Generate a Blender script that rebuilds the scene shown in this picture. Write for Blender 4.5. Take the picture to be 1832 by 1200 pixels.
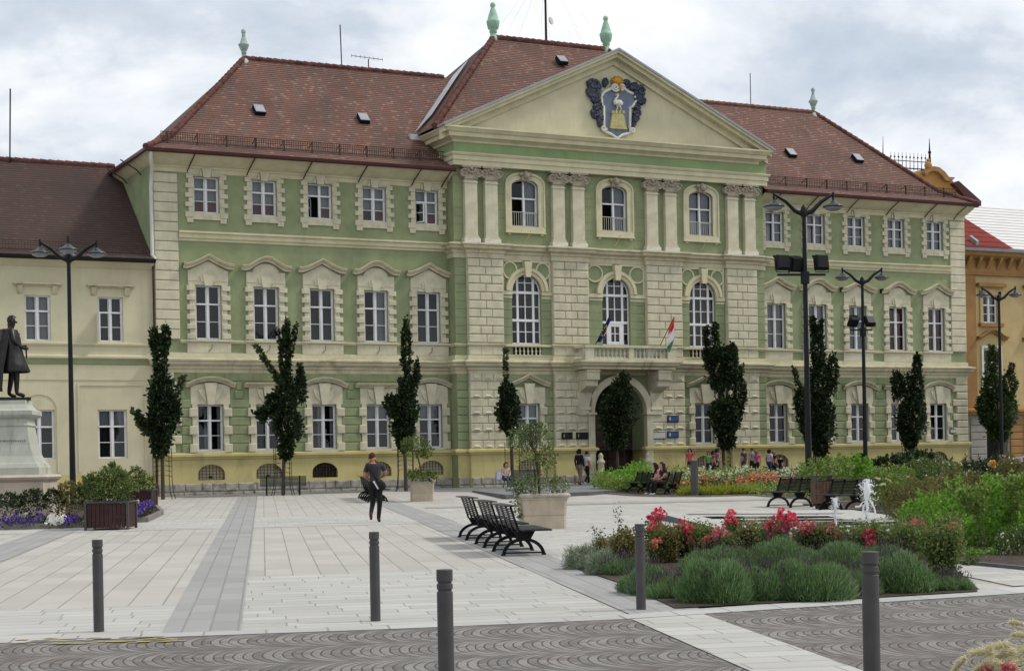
import bpy, bmesh, math, random
import numpy as np
from mathutils import Vector, Matrix, Quaternion
R=math.radians; PI=math.pi
for o in list(bpy.data.objects): bpy.data.objects.remove(o)
SC=bpy.context.scene; COL=SC.collection
# ------------------------------------------------------------ calibration (photo 1832x1200)
CX,CY=916.,600.; ROLL=.0189; Y0=226.4; F=3003.; VX=5938.5; EYE=1.8; SL=.0078
TH=math.atan2(F,VX); DX,DY=math.cos(TH),math.sin(TH); NX,NY=math.sin(TH),-math.cos(TH)
PA=R(8.52); PX,PY=-math.sin(PA),math.cos(PA)      # paving direction
# ------------------------------------------------------------ camera
cam=bpy.data.cameras.new('camera'); CAM=bpy.data.objects.new('camera',cam); COL.objects.link(CAM)
CAM.matrix_world=Matrix.Translation((0,0,EYE))@Matrix.Rotation(ROLL,4,'Y')@Matrix.Rotation(R(90),4,'X')
cam.sensor_width=36; cam.lens=F/1832*36; cam.shift_x=-4.3/1832; cam.shift_y=226.3/1832
cam.clip_start=.1; cam.clip_end=3000; SC.camera=CAM
# ------------------------------------------------------------ world
SUN_AZ,SUN_EL=R(84),R(50)
W=bpy.data.worlds.new('World'); SC.world=W; W.use_nodes=True
def build_world():
    nt=W.node_tree; nt.nodes.clear(); N=nt.nodes.new; L=nt.links.new
    out=N('ShaderNodeOutputWorld'); bg=N('ShaderNodeBackground'); bg.inputs[1].default_value=.1
    sky=N('ShaderNodeTexSky'); sky.sky_type='NISHITA'; sky.sun_disc=False
    sky.sun_elevation=SUN_EL; sky.sun_rotation=SUN_AZ; sky.air_density=1.2; sky.dust_density=2.5
    tc=N('ShaderNodeTexCoord'); sep=N('ShaderNodeSeparateXYZ'); L(tc.outputs['Generated'],sep.inputs[0])
    def m(op,a,b):
        n=N('ShaderNodeMath'); n.operation=op
        for i,v in ((0,a),(1,b)):
            if isinstance(v,(int,float)): n.inputs[i].default_value=v
            else: L(v,n.inputs[i])
        return n.outputs[0]
    z=m('ADD',m('MAXIMUM',sep.outputs[2],0.0),.42)
    cb=N('ShaderNodeCombineXYZ'); L(m('DIVIDE',sep.outputs[0],z),cb.inputs[0]); L(m('DIVIDE',sep.outputs[1],z),cb.inputs[1]); cb.inputs[2].default_value=3.3
    def noise(sc,det,rough,dist,w):
        mp=N('ShaderNodeMapping'); L(cb.outputs[0],mp.inputs[0]); mp.inputs['Location'].default_value=(w,w*.7,0)
        n=N('ShaderNodeTexNoise'); L(mp.outputs[0],n.inputs['Vector']); n.inputs['Scale'].default_value=sc
        n.inputs['Detail'].default_value=det; n.inputs['Roughness'].default_value=rough; n.inputs['Distortion'].default_value=dist
        return n.outputs[0]
    n1=noise(3.4,10,.56,.25,4.3); n2=noise(6.0,9,.55,.2,9.1); 
    def ramp(x,pts):
        r=N('ShaderNodeValToRGB'); L(x,r.inputs[0]); e=r.color_ramp.elements
        while len(e)<len(pts): e.new(.5)
        for i,(p,c) in enumerate(pts): e[i].position=p; e[i].color=(*c,1)
        return r.outputs[0]
    cl=ramp(n1,[(.34,(5.2,5.9,6.8)),(.43,(6.5,7.05,7.7)),(.50,(8.5,8.75,9.0)),(.59,(10.2,10.2,10.2))])
    cl2=ramp(n2,[(.3,(.80,.84,.89)),(.55,(.97,.98,1.0)),(.75,(1.08,1.07,1.06))])
    mx=N('ShaderNodeMix'); mx.data_type='RGBA'; mx.blend_type='MULTIPLY'; mx.inputs['Factor'].default_value=1; L(cl,mx.inputs[6]); L(cl2,mx.inputs[7])
    m2=N('ShaderNodeMix'); m2.data_type='RGBA'; m2.inputs['Factor'].default_value=.93; L(sky.outputs[0],m2.inputs[6]); L(mx.outputs[2],m2.inputs[7])
    L(m2.outputs[2],bg.inputs[0]); L(bg.outputs[0],out.inputs[0])
build_world()
sl=bpy.data.lights.new('sun','SUN'); sl.energy=1.9; sl.angle=R(9); sl.color=(1,.95,.87)
so=bpy.data.objects.new('sun',sl); COL.objects.link(so)
sd=Vector((math.sin(SUN_AZ)*math.cos(SUN_EL),math.cos(SUN_AZ)*math.cos(SUN_EL),math.sin(SUN_EL)))
so.rotation_euler=sd.to_track_quat('Z','Y').to_euler()
SC.view_settings.view_transform='Standard'; SC.view_settings.look='None'; SC.view_settings.exposure=.16; SC.view_settings.gamma=1
SC.render.engine='CYCLES'
# ------------------------------------------------------------ geometry of the photo
def ray(x,y):
    a,b=x-CX,y-CY; c,s=math.cos(ROLL),math.sin(ROLL)
    return (a*c-b*s)/F,-((a*s+b*c)-Y0)/F
def gz(x,y): return SL*y
def G(x,y):                      # photo pixel -> point on the plaza
    rx,rz=ray(x,y); D=EYE/(SL-rz); return Vector((rx*D,D,SL*D))
def at(x,y,D):
    rx,rz=ray(x,y); return Vector((rx*D,D,EYE+rz*D))
OX,OY=-15.7377,74.0375
def L2W(s,n,z=0): return Vector((OX+s*DX+n*NX,OY+s*DY+n*NY,z))
def Q(q,r,z=None):               # paving frame -> world on the ground
    X=q*PY+r*PX; Y=-q*PX+r*PY
    return Vector((X,Y,SL*Y if z is None else z))
def facade_s(x,n):
    rx,rz=ray(x,800); D=(n+OX*NX+OY*NY)/(rx*NX+NY); return (rx*D-OX)*DX+(D-OY)*DY
# ------------------------------------------------------------ shader expression helper
class V:
    nt=None
    def __init__(s,k): s.k=k
    @staticmethod
    def m(op,a,b=None,c=None):
        n=V.nt.nodes.new('ShaderNodeMath'); n.operation=op
        for i,v in enumerate((a,b,c)):
            if v is None: continue
            if isinstance(v,V): V.nt.links.new(v.k,n.inputs[i])
            else: n.inputs[i].default_value=v
        return V(n.outputs[0])
    def __add__(a,b): return V.m('ADD',a,b)
    __radd__=__add__
    def __mul__(a,b): return V.m('MULTIPLY',a,b)
    __rmul__=__mul__
    def __sub__(a,b): return V.m('SUBTRACT',a,b)
    def __rsub__(a,b): return V.m('SUBTRACT',b,a)
    def __truediv__(a,b): return V.m('DIVIDE',a,b)
    def floor(a): return V.m('FLOOR',a)
    def fract(a): return V.m('FRACT',a)
    def abs(a): return V.m('ABSOLUTE',a)
    def gt(a,b): return V.m('GREATER_THAN',a,b)
    def lt(a,b): return V.m('LESS_THAN',a,b)
    def mod(a,b): return V.m('FLOORED_MODULO',a,b)
    def min(a,b): return V.m('MINIMUM',a,b)
    def max(a,b): return V.m('MAXIMUM',a,b)
    def sm(a,lo,hi):            # smoothstep
        n=V.nt.nodes.new('ShaderNodeMapRange'); n.interpolation_type='SMOOTHSTEP'; V.nt.links.new(a.k,n.inputs[0])
        n.inputs[1].default_value=lo; n.inputs[2].default_value=hi; return V(n.outputs[0])
def xyz(kind='Object'):
    t=V.nt.nodes.new('ShaderNodeTexCoord'); s=V.nt.nodes.new('ShaderNodeSeparateXYZ'); V.nt.links.new(t.outputs[kind],s.inputs[0])
    return V(s.outputs[0]),V(s.outputs[1]),V(s.outputs[2])
def vec(x,y,z=0.):
    n=V.nt.nodes.new('ShaderNodeCombineXYZ')
    for i,v in enumerate((x,y,z)):
        if isinstance(v,V): V.nt.links.new(v.k,n.inputs[i])
        else: n.inputs[i].default_value=v
    return V(n.outputs[0])
def noise(v,sc,det=4,rough=.55,dist=0):
    n=V.nt.nodes.new('ShaderNodeTexNoise'); V.nt.links.new(v.k,n.inputs['Vector']); n.inputs['Scale'].default_value=sc
    n.inputs['Detail'].default_value=det; n.inputs['Roughness'].default_value=rough; n.inputs['Distortion'].default_value=dist; return V(n.outputs[0])
def rnd(v):
    n=V.nt.nodes.new('ShaderNodeTexWhiteNoise'); n.noise_dimensions='3D'; V.nt.links.new(v.k,n.inputs['Vector']); return V(n.outputs[0])
def col(c):
    n=V.nt.nodes.new('ShaderNodeRGB'); n.outputs[0].default_value=(*c,1); return V(n.outputs[0])
def mix(f,a,b,mode='MIX'):
    n=V.nt.nodes.new('ShaderNodeMix'); n.data_type='RGBA'; n.blend_type=mode
    for i,v in ((0,f),(6,a),(7,b)):
        if isinstance(v,V): V.nt.links.new(v.k,n.inputs[i])
        elif isinstance(v,tuple): n.inputs[i].default_value=(*v,1)
        else: n.inputs[i].default_value=v
    return V(n.outputs[2])
MATS={}
def material(name,fn=None,rough=.85,metal=0,spec=.3,**kw):
    m=bpy.data.materials.new(name); m.use_nodes=True; nt=m.node_tree; V.nt=nt
    b=nt.nodes['Principled BSDF']; b.inputs['Roughness'].default_value=rough; b.inputs['Metallic'].default_value=metal
    b.inputs['Specular IOR Level'].default_value=spec
    if callable(fn):
        r=fn()
        if isinstance(r,tuple): c,h,d=r
        else: c,h,d=r,None,0
        nt.links.new(c.k,b.inputs['Base Color'])
        if h is not None:
            bu=nt.nodes.new('ShaderNodeBump'); bu.inputs['Distance'].default_value=d; bu.inputs['Strength'].default_value=1
            nt.links.new(h.k,bu.inputs['Height']); nt.links.new(bu.outputs[0],b.inputs['Normal'])
    for k,v in kw.items(): b.inputs[k].default_value=v
    MATS[name]=m; return m
def vary(c,amt=.12,sc=3.,grime=None,gsc=.35,gamt=.5,streak=0,bump=.0):
    """plain colour with soft uneven patches, fine grain, optional dirt patches"""
    def f():
        x,y,z=xyz(); v=vec(x,y,z)
        a=noise(v,sc,6); c1=tuple(k*(1-amt) for k in c); c2=tuple(min(1,k*(1+amt)) for k in c)
        o=mix(a.sm(.3,.7),c1,c2)
        if grime:
            g=noise(vec(x,y,z*(.25 if streak else 1)),gsc,8,.68,.6).sm(.52,.78)*gamt
            o=mix(g,o,grime)
        if streak:
            s2=noise(vec(x*6,y*6,z*.35),1.3,4,.6).sm(.55,.8)*streak
            o=mix(s2,o,tuple(k*.55 for k in c))
        if bump: return o,noise(v,sc*14,3),bump
        return o
    return f
def leafmat(name,c1,c2,c3=None,trans=.25,rough=.6):
    m=bpy.data.materials.new(name); m.use_nodes=True; nt=m.node_tree; V.nt=nt; b=nt.nodes['Principled BSDF']
    g=nt.nodes.new('ShaderNodeNewGeometry'); r=V(g.outputs['Random Per Island'])
    o=mix(r,c1,c2)
    if c3: o=mix((r*7.13).fract().gt(.8),o,c3)
    nt.links.new(o.k,b.inputs['Base Color']); b.inputs['Roughness'].default_value=rough; b.inputs['Specular IOR Level'].default_value=.25
    if trans:
        t=nt.nodes.new('ShaderNodeBsdfTranslucent'); nt.links.new(o.k,t.inputs[0]); ms=nt.nodes.new('ShaderNodeMixShader'); ms.inputs[0].default_value=trans
        out=nt.nodes['Material Output']; nt.links.new(b.outputs[0],ms.inputs[1]); nt.links.new(t.outputs[0],ms.inputs[2]); nt.links.new(ms.outputs[0],out.inputs[0])
    MATS[name]=m; return m
# ---- plaster and stone
CREAM=(.57,.53,.355); GREEN=(.245,.280,.153)
material('cream_plaster',vary(CREAM,.09,1.5,(.23,.20,.13),.5,.5,.22,.002))
material('cream_stone',vary((.55,.515,.375),.10,2.2,(.25,.21,.155),.8,.5,.35,.003))
material('cornice_plaster',vary((.53,.485,.335),.11,1.8,(.14,.105,.07),1.0,.9,.5,.004))
material('green_plaster',vary(GREEN,.11,1.3,(.14,.155,.095),.5,.5,.3,.003))
material('green_frieze',vary((.25,.34,.165),.07,1.2,(.13,.17,.08),.4,.4,.15,.002))
material('yellow_plaster',vary((.52,.45,.20),.08,1.,(.24,.19,.11),.8,.65,.45,.003))
material('beige_plaster',vary((.55,.51,.35),.06,.9,(.27,.23,.16),.5,.45,.25,.002))
material('grey_stone',vary((.30,.28,.24),.35,3.5,(.09,.085,.075),2.5,.8,0,.01))
material('capital_stone',vary((.33,.29,.215),.18,5,(.12,.1,.08),4,.7,0,.006))
material('white_paint',vary((.72,.72,.72),.07,3,(.3,.29,.28),3,.4),rough=.5)
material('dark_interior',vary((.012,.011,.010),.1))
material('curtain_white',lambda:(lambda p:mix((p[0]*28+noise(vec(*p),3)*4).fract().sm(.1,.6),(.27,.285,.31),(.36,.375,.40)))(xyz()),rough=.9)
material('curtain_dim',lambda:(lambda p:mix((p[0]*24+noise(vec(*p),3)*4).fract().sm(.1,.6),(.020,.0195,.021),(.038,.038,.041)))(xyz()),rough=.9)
material('red_blind_and_reflection',vary((.20,.045,.04),.25,2),rough=.8)  # red of real blinds, also painted for red roofs mirrored in top-floor panes
material('gutter_red',vary((.055,.013,.014),.2,2),rough=.4)
material('iron_black',vary((.008,.008,.010),.2,6),rough=.5,spec=.2)
material('iron_rust',vary((.05,.028,.018),.4,6),rough=.7)
material('zinc',vary((.28,.30,.33),.1,2,(.22,.22,.24),2,.4),rough=.5,spec=.4)
material('flashing',vary((.50,.52,.55),.1,2,(.3,.3,.32),2,.4),rough=.5)
material('pipe_white',vary((.55,.53,.48),.08,2,(.3,.26,.2),2,.4),rough=.5)
material('verdigris',vary((.30,.47,.35),.15,4,(.16,.24,.19),4,.6),rough=.7)
material('pale_copper',vary((.34,.42,.38),.15,4,(.16,.2,.19),4,.6),rough=.7)
material('door_wood',vary((.045,.025,.017),.4,3),rough=.6)
material('shield_blue',vary((.15,.18,.245),.18,3),rough=.6)
material('leaf_blue',vary((.055,.065,.095),.3,5),rough=.6)
material('gold',vary((.42,.22,.03),.3,5),rough=.4,metal=.3)
material('tower_yellow',vary((.42,.38,.17),.15,4))
material('white_stucco',vary((.58,.57,.50),.1,4,(.3,.28,.22),3,.4))
material('plaque_dark',vary((.018,.017,.016),.2,5),rough=.35)
material('plaque_blue',vary((.045,.09,.20),.2,5),rough=.35)
material('plaque_pale',vary((.50,.49,.47),.1,5),rough=.5)
def tiles(axis,dark=0.,sheen=None):
    def f():
        x,y,z=xyz(); u=x if axis=='x' else y
        row=(z/.125); rf=row.floor(); c=(u/.19)+rf.mod(2)*.5; cf=c.floor()
        r=rnd(vec(rf,cf,1.)); fr=row.fract(); fc=c.fract()
        base=mix(r*.6,(.165,.082,.060),(.212,.117,.087))
        base=mix((r*17.3).fract().gt(.9)*.6,base,(.33,.20,.15))
        base=mix((r*31.7).fract().gt(.93),base,(.16,.08,.06))
        rr=rnd(vec(rf,7.,2.)); base=mix(rr*.35,base,(.16,.08,.06))
        big=noise(vec(x,y,z),.35,6,.62,.4).sm(.42,.72)
        base=mix(big*(.62+dark*.3),base,(.075,.045,.036))
        st=noise(vec(x*3,y*3,z*.4),.6,5,.6).sm(.58,.75)*.35
        base=mix(st,base,(.2,.2,.19))
        if dark: base=mix(dark,base,(.036,.024,.022))
        ln=fr.lt(.34); base=mix(ln*.9,base,(.03,.016,.014))
        gap=(fc-.5).abs().gt(.46)*.45; base=mix(gap,base,(.05,.03,.025))
        h=(1-fr)+r*.35
        return base,h,.02
    return f
material('roof_tiles_x',tiles('x'),rough=.85); material('roof_tiles_y',tiles('y'),rough=.85)
material('roof_tiles_dark',tiles('x',.78),rough=.85)
material('ridge_tile',vary((.125,.048,.038),.45,3,(.05,.03,.03),1.5,.7),rough=.8)
# ---- paving
def slabs(c1,c2,qw,rl,swap=False,joint=.035,jd=(.23,.222,.205),stag=.5,jw=.012,cross=.35,patch=.25,blot=(.25,.245,.235)):
    def f():
        x,y,z=xyz(); x,y=(y,x) if swap else (x,y); q=x/qw; qf=q.floor(); rr=rnd(vec(qf,3.,5.)); r=(y/rl)+rr*(1 if stag else 0); rf=r.floor()
        k=rnd(vec(qf,rf,1.)); base=mix(k,c1,c2)
        n=noise(vec(x,y,0.),.8,6,.6).sm(.3,.75); base=mix(n*patch,base,blot); st=noise(vec(x,y,5.),2.6,7,.7).sm(.6,.72)*.3; base=mix(st,base,tuple(v*.62 for v in c1)); gum=noise(vec(x,y,9.),9,1,.4).sm(.77,.79)*.5; base=mix(gum,base,tuple(v*.5 for v in c1)); ws=noise(vec(x*.3,y,3.),.22,4,.6).sm(.45,.6)*.25; base=mix(ws,base,c2)
        g=noise(vec(x,y,0.),60,3,.7); base=mix(g.sm(.35,.7)*.16,base,tuple(v*.6 for v in c1))
        jq=(.5-(q.fract()-.5).abs()).lt(jw/qw); jr=(.5-(r.fract()-.5).abs()).lt(jw/rl)
        wear=noise(vec(x,y,2.),.9,3).sm(.3,.6)
        base=mix((jq*(wear*.35+.6)).max(jr*cross),base,jd)
        return base,(1-jq.max(jr))+g*.05,.003
    return f
material('tan_paving',slabs((.395,.375,.335),(.475,.452,.408),.41,1.25,cross=.2,jw=.010))
material('pale_paving',slabs((.41,.40,.37),(.50,.49,.455),.36,.78,True,cross=.75,jw=.009,jd=(.2,.195,.185)),rough=.8)
material('grey_band',slabs((.285,.28,.27),(.35,.345,.335),.283,.9,cross=.35),rough=.8)
material('grey_court',slabs((.15,.155,.16),(.20,.205,.21),.5,.9,cross=.3),rough=.8)
material('kerb_paving',slabs((.41,.405,.39),(.49,.485,.465),.62,2.,cross=0.),rough=.8)
def cobble():
    x,y,z=xyz(); w=y/1.22+noise(vec(x,y,0.),.35,2)*.25; wf=w.floor(); wl=w.fract()*2-1
    t=x/.087+V.m('SQRT',1-wl*wl*.93)*5.0+rnd(vec(wf,1.,1.))*.9+noise(vec(x,y,0.),1.7,2)*.8
    tf=t.floor(); tt=t.fract()
    v=(w.fract()*11+rnd(vec(tf,wf,1.))); vf=v.floor(); k=rnd(vec(tf,vf,wf)); course=rnd(vec(tf,wf,9.))
    base=mix(k,(.115,.106,.098),(.205,.19,.178)); base=mix(course.gt(.6)*.6,base,(.27,.255,.24)); base=mix((k*13.7).fract().gt(.8)*.5,base,(.10,.07,.06))
    base=mix(noise(vec(x,y,0.),.25,5,.6).sm(.45,.7)*.35,base,(.12,.095,.075))
    j=(.5-(tt-.5).abs()).lt(.085); jv=(.5-(v.fract()-.5).abs()).lt(.07); jw=(1-wl.abs()).lt(.05)
    base=mix(jv*.30,base,(.05,.045,.04)); base=mix(jw*.25,base,(.06,.055,.05)); base=mix(noise(vec(x,y,4.),1.3,6,.7).sm(.5,.75)*.4,base,(.19,.165,.14)); base=mix(j*.76,base,(.022,.019,.017))
    g=noise(vec(x,y,0.),70,2); base=mix(g.sm(.4,.7)*.2,base,(.26,.24,.22))
    h=(tt*(1-tt)*4).min(.55)+(v.fract()*(1-v.fract())*4).min(.5)*.5
    return base,h,.012
material('cobbles',cobble,rough=.75,spec=.3)
material('far_ground',vary((.30,.29,.27),.1,.3))
material('soil',vary((.055,.04,.028),.35,4,bump=.02))
material('kerb_dark',vary((.10,.10,.105),.15,3),rough=.7)
material('kerb_stone',vary((.20,.185,.165),.2,3,(.1,.09,.08),3,.5),rough=.8)
material('road_yellow',vary((.36,.30,.13),.3,8,(.14,.12,.1),9,.9))
material('bollard_grey',vary((.068,.064,.063),.1,6,(.10,.095,.09),9,.3),rough=.55,spec=.25)
material('lamp_steel',vary((.009,.010,.013),.15,3),rough=.45,spec=.2)
material('lamp_glass',vary((.24,.25,.27),.05,3),rough=.2)
material('lamp_shade',vary((.035,.037,.042),.1,3),rough=.25,spec=.5)
material('bench_black',vary((.005,.005,.007),.2,8),rough=.45,spec=.18)
material('bench_green',vary((.032,.042,.035),.2,8),rough=.45,spec=.4)
material('bench_board',vary((.022,.023,.026),.2,8),rough=.45,spec=.3)
material('bin_wood',vary((.10,.06,.038),.3,6),rough=.7)
material('planter_wood',vary((.042,.014,.015),.25,5),rough=.6)
material('tub_stone',vary((.46,.39,.30),.1,3,(.30,.21,.15),2.2,.6,.25,.006))
material('tub_rim',vary((.40,.37,.32),.2,6,(.2,.18,.15),6,.6,0,.01))
material('pedestal_marble',vary((.43,.44,.375),.08,2,(.20,.21,.165),1.6,.85,.6,.004),rough=.6)
material('pedestal_base',vary((.50,.43,.35),.08,2,(.28,.22,.17),1.3,.6,.2,.003),rough=.7)
material('bronze',vary((.018,.016,.015),.3,7,(.05,.055,.05),5,.5),rough=.38,metal=.55,spec=.5)
material('letter_grey',vary((.17,.17,.16),.1))
material('bark',vary((.07,.05,.038),.3,14,bump=.01),rough=.9)
material('stem_green',vary((.07,.10,.03),.25,9),rough=.8)
material('water',vary((.015,.017,.02),.1,2),rough=.06,spec=.6)
material('spray',vary((.82,.84,.86),.05,20),rough=.25)
material('orange_plaster',vary((.40,.215,.065),.08,1.2,(.24,.12,.05),.6,.5,.2,.002))
material('ochre_plaster',vary((.46,.35,.17),.07,1.2,(.28,.2,.1),.6,.5,.2,.002))
material('ochre_dark',vary((.30,.165,.06),.12,1.5,(.15,.08,.03),.8,.5,.2,.002))
material('brown_trim',vary((.14,.06,.035),.15,2))
material('grey_rust',vary((.30,.285,.25),.1,2,(.16,.15,.13),1,.5))
material('metal_roof_red',lambda:(lambda p:mix(((p[2]/.36).fract()).lt(.12),mix(noise(vec(*p),.7,4),(.17,.035,.03),(.24,.055,.045)),(.05,.012,.01)))(xyz()),rough=.9,spec=.05)
material('metal_roof_pale',lambda:(lambda p:mix(((p[2]/.235).fract()).lt(.22),mix(noise(vec(*p),1.1,4),(.62,.60,.57),(.78,.76,.73)),(.24,.20,.19)))(xyz()),rough=.35)
material('car_paint',vary((.50,.52,.54),.03,2),rough=.25,metal=.4,spec=.6)
material('car_glass',vary((.02,.025,.03),.1,2),rough=.08,spec=.6)
material('rubber',vary((.015,.015,.015),.1,5),rough=.8)
material('tail_red',vary((.3,.02,.02),.1,5),rough=.3)
def glassmat():
    m=bpy.data.materials.new('window_glass'); m.use_nodes=True; nt=m.node_tree; nt.nodes.remove(nt.nodes['Principled BSDF'])
    out=nt.nodes['Material Output']; t=nt.nodes.new('ShaderNodeBsdfTransparent'); t.inputs[0].default_value=(.82,.84,.85,1)
    g=nt.nodes.new('ShaderNodeBsdfGlossy'); g.inputs['Roughness'].default_value=.03; fr=nt.nodes.new('ShaderNodeFresnel'); fr.inputs[0].default_value=1.6
    ad=nt.nodes.new('ShaderNodeMath'); ad.operation='MULTIPLY_ADD'; ad.inputs[1].default_value=.9; ad.inputs[2].default_value=0.; nt.links.new(fr.outputs[0],ad.inputs[0])
    ms=nt.nodes.new('ShaderNodeMixShader'); nt.links.new(ad.outputs[0],ms.inputs[0]); nt.links.new(t.outputs[0],ms.inputs[1]); nt.links.new(g.outputs[0],ms.inputs[2]); nt.links.new(ms.outputs[0],out.inputs[0])
    MATS['window_glass']=m
glassmat()
# ------------------------------------------------------------ mesh builder
class MB:
    def __init__(s): s.v=[];s.f=[];s.m=[];s.sm=[];s.mats=[];s.cur=0
    def mat(s,n):
        if n not in s.mats: s.mats.append(n)
        s.cur=s.mats.index(n); return s
    def add(s,vs,fs,smooth=False):
        b=len(s.v); s.v+=[tuple(p) for p in vs]
        for f in fs: s.f.append(tuple(b+i for i in f)); s.m.append(s.cur); s.sm.append(smooth)
    def box(s,x0,x1,y0,y1,z0,z1):
        s.add([(x0,y0,z0),(x1,y0,z0),(x1,y1,z0),(x0,y1,z0),(x0,y0,z1),(x1,y0,z1),(x1,y1,z1),(x0,y1,z1)],
              [(0,3,2,1),(4,5,6,7),(0,1,5,4),(1,2,6,5),(2,3,7,6),(3,0,4,7)])
    def obox(s,c,ax,ay,az):      # oriented box, half axes
        c=Vector(c);ax=Vector(ax);ay=Vector(ay);az=Vector(az)
        s.add([c+i*ax+j*ay+k*az for k in(-1,1) for j in(-1,1) for i in(-1,1)],[(0,2,3,1),(4,5,7,6),(0,1,5,4),(1,3,7,5),(3,2,6,7),(2,0,4,6)])
    def fb(s,s0,s1,n0,n1,z0,z1): s.box(s0,s1,-n1,-n0,z0,z1)      # facade box: outward n
    def blk(s,s0,s1,n0,n1,z0,z1,c=.03):                         # pillowed stone block
        y0,y1=-n0,-n1
        s.add([(s0,y0,z0),(s1,y0,z0),(s1,y0,z1),(s0,y0,z1),(s0,(y1+c*.6),z0),(s1,(y1+c*.6),z0),(s1,(y1+c*.6),z1),(s0,(y1+c*.6),z1),
               (s0+c,y1,z0+c),(s1-c,y1,z0+c),(s1-c,y1,z1-c),(s0+c,y1,z1-c)],
              [(0,1,5,4),(1,2,6,5),(2,3,7,6),(3,0,4,7),(4,5,9,8),(5,6,10,9),(6,7,11,10),(7,4,8,11),(8,9,10,11)])
    def tube(s,pts,r,n=8,cap=True,smooth=True):
        pts=[Vector(p) for p in pts]; rs=r if isinstance(r,(list,tuple)) else [r]*len(pts); rings=[]; prev=None
        for i,p in enumerate(pts):
            d=(pts[min(i+1,len(pts)-1)]-pts[max(i-1,0)]); d=d.normalized() if d.length>1e-9 else Vector((0,0,1))
            if prev is None: a=d.orthogonal().normalized()
            else:
                a=prev-d*prev.dot(d); a=a.normalized() if a.length>1e-6 else d.orthogonal().normalized()
            prev=a; b=d.cross(a); rings.append([p+(a*math.cos(2*PI*k/n)+b*math.sin(2*PI*k/n))*rs[i] for k in range(n)])
        vs=[q for r_ in rings for q in r_]; fs=[]
        for i in range(len(pts)-1):
            for k in range(n): fs.append((i*n+k,i*n+(k+1)%n,(i+1)*n+(k+1)%n,(i+1)*n+k))
        s.add(vs,fs,smooth)
        if cap: s.add(rings[0][::-1]+rings[-1],[tuple(range(n)),tuple(range(n,2*n))])
    def lathe(s,prof,c=(0,0,0),n=12,smooth=True,rot=0,sx=1,sy=1):
        vs=[(c[0]+sx*r*math.cos(rot+2*PI*k/n),c[1]+sy*r*math.sin(rot+2*PI*k/n),c[2]+z) for r,z in prof for k in range(n)]
        fs=[(i*n+k,i*n+(k+1)%n,(i+1)*n+(k+1)%n,(i+1)*n+k) for i in range(len(prof)-1) for k in range(n)]
        s.add(vs,fs,smooth); s.add(vs[-n:],[tuple(range(n))]); s.add(vs[:n][::-1],[tuple(range(n))])
    def prism(s,poly,a,b,plane='sz',caps=True,smooth=False):
        """poly in (s,z); extruded from n=a to n=b (b outward)"""
        n=len(poly)
        if plane=='sz': vs=[(p[0],-a,p[1]) for p in poly]+[(p[0],-b,p[1]) for p in poly]
        elif plane=='xy': vs=[(p[0],p[1],a) for p in poly]+[(p[0],p[1],b) for p in poly]
        else: vs=[(a,p[0],p[1]) for p in poly]+[(b,p[0],p[1]) for p in poly]
        s.add(vs,[(i,(i+1)%n,n+(i+1)%n,n+i) for i in range(n)],smooth)
        if caps: s.add(vs,[tuple(range(n))[::-1],tuple(range(n,2*n))])
    def band(s,inner,outer,a,b):  # ribbon between two polylines in (s,z) extruded n=a..b
        n=len(inner)
        for i in range(n-1):
            q=[inner[i],inner[i+1],outer[i+1],outer[i]]; s.prism(q,a,b,caps=False)
            s.add([(p[0],-b,p[1]) for p in q],[(0,1,2,3)])
    def ball(s,c,r,nu=10,nv=7,jit=0,rng=None):
        rx,ry,rz=r if isinstance(r,(tuple,list)) else (r,r,r); vs=[];
        for j in range(nv+1):
            t=PI*j/nv
            for i in range(nu):
                k=1+(rng.uniform(-jit,jit) if rng else 0)
                vs.append((c[0]+rx*k*math.sin(t)*math.cos(2*PI*i/nu),c[1]+ry*k*math.sin(t)*math.sin(2*PI*i/nu),c[2]+rz*k*math.cos(t)))
        s.add(vs,[(j*nu+i,(j+1)*nu+i,(j+1)*nu+(i+1)%nu,j*nu+(i+1)%nu) for j in range(nv) for i in range(nu)],True)
    def mould(s,prof,path,closed=False):
        """profile [(d,z)] swept along plan path [(s,n)], mitred, outward to the left of travel"""
        n=len(path); off=[]
        nr=[]
        for i in range(n-1):
            ds,dn=path[i+1][0]-path[i][0],path[i+1][1]-path[i][1]; l=math.hypot(ds,dn); nr.append((-dn/l,ds/l))
        for i in range(n):
            a=nr[max(i-1,0)]; b=nr[min(i,n-2)]
            if i==0: a=b
            if i==n-1: b=a
            k=1+a[0]*b[0]+a[1]*b[1]; off.append(((a[0]+b[0])/k,(a[1]+b[1])/k))
        m=len(prof); vs=[(path[i][0]+off[i][0]*d,-(path[i][1]+off[i][1]*d),z) for i in range(n) for d,z in prof]
        fs=[(i*m+j,(i+1)*m+j,(i+1)*m+j+1,i*m+j+1) for i in range(n-1) for j in range(m-1)]
        s.add(vs,fs); s.add(vs[:m],[tuple(range(m))]); s.add(vs[-m:],[tuple(range(m))[::-1]])
    def build(s,name,parent=None,loc=None,rz=0,recalc=False):
        me=bpy.data.meshes.new(name); me.from_pydata(s.v,[],s.f)
        for n in s.mats: me.materials.append(MATS[n])
        me.polygons.foreach_set('material_index',s.m); me.polygons.foreach_set('use_smooth',s.sm); me.update()
        if recalc:
            b=bmesh.new(); b.from_mesh(me); bmesh.ops.recalc_face_normals(b,faces=b.faces); b.to_mesh(me); b.free()
        o=bpy.data.objects.new(name,me); COL.objects.link(o)
        if parent: o.parent=parent
        if loc is not None: o.location=loc
        if rz: o.rotation_euler=(0,0,rz)
        return o
def tag(o,label=None,cat=None,group=None,kind=None):
    if label: o['label']=label
    if cat: o['category']=cat
    if group: o['group']=group
    if kind: o['kind']=kind
    return o
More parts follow.
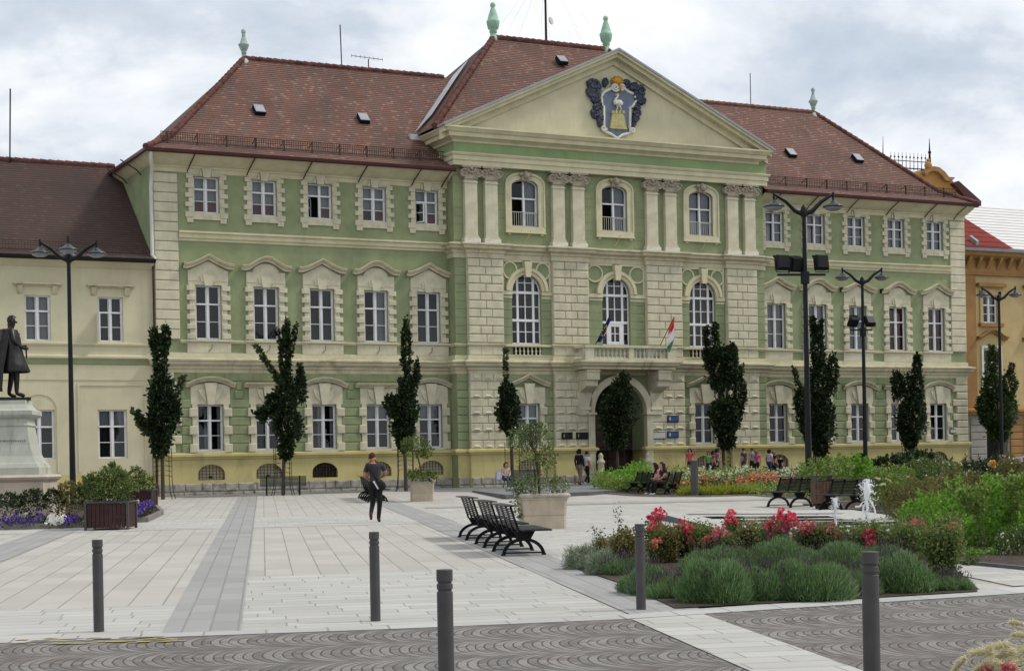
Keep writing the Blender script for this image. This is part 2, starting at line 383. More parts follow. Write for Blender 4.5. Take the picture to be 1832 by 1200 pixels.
def empty(name,loc,rz=0,label=None,cat=None,group=None):
    o=bpy.data.objects.new(name,None); COL.objects.link(o); o.location=loc; o.rotation_euler=(0,0,rz); o.empty_display_size=.3
    return tag(o,label,cat,group)
def kids(o): return [c for c in COL.objects if c.parent==o]
def copy_tree(o,loc,rz,label,group=None,_p=None):
    c=o.copy(); COL.objects.link(c)
    if _p is not None: c.parent=_p
    else:
        c.location=loc; c.rotation_euler=(0,0,rz); c['label']=label
        if group: c['group']=group
    for k in kids(o): copy_tree(k,None,None,None,None,c)
    return c
# ------------------------------------------------------------ facade pixel -> (s,z) on plane n
def FS(x,y,n=0.):
    rx,rz=ray(x,y); D=(n+OX*NX+OY*NY)/(rx*NX+NY); return (rx*D-OX)*DX+(D-OY)*DY,EYE+rz*D
def arc(c,zc,rx,rz,a0,a1,n):
    return [(c+rx*math.cos(a0+(a1-a0)*i/n),zc+rz*math.sin(a0+(a1-a0)*i/n)) for i in range(n+1)]
def wall(mb,s0,s1,z0,z1,n,holes=(),depth=.3,arcn=10):
    """wall face at n with real openings; hole=(a,b,c,d,rise) rise>0 : arched top inside the box"""
    ss=sorted({s0,s1}|{h[0] for h in holes}|{h[1] for h in holes}); zz=sorted({z0,z1}|{h[2] for h in holes}|{h[3] for h in holes})
    for i in range(len(ss)-1):
        for j in range(len(zz)-1):
            a,b,c,d=ss[i],ss[i+1],zz[j],zz[j+1]; ms,mz=(a+b)/2,(c+d)/2
            if any(h[0]<ms<h[1] and h[2]<mz<h[3] for h in holes): continue
            mb.add([(a,-n,c),(b,-n,c),(b,-n,d),(a,-n,d)],[(0,1,2,3)])
    for a,b,c,d,rise in holes:
        y0,y1=-n,-n+depth
        if rise:
            zc=d-rise; pts=arc((a+b)/2,zc,(b-a)/2,rise,PI,0,arcn)
            for p,q in zip(pts,pts[1:]):
                mb.add([(p[0],y0,p[1]),(q[0],y0,q[1]),(q[0],y0,d),(p[0],y0,d)],[(0,1,2,3)])
                mb.add([(p[0],y0,p[1]),(q[0],y0,q[1]),(q[0],y1,q[1]),(p[0],y1,p[1])],[(0,1,2,3)])
        else:
            zc=d; mb.add([(a,y0,d),(b,y0,d),(b,y1,d),(a,y1,d)],[(0,1,2,3)])
        mb.add([(a,y0,c),(a,y0,zc),(a,y1,zc),(a,y1,c)],[(0,1,2,3)]); mb.add([(b,y0,c),(b,y1,c),(b,y1,zc),(b,y0,zc)],[(0,1,2,3)])
        mb.add([(a,y0,c),(a,y1,c),(b,y1,c),(b,y0,c)],[(0,1,2,3)])
# ------------------------------------------------------------ windows (origin: centre of the opening's foot on the wall plane)
def make_window(w,h,curt,style='six',rise=0,openleft=0,parent=None,rail=False):
    f=MB().mat('white_paint'); e=.062; y0,y1=.13,.20; hw=w/2; zc=h-rise
    def bar(a,b,c,d,p0=y0,p1=y1): f.box(a,b,p0,p1,c,d)
    bar(-hw,-hw+e,0,zc); bar(hw-e,hw,0,zc); bar(-hw+e,hw-e,0,e)
    tz=h*.655 if style=='six' else h*.60
    top=lambda x: zc+(rise*math.sqrt(max(0,1-(x/hw)**2)) if rise else 0)
    if rise:
        o=arc(0,zc,hw,rise,PI,0,14); i=arc(0,zc,hw-e,rise-e,PI,0,14); f.band(i,o,-y1,-y0)
    else: bar(-hw+e,hw-e,h-e,h)
    if style in('six','arch2'):
        bar(-.04,.04,e,top(0)-e,y0-.02,y1); bar(-hw+e,hw-e,tz-.036,tz+.036,y0-.03,y1-.005)
        for sx in (-1,1):
            a,b=(.05,hw-e) if sx>0 else (-hw+e,-.05)
            if sx<0 and openleft: continue
            bar(a,b,tz*.5-.012,tz*.5+.018,y0+.015,y1-.01)
            for q0,q1 in ((e,tz-.045),(tz+.045,top((a+b)/2)-e)):
                if rise and q0>e: continue
                bar(a,a+.035,q0,q1,y0+.01,y1-.012); bar(b-.035,b,q0,q1,y0+.01,y1-.012)
    if style in ('tall','talldoor'):
        t1,t2=2.5-.0,1.15+.0
        for zz in (t1,t2): bar(-hw+e,hw-e,zz-.06,zz+.06,y0-.04,y1-.005)
        for x in(-.43,.43): bar(x-.055,x+.055,e,top(x)-e,y0-.02,y1)
        bar(-.025,.025,e,top(0)-e,y0+.01,y1-.006)
        for zz in (.6,1.82,2.98):
            wz=hw-e if zz<2.5 else math.sqrt(max(.01,1-((zz-zc)/max(rise,.01))**2))*hw-e if zz>zc else hw-e
            bar(-wz,wz,zz-.02,zz+.02,y0+.015,y1-.01)
        if style=='talldoor':
            bar(-.375,-.24,e,1.09,y0-.025,y1-.003); bar(.24,.375,e,1.09,y0-.025,y1-.003); bar(-.24,.24,.95,1.09,y0-.02,y1-.003); bar(-.24,.24,e,.2,y0-.02,y1-.003)
    if openleft:                       # one leaf swung inwards or outwards
        L=hw-e-.05; a=R(openleft); hx=-hw+e; px,py=(y0 if openleft<0 else y1),0
        dx,dy=math.cos(a)*L,(math.sin(a))*L; base=Vector((hx,.15,0)); ax=Vector((dx,dy,0)); th=Vector((-dy,dx,0)).normalized()*.018
        def lb(t0,t1,c,d): f.obox(base+ax*((t0+t1)/2)+Vector((0,0,(c+d)/2)),ax*((t1-t0)/2),th,(0,0,(d-c)/2))
        lb(0,.12,e,tz-.05); lb(.88,1,e,tz-.05); lb(.12,.88,e,e+.05); lb(.12,.88,tz-.1,tz-.05); lb(.12,.88,tz*.5-.015,tz*.5+.015)
    fr=f.build('window',parent)
    g=MB().mat('window_glass')
    if rise:
        p=[(-hw+.03,.03),(hw-.03,.03)]+arc(0,zc,hw-.03,rise-.03,0,PI,14); 
        if openleft: p=[(0,.03),(hw-.03,.03),(hw-.03,tz),(0,tz)]; g.add([(a,.17,b) for a,b in arc(0,zc,hw-.03,rise-.03,0,PI,14)+[(-hw+.03,tz),(hw-.03,tz)]],[tuple(range(17))])
        g.add([(a,.17,b) for a,b in p],[tuple(range(len(p)))])
    elif openleft:
        g.add([(0,.17,.03),(hw-.03,.17,.03),(hw-.03,.17,tz),(0,.17,tz)],[(0,1,2,3)]); g.add([(-hw+.03,.17,tz),(hw-.03,.17,tz),(hw-.03,.17,h-.03),(-hw+.03,.17,h-.03)],[(0,1,2,3)])
    else: g.add([(-hw+.03,.17,.03),(hw-.03,.17,.03),(hw-.03,.17,h-.03),(-hw+.03,.17,h-.03)],[(0,1,2,3)])
    if openleft: g.add([tuple(base+ax*.1+Vector((0,0,.1))),tuple(base+ax*.9+Vector((0,0,.1))),tuple(base+ax*.9+Vector((0,0,tz-.1))),tuple(base+ax*.1+Vector((0,0,tz-.1)))],[(0,1,2,3)])
    g.build('pane',fr)
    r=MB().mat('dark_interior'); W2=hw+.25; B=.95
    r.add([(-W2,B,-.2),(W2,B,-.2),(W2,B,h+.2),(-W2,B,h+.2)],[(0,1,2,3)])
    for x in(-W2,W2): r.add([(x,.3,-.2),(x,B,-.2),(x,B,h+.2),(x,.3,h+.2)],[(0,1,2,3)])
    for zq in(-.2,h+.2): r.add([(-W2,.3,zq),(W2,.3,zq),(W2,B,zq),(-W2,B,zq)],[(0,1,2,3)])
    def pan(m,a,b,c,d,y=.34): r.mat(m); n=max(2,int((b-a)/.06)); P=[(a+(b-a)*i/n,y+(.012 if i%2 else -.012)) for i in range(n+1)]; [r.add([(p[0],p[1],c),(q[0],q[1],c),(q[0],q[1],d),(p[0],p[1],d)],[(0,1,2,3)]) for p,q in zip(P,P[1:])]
    def pair(m,lo,hi,k=1): pan(m,-hw,-hw+w*.5*k,lo,hi); pan(m,hw-w*.5*k,hw,lo,hi)
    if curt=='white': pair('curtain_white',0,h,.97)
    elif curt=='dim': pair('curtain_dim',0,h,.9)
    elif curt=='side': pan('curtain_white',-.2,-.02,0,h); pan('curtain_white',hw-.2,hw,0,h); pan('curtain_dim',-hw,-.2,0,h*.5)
    elif curt=='redlow': pair('curtain_white',h*.36,h,.98); pair('red_blind_and_reflection',0,h*.36,.98)  # red lower part is a painted reflection of the roofs opposite
    elif curt=='redright': pair('curtain_white',h*.36,h,.98); pan('red_blind_and_reflection',.02,hw,0,h*.36); pan('curtain_dim',-hw,0,0,h*.36)
    elif curt=='redopen': pan('curtain_white',-hw,hw,h*.66,h); pan('red_blind_and_reflection',.02,hw,0,h*.33); pan('curtain_white',.02,hw,h*.33,h*.66)
    elif curt=='red': pair('red_blind_and_reflection',0,h*.97,.9)
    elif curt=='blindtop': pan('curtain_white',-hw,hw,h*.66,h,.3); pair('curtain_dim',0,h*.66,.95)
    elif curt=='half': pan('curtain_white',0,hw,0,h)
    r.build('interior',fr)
    if rail:
        q=MB().mat('pipe_white')
        for i in range(12): x=-hw+.06+i*(w-.12)/11; q.tube([(x,.06,.02),(x,.06,.72)],.012,5)
        q.tube([(-hw,.06,.72),(hw,.06,.72)],.018,5); q.tube([(-hw,.06,.05),(hw,.06,.05)],.014,5); q.build('railing',fr)
    return fr
WIN={}
def place_window(key,parent,s,n,z,*a,**k):
    K=(key,a,tuple(sorted(k.items())))
    if K not in WIN: WIN[K]=o=make_window(*a,**k,parent=parent)
    else: o=copy_tree(WIN[K],None,None,None,None,parent)
    o.parent=parent; o.location=(s,-n,z); return o
def place_part(key,parent,s,n,fn,z=0):
    if key not in WIN: WIN[key]=o=fn(parent)
    else: o=copy_tree(WIN[key],None,None,None,None,parent)
    o.location=(s,-n,z); return o
# ============================================================ TOWN HALL
TH_E=empty('town_hall',L2W(0,0,0),TH,'long three storey green and cream town hall with red tiled roof and central pediment','building')
T=TH_E; LS,RS=14.27,32.13; N1,N2=.7,.9
BL=[2.43,5.13,7.82,10.51,13.2]; BR=[33.35,36.05,38.75,41.5,44.25]
PIER=[(14.87,16.75),(19.45,21.45),(24.8,26.9),(29.65,31.53)]
RC=[18.1,23.13,28.25]
def rispath(a=-3,b=-3,piers=True,end=True):
    p=[(LS,0 if a is None else a)] if a is not None else []
    p=[(LS,a),(LS,N1)]
    if piers:
        for x,y in PIER: p+=[(x,N1),(x,N2),(y,N2),(y,N1)]
    return p+[(RS,N1),(RS,b)]
full=[(0,-12.9),(0,0),(LS,0)]+[(LS,N1)]+[q for x,y in PIER for q in ((x,N1),(x,N2),(y,N2),(y,N1))]+[(RS,N1),(RS,0),(46.4,0),(46.4,-12.9)]
def side(mb):
    mb.v=[((.2+(x-.2)*.58) if x<.2 else (46.4+(x-46.4)*.12) if x>46.4 else x,y,z) for x,y,z in mb.v]; return mb
# --- walls
w=MB().mat('green_plaster')
for a,b,cs in ((0,LS,BL),(RS,46.4,BR)):
    wall(w,a,b,6.1,15.64,0,[(c-.6,c+.6,7.55,9.95,0) for c in cs]+[(c-.6,c+.6,13.2,14.8,0) for c in cs])
    wall(w,a,b,2.3,6.1,0,[(c-.6,c+.6,2.57,4.62,0) for c in cs])
wall(w,LS,RS,6.1,12.3,N1,[(c-.8,c+.8,7.52,10.88,.8) for c in RC])
wall(w,LS,RS,12.3,17.7,N1,[(c-.73,c+.73,13.2,15.5,.32) for c in RC])
wall(w,LS,RS,2.3,6.1,N1,[(c-.6,c+.6,2.57,4.62,0) for c in (RC[0],RC[2])]+[(RC[1]-1.5,RC[1]+1.5,2.3,5.68,1.5)],1.3)
for s_,a,b,z0,z1 in ((LS,-3,N1,.2,17.7),(RS,-3,N1,.2,17.7),(0,-13,0,.2,15.6),(46.4,-13,0,.2,15.6)):
    w.add([(s_,-a,z0),(s_,-b,z0),(s_,-b,z1),(s_,-a,z1)],[(0,1,2,3)])
w.add([(0,13,.2),(46.4,13,.2),(46.4,13,15.6),(0,13,15.6)],[(0,1,2,3)])
w.build('wall',T)
p=MB().mat('yellow_plaster')
BW=lambda cs:[(c-.62,c+.62,1.26,1.95,.42) for c in cs]
wall(p,0,LS,.2,2.3,.03,BW(BL),.35); wall(p,RS,46.4,.2,2.3,.03,BW(BR),.35)
wall(p,LS,RS,.2,2.3,N1+.03,BW([RC[0],RC[2]])+[(RC[1]-1.5,RC[1]+1.5,.2,2.3,0)],1.3)
for x,y in PIER: p.fb(x,y,N1,N2+.03,.2,2.3)
p.fb(21.45,21.62,N1,N2+.029,.2,2.3); p.fb(24.64,24.8,N1,N2+.029,.2,2.3)
p.build('plinth',T)
rng=random.Random(4)
st=MB().mat('grey_stone')
def stonerow(a,b,n,z0,z1):
    s_=a
    while s_<b-.05:
        l=min(rng.uniform(.45,.85),b-s_); 
        if b-s_-l<.25: l=b-s_
        st.blk(s_+.01,s_+l-.01,n,n+rng.uniform(.05,.11),z0+.01,z1-.01,.05); s_+=l
for a,b,n in ((0,LS,.03),(LS,14.87,N1+.03),(14.87,16.75,N2+.03),(16.75,19.45,N1+.03),(19.45,21.45,N2+.03),(24.8,26.95,N2+.03),(26.95,29.65,N1+.03),(29.65,31.53,N2+.03),(31.53,RS,N1+.03),(RS,46.4,.03)):
    stonerow(a,b,n,.30,.74); stonerow(a,b,n,.74,1.12)
st.build('stone_base',T)
# --- mouldings
c=MB().mat('cornice_plaster')
c.mould([(0,6.05),(.05,6.05),(.05,6.2),(.12,6.23),(.12,6.33),(.28,6.42),(.30,6.54),(.38,6.58),(.38,6.65),(0,6.74)],full)
c.build('storey_cornice',T)
c=MB().mat('cream_plaster')
c.mould([(0,6.73),(.07,6.73),(.07,6.92),(0,6.94)],full); c.build('cornice_blocking',T)
c=MB().mat('yellow_plaster')
c.mould([(.03,2.18),(.10,2.2),(.10,2.28),(.19,2.31),(.19,2.42),(.03,2.48)],[q for q in full if q[0]<21.3]+[(21.6,N2),(21.6,N1)])
c.mould([(.03,2.18),(.10,2.2),(.10,2.28),(.19,2.31),(.19,2.42),(.03,2.48)],[(24.66,N1),(24.66,N2)]+[q for q in full if q[0]>25.5])
c.build('plinth_ledge',T)
for path in ([(1.12,0),(LS,0)],[(RS,0),(45.3,0)]):
    c=MB().mat('cream_plaster'); c.mould([(0,11.9),(.06,11.92),(.06,12.0),(.14,12.05),(.14,12.22),(.24,12.26),(.24,12.33),(0,12.38)],path); c.build('string_course',T)
c=MB().mat('cornice_plaster')
c.mould([(0,11.56),(.06,11.58),(.06,11.8),(.12,11.83),(.12,11.95),(.3,12.02),(.32,12.14),(.42,12.18),(.42,12.25),(0,12.33)],[(LS,0),(LS,N1)]+[q for x,y in PIER for q in ((x,N1),(x,N2),(y,N2),(y,N1))]+[(RS,N1),(RS,0)])
c.build('upper_cornice',T)
c=MB().mat('cream_plaster')
for path in ([(1.12,0),(LS,0)],[(RS,0),(45.3,0)],[(LS,0),(LS,N1)]+[q for x,y in PIER for q in ((x,N1),(x,N2),(y,N2),(y,N1))]+[(RS,N1),(RS,0)]):
    c.mould([(0,7.36),(.05,7.37),(.05,7.41),(.11,7.44),(.11,7.49),(0,7.51)],path)
c.build('sill_course',T)
c=MB().mat('cream_plaster')
for path in ([(0,-12.9),(0,0),(LS,0)],[(RS,0),(46.4,0),(46.4,-12.9)]):
    c=MB().mat('cream_plaster'); c.mould([(0,14.93),(.06,14.95),(.06,15.12),(.12,15.15),(.12,15.22),(.2,15.24),(.34,15.3),(.6,15.44),(.86,15.6),(1.0,15.66)],path); side(c).build('eave_cove',T)
g=MB().mat('gutter_red')
for path in ([(0,-12.9),(0,0),(LS,0)],[(RS,0),(46.4,0),(46.4,-12.9)]):
    g=MB().mat('gutter_red'); g.mould([(.95,15.64),(1.0,15.6),(1.1,15.58),(1.17,15.63),(1.19,15.76),(1.17,15.77),(1.0,15.74),(.93,15.78)],path); side(g).build('gutter',T)
for s_ in [.15,1.55,4.3,7.1,9.8,12.3,13.85,32.6,35.2,37.9,40.6,43.2,45.6]:
    pass
for s_ in [1.55,4.3,7.0,9.7,12.4,13.95,33.0,35.4,38.1,40.8,43.5,45.6]:
    e=MB().mat('iron_rust'); e.tube([(s_,-.1,14.98),(s_+.05,-.3,15.2),(s_+.1,-1.05,15.6)],.03,5); e.build('gutter_stay',T)
for n_ in (-1.5,-4): e=MB().mat('iron_rust'); e.tube([(-.1,-n_,14.98),(-.3,-n_,15.2),(-1.05,-n_-.1,15.6)],.03,5); e.build('gutter_stay',T)
# --- quoins
for u0,u1,v0,v1 in ((.02,1.10,.02,.8),(45.32,46.38,45.6,46.38)):
    q=MB().mat('cream_stone')
    for z in np.arange(7.52,14.8,.433): q.blk(u0,u1,0,.09,z+.014,z+.42,.032)
    for i in range(9):
        z=2.47+.4*i; q.blk(*((u0,u1) if i%2 else (v0,v1)),0,.10,z+.01,z+.385,.045)
    q.build('quoin',T)
# --- green rustication of the wings
def rust(a,b,cs,n=0,hw=.98,hwtop=1.15):
    q=MB().mat('green_plaster')
    for i in range(9):
        z=2.47+.4*i; x0,x1=z+.012,z+.388
        if i<=6:
            k=hw if i<6 else hwtop; cur=a
            for c_ in list(cs)+[None]:
                r1=b if c_ is None else c_-(k if i!=1 and i!=3 and i!=5 else .86)
                if r1-cur>.08:
                    m=max(1,round((r1-cur)/.85)); 
                    for j in range(m): q.blk(cur+(r1-cur)*j/m,cur+(r1-cur)*(j+1)/m,n,n+.06,x0,x1,.035)
                if c_ is not None: cur=c_+(k if i!=1 and i!=3 and i!=5 else .86)
        elif i==7:
            cur=a
            for c_ in list(cs)+[None]:
                r1=b if c_ is None else c_-1.2
                if r1-cur>.08: q.blk(cur,r1,n,n+.06,x0,x1,.035)
                if c_ is not None: cur=c_+1.2
        else:
            m=round((b-a)/.66)
            for j in range(m): q.blk(a+(b-a)*j/m,a+(b-a)*(j+1)/m,n,n+.06,x0,min(x1,6.06),.035)
    q.build('green_rustication',T)
rust(1.12,LS,BL); rust(RS,45.3,BR); rust(16.75,19.45,[RC[0]],N1); rust(26.95,29.65,[RC[2]],N1)
rust(LS,14.87,[],N1); rust(31.53,RS,[],N1)
for (a,b) in ((LS,14.87),(31.53,RS)):
    q=MB().mat('green_plaster')
    for i in range(10): q.blk(a,b,N1,N1+.025,7.53+.4*i+.01,7.53+.4*i+.39,.015)
    q.build('green_rustication',T)
for c_ in RC:
    for a,b in ((c_-(1.34 if c_!=RC[1] else 1.67),c_-.8),(c_+.8,c_+(1.34 if c_!=RC[1] else 1.67))):
        q=MB().mat('green_plaster')
        for i in range(6): q.blk(a,b,N1,N1+.03,7.53+.4*i+.008,7.53+.4*i+.392,.012)
        q.build('green_rustication',T)
for a,b in ((LS,14.75),(16.55,17.0),(19.1,19.5),(21.35,22.05),(24.25,24.85),(26.7,27.15),(29.3,29.72),(31.55,RS)):
    q=MB().mat('green_plaster')
    for i in range(9): q.blk(a,b,N1,N1+.012,12.4+.39*i+.008,12.4+.39*i+.382,.008)
    q.build('green_rustication',T)
# --- piers of the centre block
q2=[(14.87,16.75,3),(19.45,21.28,3),(24.98,26.95,3),(29.65,31.53,3)]
for a,b,k in q2:
    q=MB().mat('cream_stone')
    q.fb(a,b,N1,N2-.02,2.47,6.06)
    for i in range(9):
        z=2.47+.4*i; m=3 if i%2==0 else 2
        for j in range(m):
            x0,x1=a+(b-a)*j/m+.01,a+(b-a)*(j+1)/m-.01; q.blk(x0,x1,N2-.02,N2+.05,z+.012,z+.388,.03)
            if m==3: # raised diamond foot
                xm=(x0+x1)/2; h=.15 if i<8 else .3
                q.add([(x0+.06,-N2-.05,z+.04),(x1-.06,-N2-.05,z+.04),(x1-.17,-N2-.05,z+.04+h),(x0+.17,-N2-.05,z+.04+h),(xm-.1,-N2-.11,z+.04+h*.45),(xm+.1,-N2-.11,z+.04+h*.45)],[(0,1,5,4),(1,2,5),(2,3,4,5),(3,0,4)])
    q.build('pier_rustication',T)
for a,b in PIER:
    q=MB().mat('cream_stone'); q.fb(a,b,N1,N2-.02,6.92,11.58)
    for i in range(10):
        z=7.53+.403*i; m=2 if i%2==0 else 3
        for j in range(m): q.blk(a+(b-a)*j/m+.015,a+(b-a)*(j+1)/m-.015,N2-.02,N2+.06,z+.02,z+.383,.032)
    for j in range(3): q.blk(a+(b-a)*j/3+.008,a+(b-a)*(j+1)/3-.008,N2-.02,N2+.03,6.96,7.35,.02)
    q.build('pier_rustication',T)
# --- window surrounds
def hood(mb,w_,z,kind,rise,n1,th=.13,flat=.2):
    k=14; xs=[-w_+flat+(2*(w_-flat))*i/k for i in range(k+1)]
    f=(lambda t:rise*(1-abs(t))**1.25) if kind=='tri' else (lambda t:rise*(.5+.5*math.cos(PI*t))**.8) if kind=='bell' else (lambda t:rise*(1-t*t)) if kind=='seg' else (lambda t:0)
    base=[(-w_,z)]+[(x,z+f(x/(w_-flat))) for x in xs]+[(w_,z)]
    up=lambda d:[(x,y+d) for x,y in base]
    mb.band(up(0),up(th),0,n1*.55); mb.band(up(th),up(th+.07),0,n1*.85); mb.band(up(th+.07),up(th+.11),0,n1)
    for a,b,c_,d in ((0,th,0,n1*.55),(th,th+.07,0,n1*.85),(th+.07,th+.11,0,n1)):
        for s_ in(-w_,w_): mb.add([(s_,0,z+a),(s_,-d,z+a),(s_,-d,z+b),(s_,0,z+b)],[(0,1,2,3)])
def surround_first(kind):
    def f(T):
        m=MB().mat('cream_stone')
        for sx in(-1,1):
            a,b=sorted((sx*.6,sx*.86)); m.fb(a,b,0,.06,7.5,10.0)
            for i in range(6):
                a,b=sorted((sx*.62,sx*1.0)); m.blk(a,b,.0,.11,7.56+.43*i,7.56+.43*i+.23,.02)
        poly=[(-.92,9.97),(.92,9.97),(.92,10.62),(0,10.62),(-.92,10.62)]; m.prism(poly,0,.055)
        if kind=='tri': m.prism([(-.9,10.6),(.9,10.6),(0,11.05)],0,.05)
        else: m.prism([(-.9,10.6),(.9,10.6)]+arc(0,10.6,.62,.42,0,PI,10),0,.05)
        m.fb(-.86,-.3,.055,.075,10.14,10.18); m.fb(.3,.86,.055,.075,10.14,10.18)
        m.prism([(-.17,9.93),(.17,9.93),(.26,10.42),(-.26,10.42)],.05,.14)
        m.prism([(-.34,10.1),(-.2,10.1),(-.24,10.38),(-.38,10.38)],.05,.10); m.prism([(.2,10.1),(.34,10.1),(.38,10.38),(.24,10.38)],.05,.10)
        o=m.build('window_surround',T); h_=MB().mat('cornice_plaster')
        hood(h_,1.16,10.68,kind,.42,.34); h_.build('hood',o)
        a=MB().mat('cream_stone'); a.fb(-1.0,1.0,0,.07,6.93,7.37); a.fb(-1.06,1.06,0,.15,7.44,7.53)
        for x in(-.5,.5): a.fb(x-.008,x+.008,.07,.074,6.95,7.35)
        a.build('apron',o); return o
    return f
def surround_ground(kind):
    def f(T):
        m=MB().mat('cream_stone')
        for sx in(-1,1):
            a,b=sorted((sx*.6,sx*.84)); m.fb(a,b,0,.08,2.47,4.65)
            for z in(2.47,3.27,4.07): a,b=sorted((sx*.61,sx*.98)); m.blk(a,b,0,.14,z+.01,z+.4,.035)
        m.fb(-.9,.9,0,.075,4.64,5.42)
        if kind=='seg': m.prism([(-.9,5.40)]+arc(0,5.38,.9,.2,PI,0,10),0,.07)
        m.prism([(-.15,4.62),(.15,4.62),(.28,5.6),(-.28,5.6)],.05,.2)
        m.prism([(-.42,4.95),(-.19,4.72),(-.27,5.3),(-.55,5.3)],.05,.13); m.prism([(.19,4.72),(.42,4.95),(.55,5.3),(.27,5.3)],.05,.13)
        m.fb(-.7,.7,0,.12,2.46,2.56)
        o=m.build('window_surround',T); h_=MB().mat('cornice_plaster'); hood(h_,1.13,5.40 if kind!='tri' else 5.45,kind,.27 if kind=='seg' else .42,.3,.1,.12); h_.build('hood',o); return o
    return f
def surround_top(T):
    m=MB().mat('cream_stone')
    for sx in(-1,1):
        a,b=sorted((sx*.6,sx*.82)); m.fb(a,b,0,.06,12.95,14.95)
        for i in range(5): a,b=sorted((sx*.62,sx*(.98 if i<4 else .92))); m.blk(a,b,0,.11,12.97+.42*i+(.05 if i else -.0),12.97+.42*i+.25,.02)
    m.fb(-.92,.92,0,.075,12.88,13.19); m.fb(-.9,-.62,0,.076,12.74,12.88); m.fb(.62,.9,0,.076,12.74,12.88)
    m.fb(-.8,.8,0,.055,14.81,14.95); m.prism([(-.16,14.76),(.16,14.76),(.22,15.16),(-.22,15.16)],.04,.17)
    for sx in(-1,1): a,b=sorted((sx*.3,sx*.78)); m.fb(a,b,.05,.13,14.86,14.9); a,b=sorted((sx*.22,sx*.32)); m.fb(a,b,.05,.12,14.82,15.06)
    return m.build('window_surround',T)
C2L=['redlow','redlow','redopen','redright','redopen']; O2L=[0,0,55,0,-50]  # red variants here paint mirrored roofs into the panes, not real blinds
C1L=['dim','dim','dim','half','dim']; C0L=['side','dim','side','blindtop','blindtop']
for i,c_ in enumerate(BL):
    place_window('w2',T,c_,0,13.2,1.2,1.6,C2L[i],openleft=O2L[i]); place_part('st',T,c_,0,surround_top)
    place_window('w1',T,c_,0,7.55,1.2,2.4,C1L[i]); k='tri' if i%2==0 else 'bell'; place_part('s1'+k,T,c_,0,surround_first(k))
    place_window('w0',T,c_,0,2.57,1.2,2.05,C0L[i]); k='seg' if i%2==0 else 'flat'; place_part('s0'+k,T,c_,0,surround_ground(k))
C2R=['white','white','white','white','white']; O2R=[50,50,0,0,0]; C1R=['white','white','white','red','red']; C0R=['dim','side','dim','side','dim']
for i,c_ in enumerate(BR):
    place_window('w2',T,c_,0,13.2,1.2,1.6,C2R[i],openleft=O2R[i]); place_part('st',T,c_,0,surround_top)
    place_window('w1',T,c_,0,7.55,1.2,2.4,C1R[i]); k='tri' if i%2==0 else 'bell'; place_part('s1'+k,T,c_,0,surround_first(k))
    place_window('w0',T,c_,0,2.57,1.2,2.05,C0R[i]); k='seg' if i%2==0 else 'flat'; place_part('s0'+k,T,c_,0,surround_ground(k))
for c_,cu in ((RC[0],'blindtop'),(RC[2],'dim')):
    place_window('w0',T,c_,N1,2.57,1.2,2.05,cu); place_part('s0tri',T,c_,N1,surround_ground('tri'))
for c_,cu,ol in ((RC[0],'half',62),(RC[1],'half',65),(RC[2],'white',50)):
    place_window('wr2',T,c_,N1,13.2,1.46,2.3,cu,style='arch2',rise=.32,openleft=ol,rail=True)
def surround_ris(T):
    m=MB().mat('cream_plaster'); zi=15.18
    i_=[(-.73,13.2)]+arc(0,zi,.73,.32,PI,0,10)+[(.73,13.2)]; o_=[(-1.0,13.2)]+arc(0,zi+.1,1.0,.46,PI,0,10)+[(1.0,13.2)]
    m.band(i_,o_,0,.07); o2=[(-1.08,13.2)]+arc(0,zi+.12,1.08,.55,PI,0,10)+[(1.08,13.2)]; m.band(o_,o2,0,.12)
    for s_ in (-1.08,1.08): m.fb(min(s_,s_-.001),max(s_,s_+.001),0,.12,13.2,15.2)
    m.fb(-1.08,1.08,0,.11,12.92,13.2); m.fb(-1.1,1.1,0,.15,12.88,12.94)
    for s_ in(-.95,.85): 
        for k in range(3): m.fb(s_+k*.05,s_+k*.05+.03,.0,.1,12.78,12.88)
    o=m.build('window_surround',T)
    k=MB().mat('capital_stone'); k.prism([(-.2,15.4),(.2,15.4),(.3,15.82),(-.3,15.82)],0,.24); r2=random.Random(2)
    k.ball((0,-.28,15.66),(.15,.13,.2),10,8,.12,r2); k.ball((-.24,-.2,15.72),(.13,.08,.1),8,6,.2,r2); k.ball((.24,-.2,15.72),(.13,.08,.1),8,6,.2,r2); k.build('mask_keystone',o)
    return o
for c_ in RC: place_part('sr2',T,c_,N1,surround_ris)
for i,c_ in enumerate(RC): place_window('wr1',T,c_,N1,7.52,1.6,3.36,'dim',style='talldoor' if i==1 else 'tall',rise=.8)
def surround_arch(T,hw=1.34,rx=.33):
    m=MB().mat('cream_plaster'); zc=10.08; ro=hw-.44
    m.band(arc(0,zc,.8,.8,PI,0,20),arc(0,zc,.98,.98,PI,0,20),0,.12); m.band(arc(0,zc,.98,.98,PI,0,20),arc(0,zc,1.14,1.14,PI,0,20),0,.19)
    m.prism([(-.13,10.75),(.13,10.75),(.21,11.5),(-.21,11.5)],0,.3)
    m.fb(-hw,-.8,0,.06,9.72,9.85); m.fb(-hw,-.8,0,.13,9.88,10.06); m.fb(.8,hw,0,.06,9.72,9.85); m.fb(.8,hw,0,.13,9.88,10.06)
    for a,b,c_,d in ((-hw,-hw+.12,10.06,11.57),(hw-.12,hw,10.06,11.57),(-hw+.12,-.2,11.47,11.57),(.2,hw-.12,11.47,11.57)): m.fb(a,b,0,.07,c_,d)
    o=m.build('window_surround',T)
    for sx in(-1,1):
        q=MB().mat('cream_plaster'); q.band(arc(sx*ro,11.07,rx,.36,0,2*PI,20),arc(sx*ro,11.07,rx+.08,.44,0,2*PI,20),0,.09)
        q.mat('green_plaster'); q.prism(arc(sx*ro,11.07,rx,.36,0,2*PI,20)[:-1],0,.04); q.build('roundel',o)
    return o
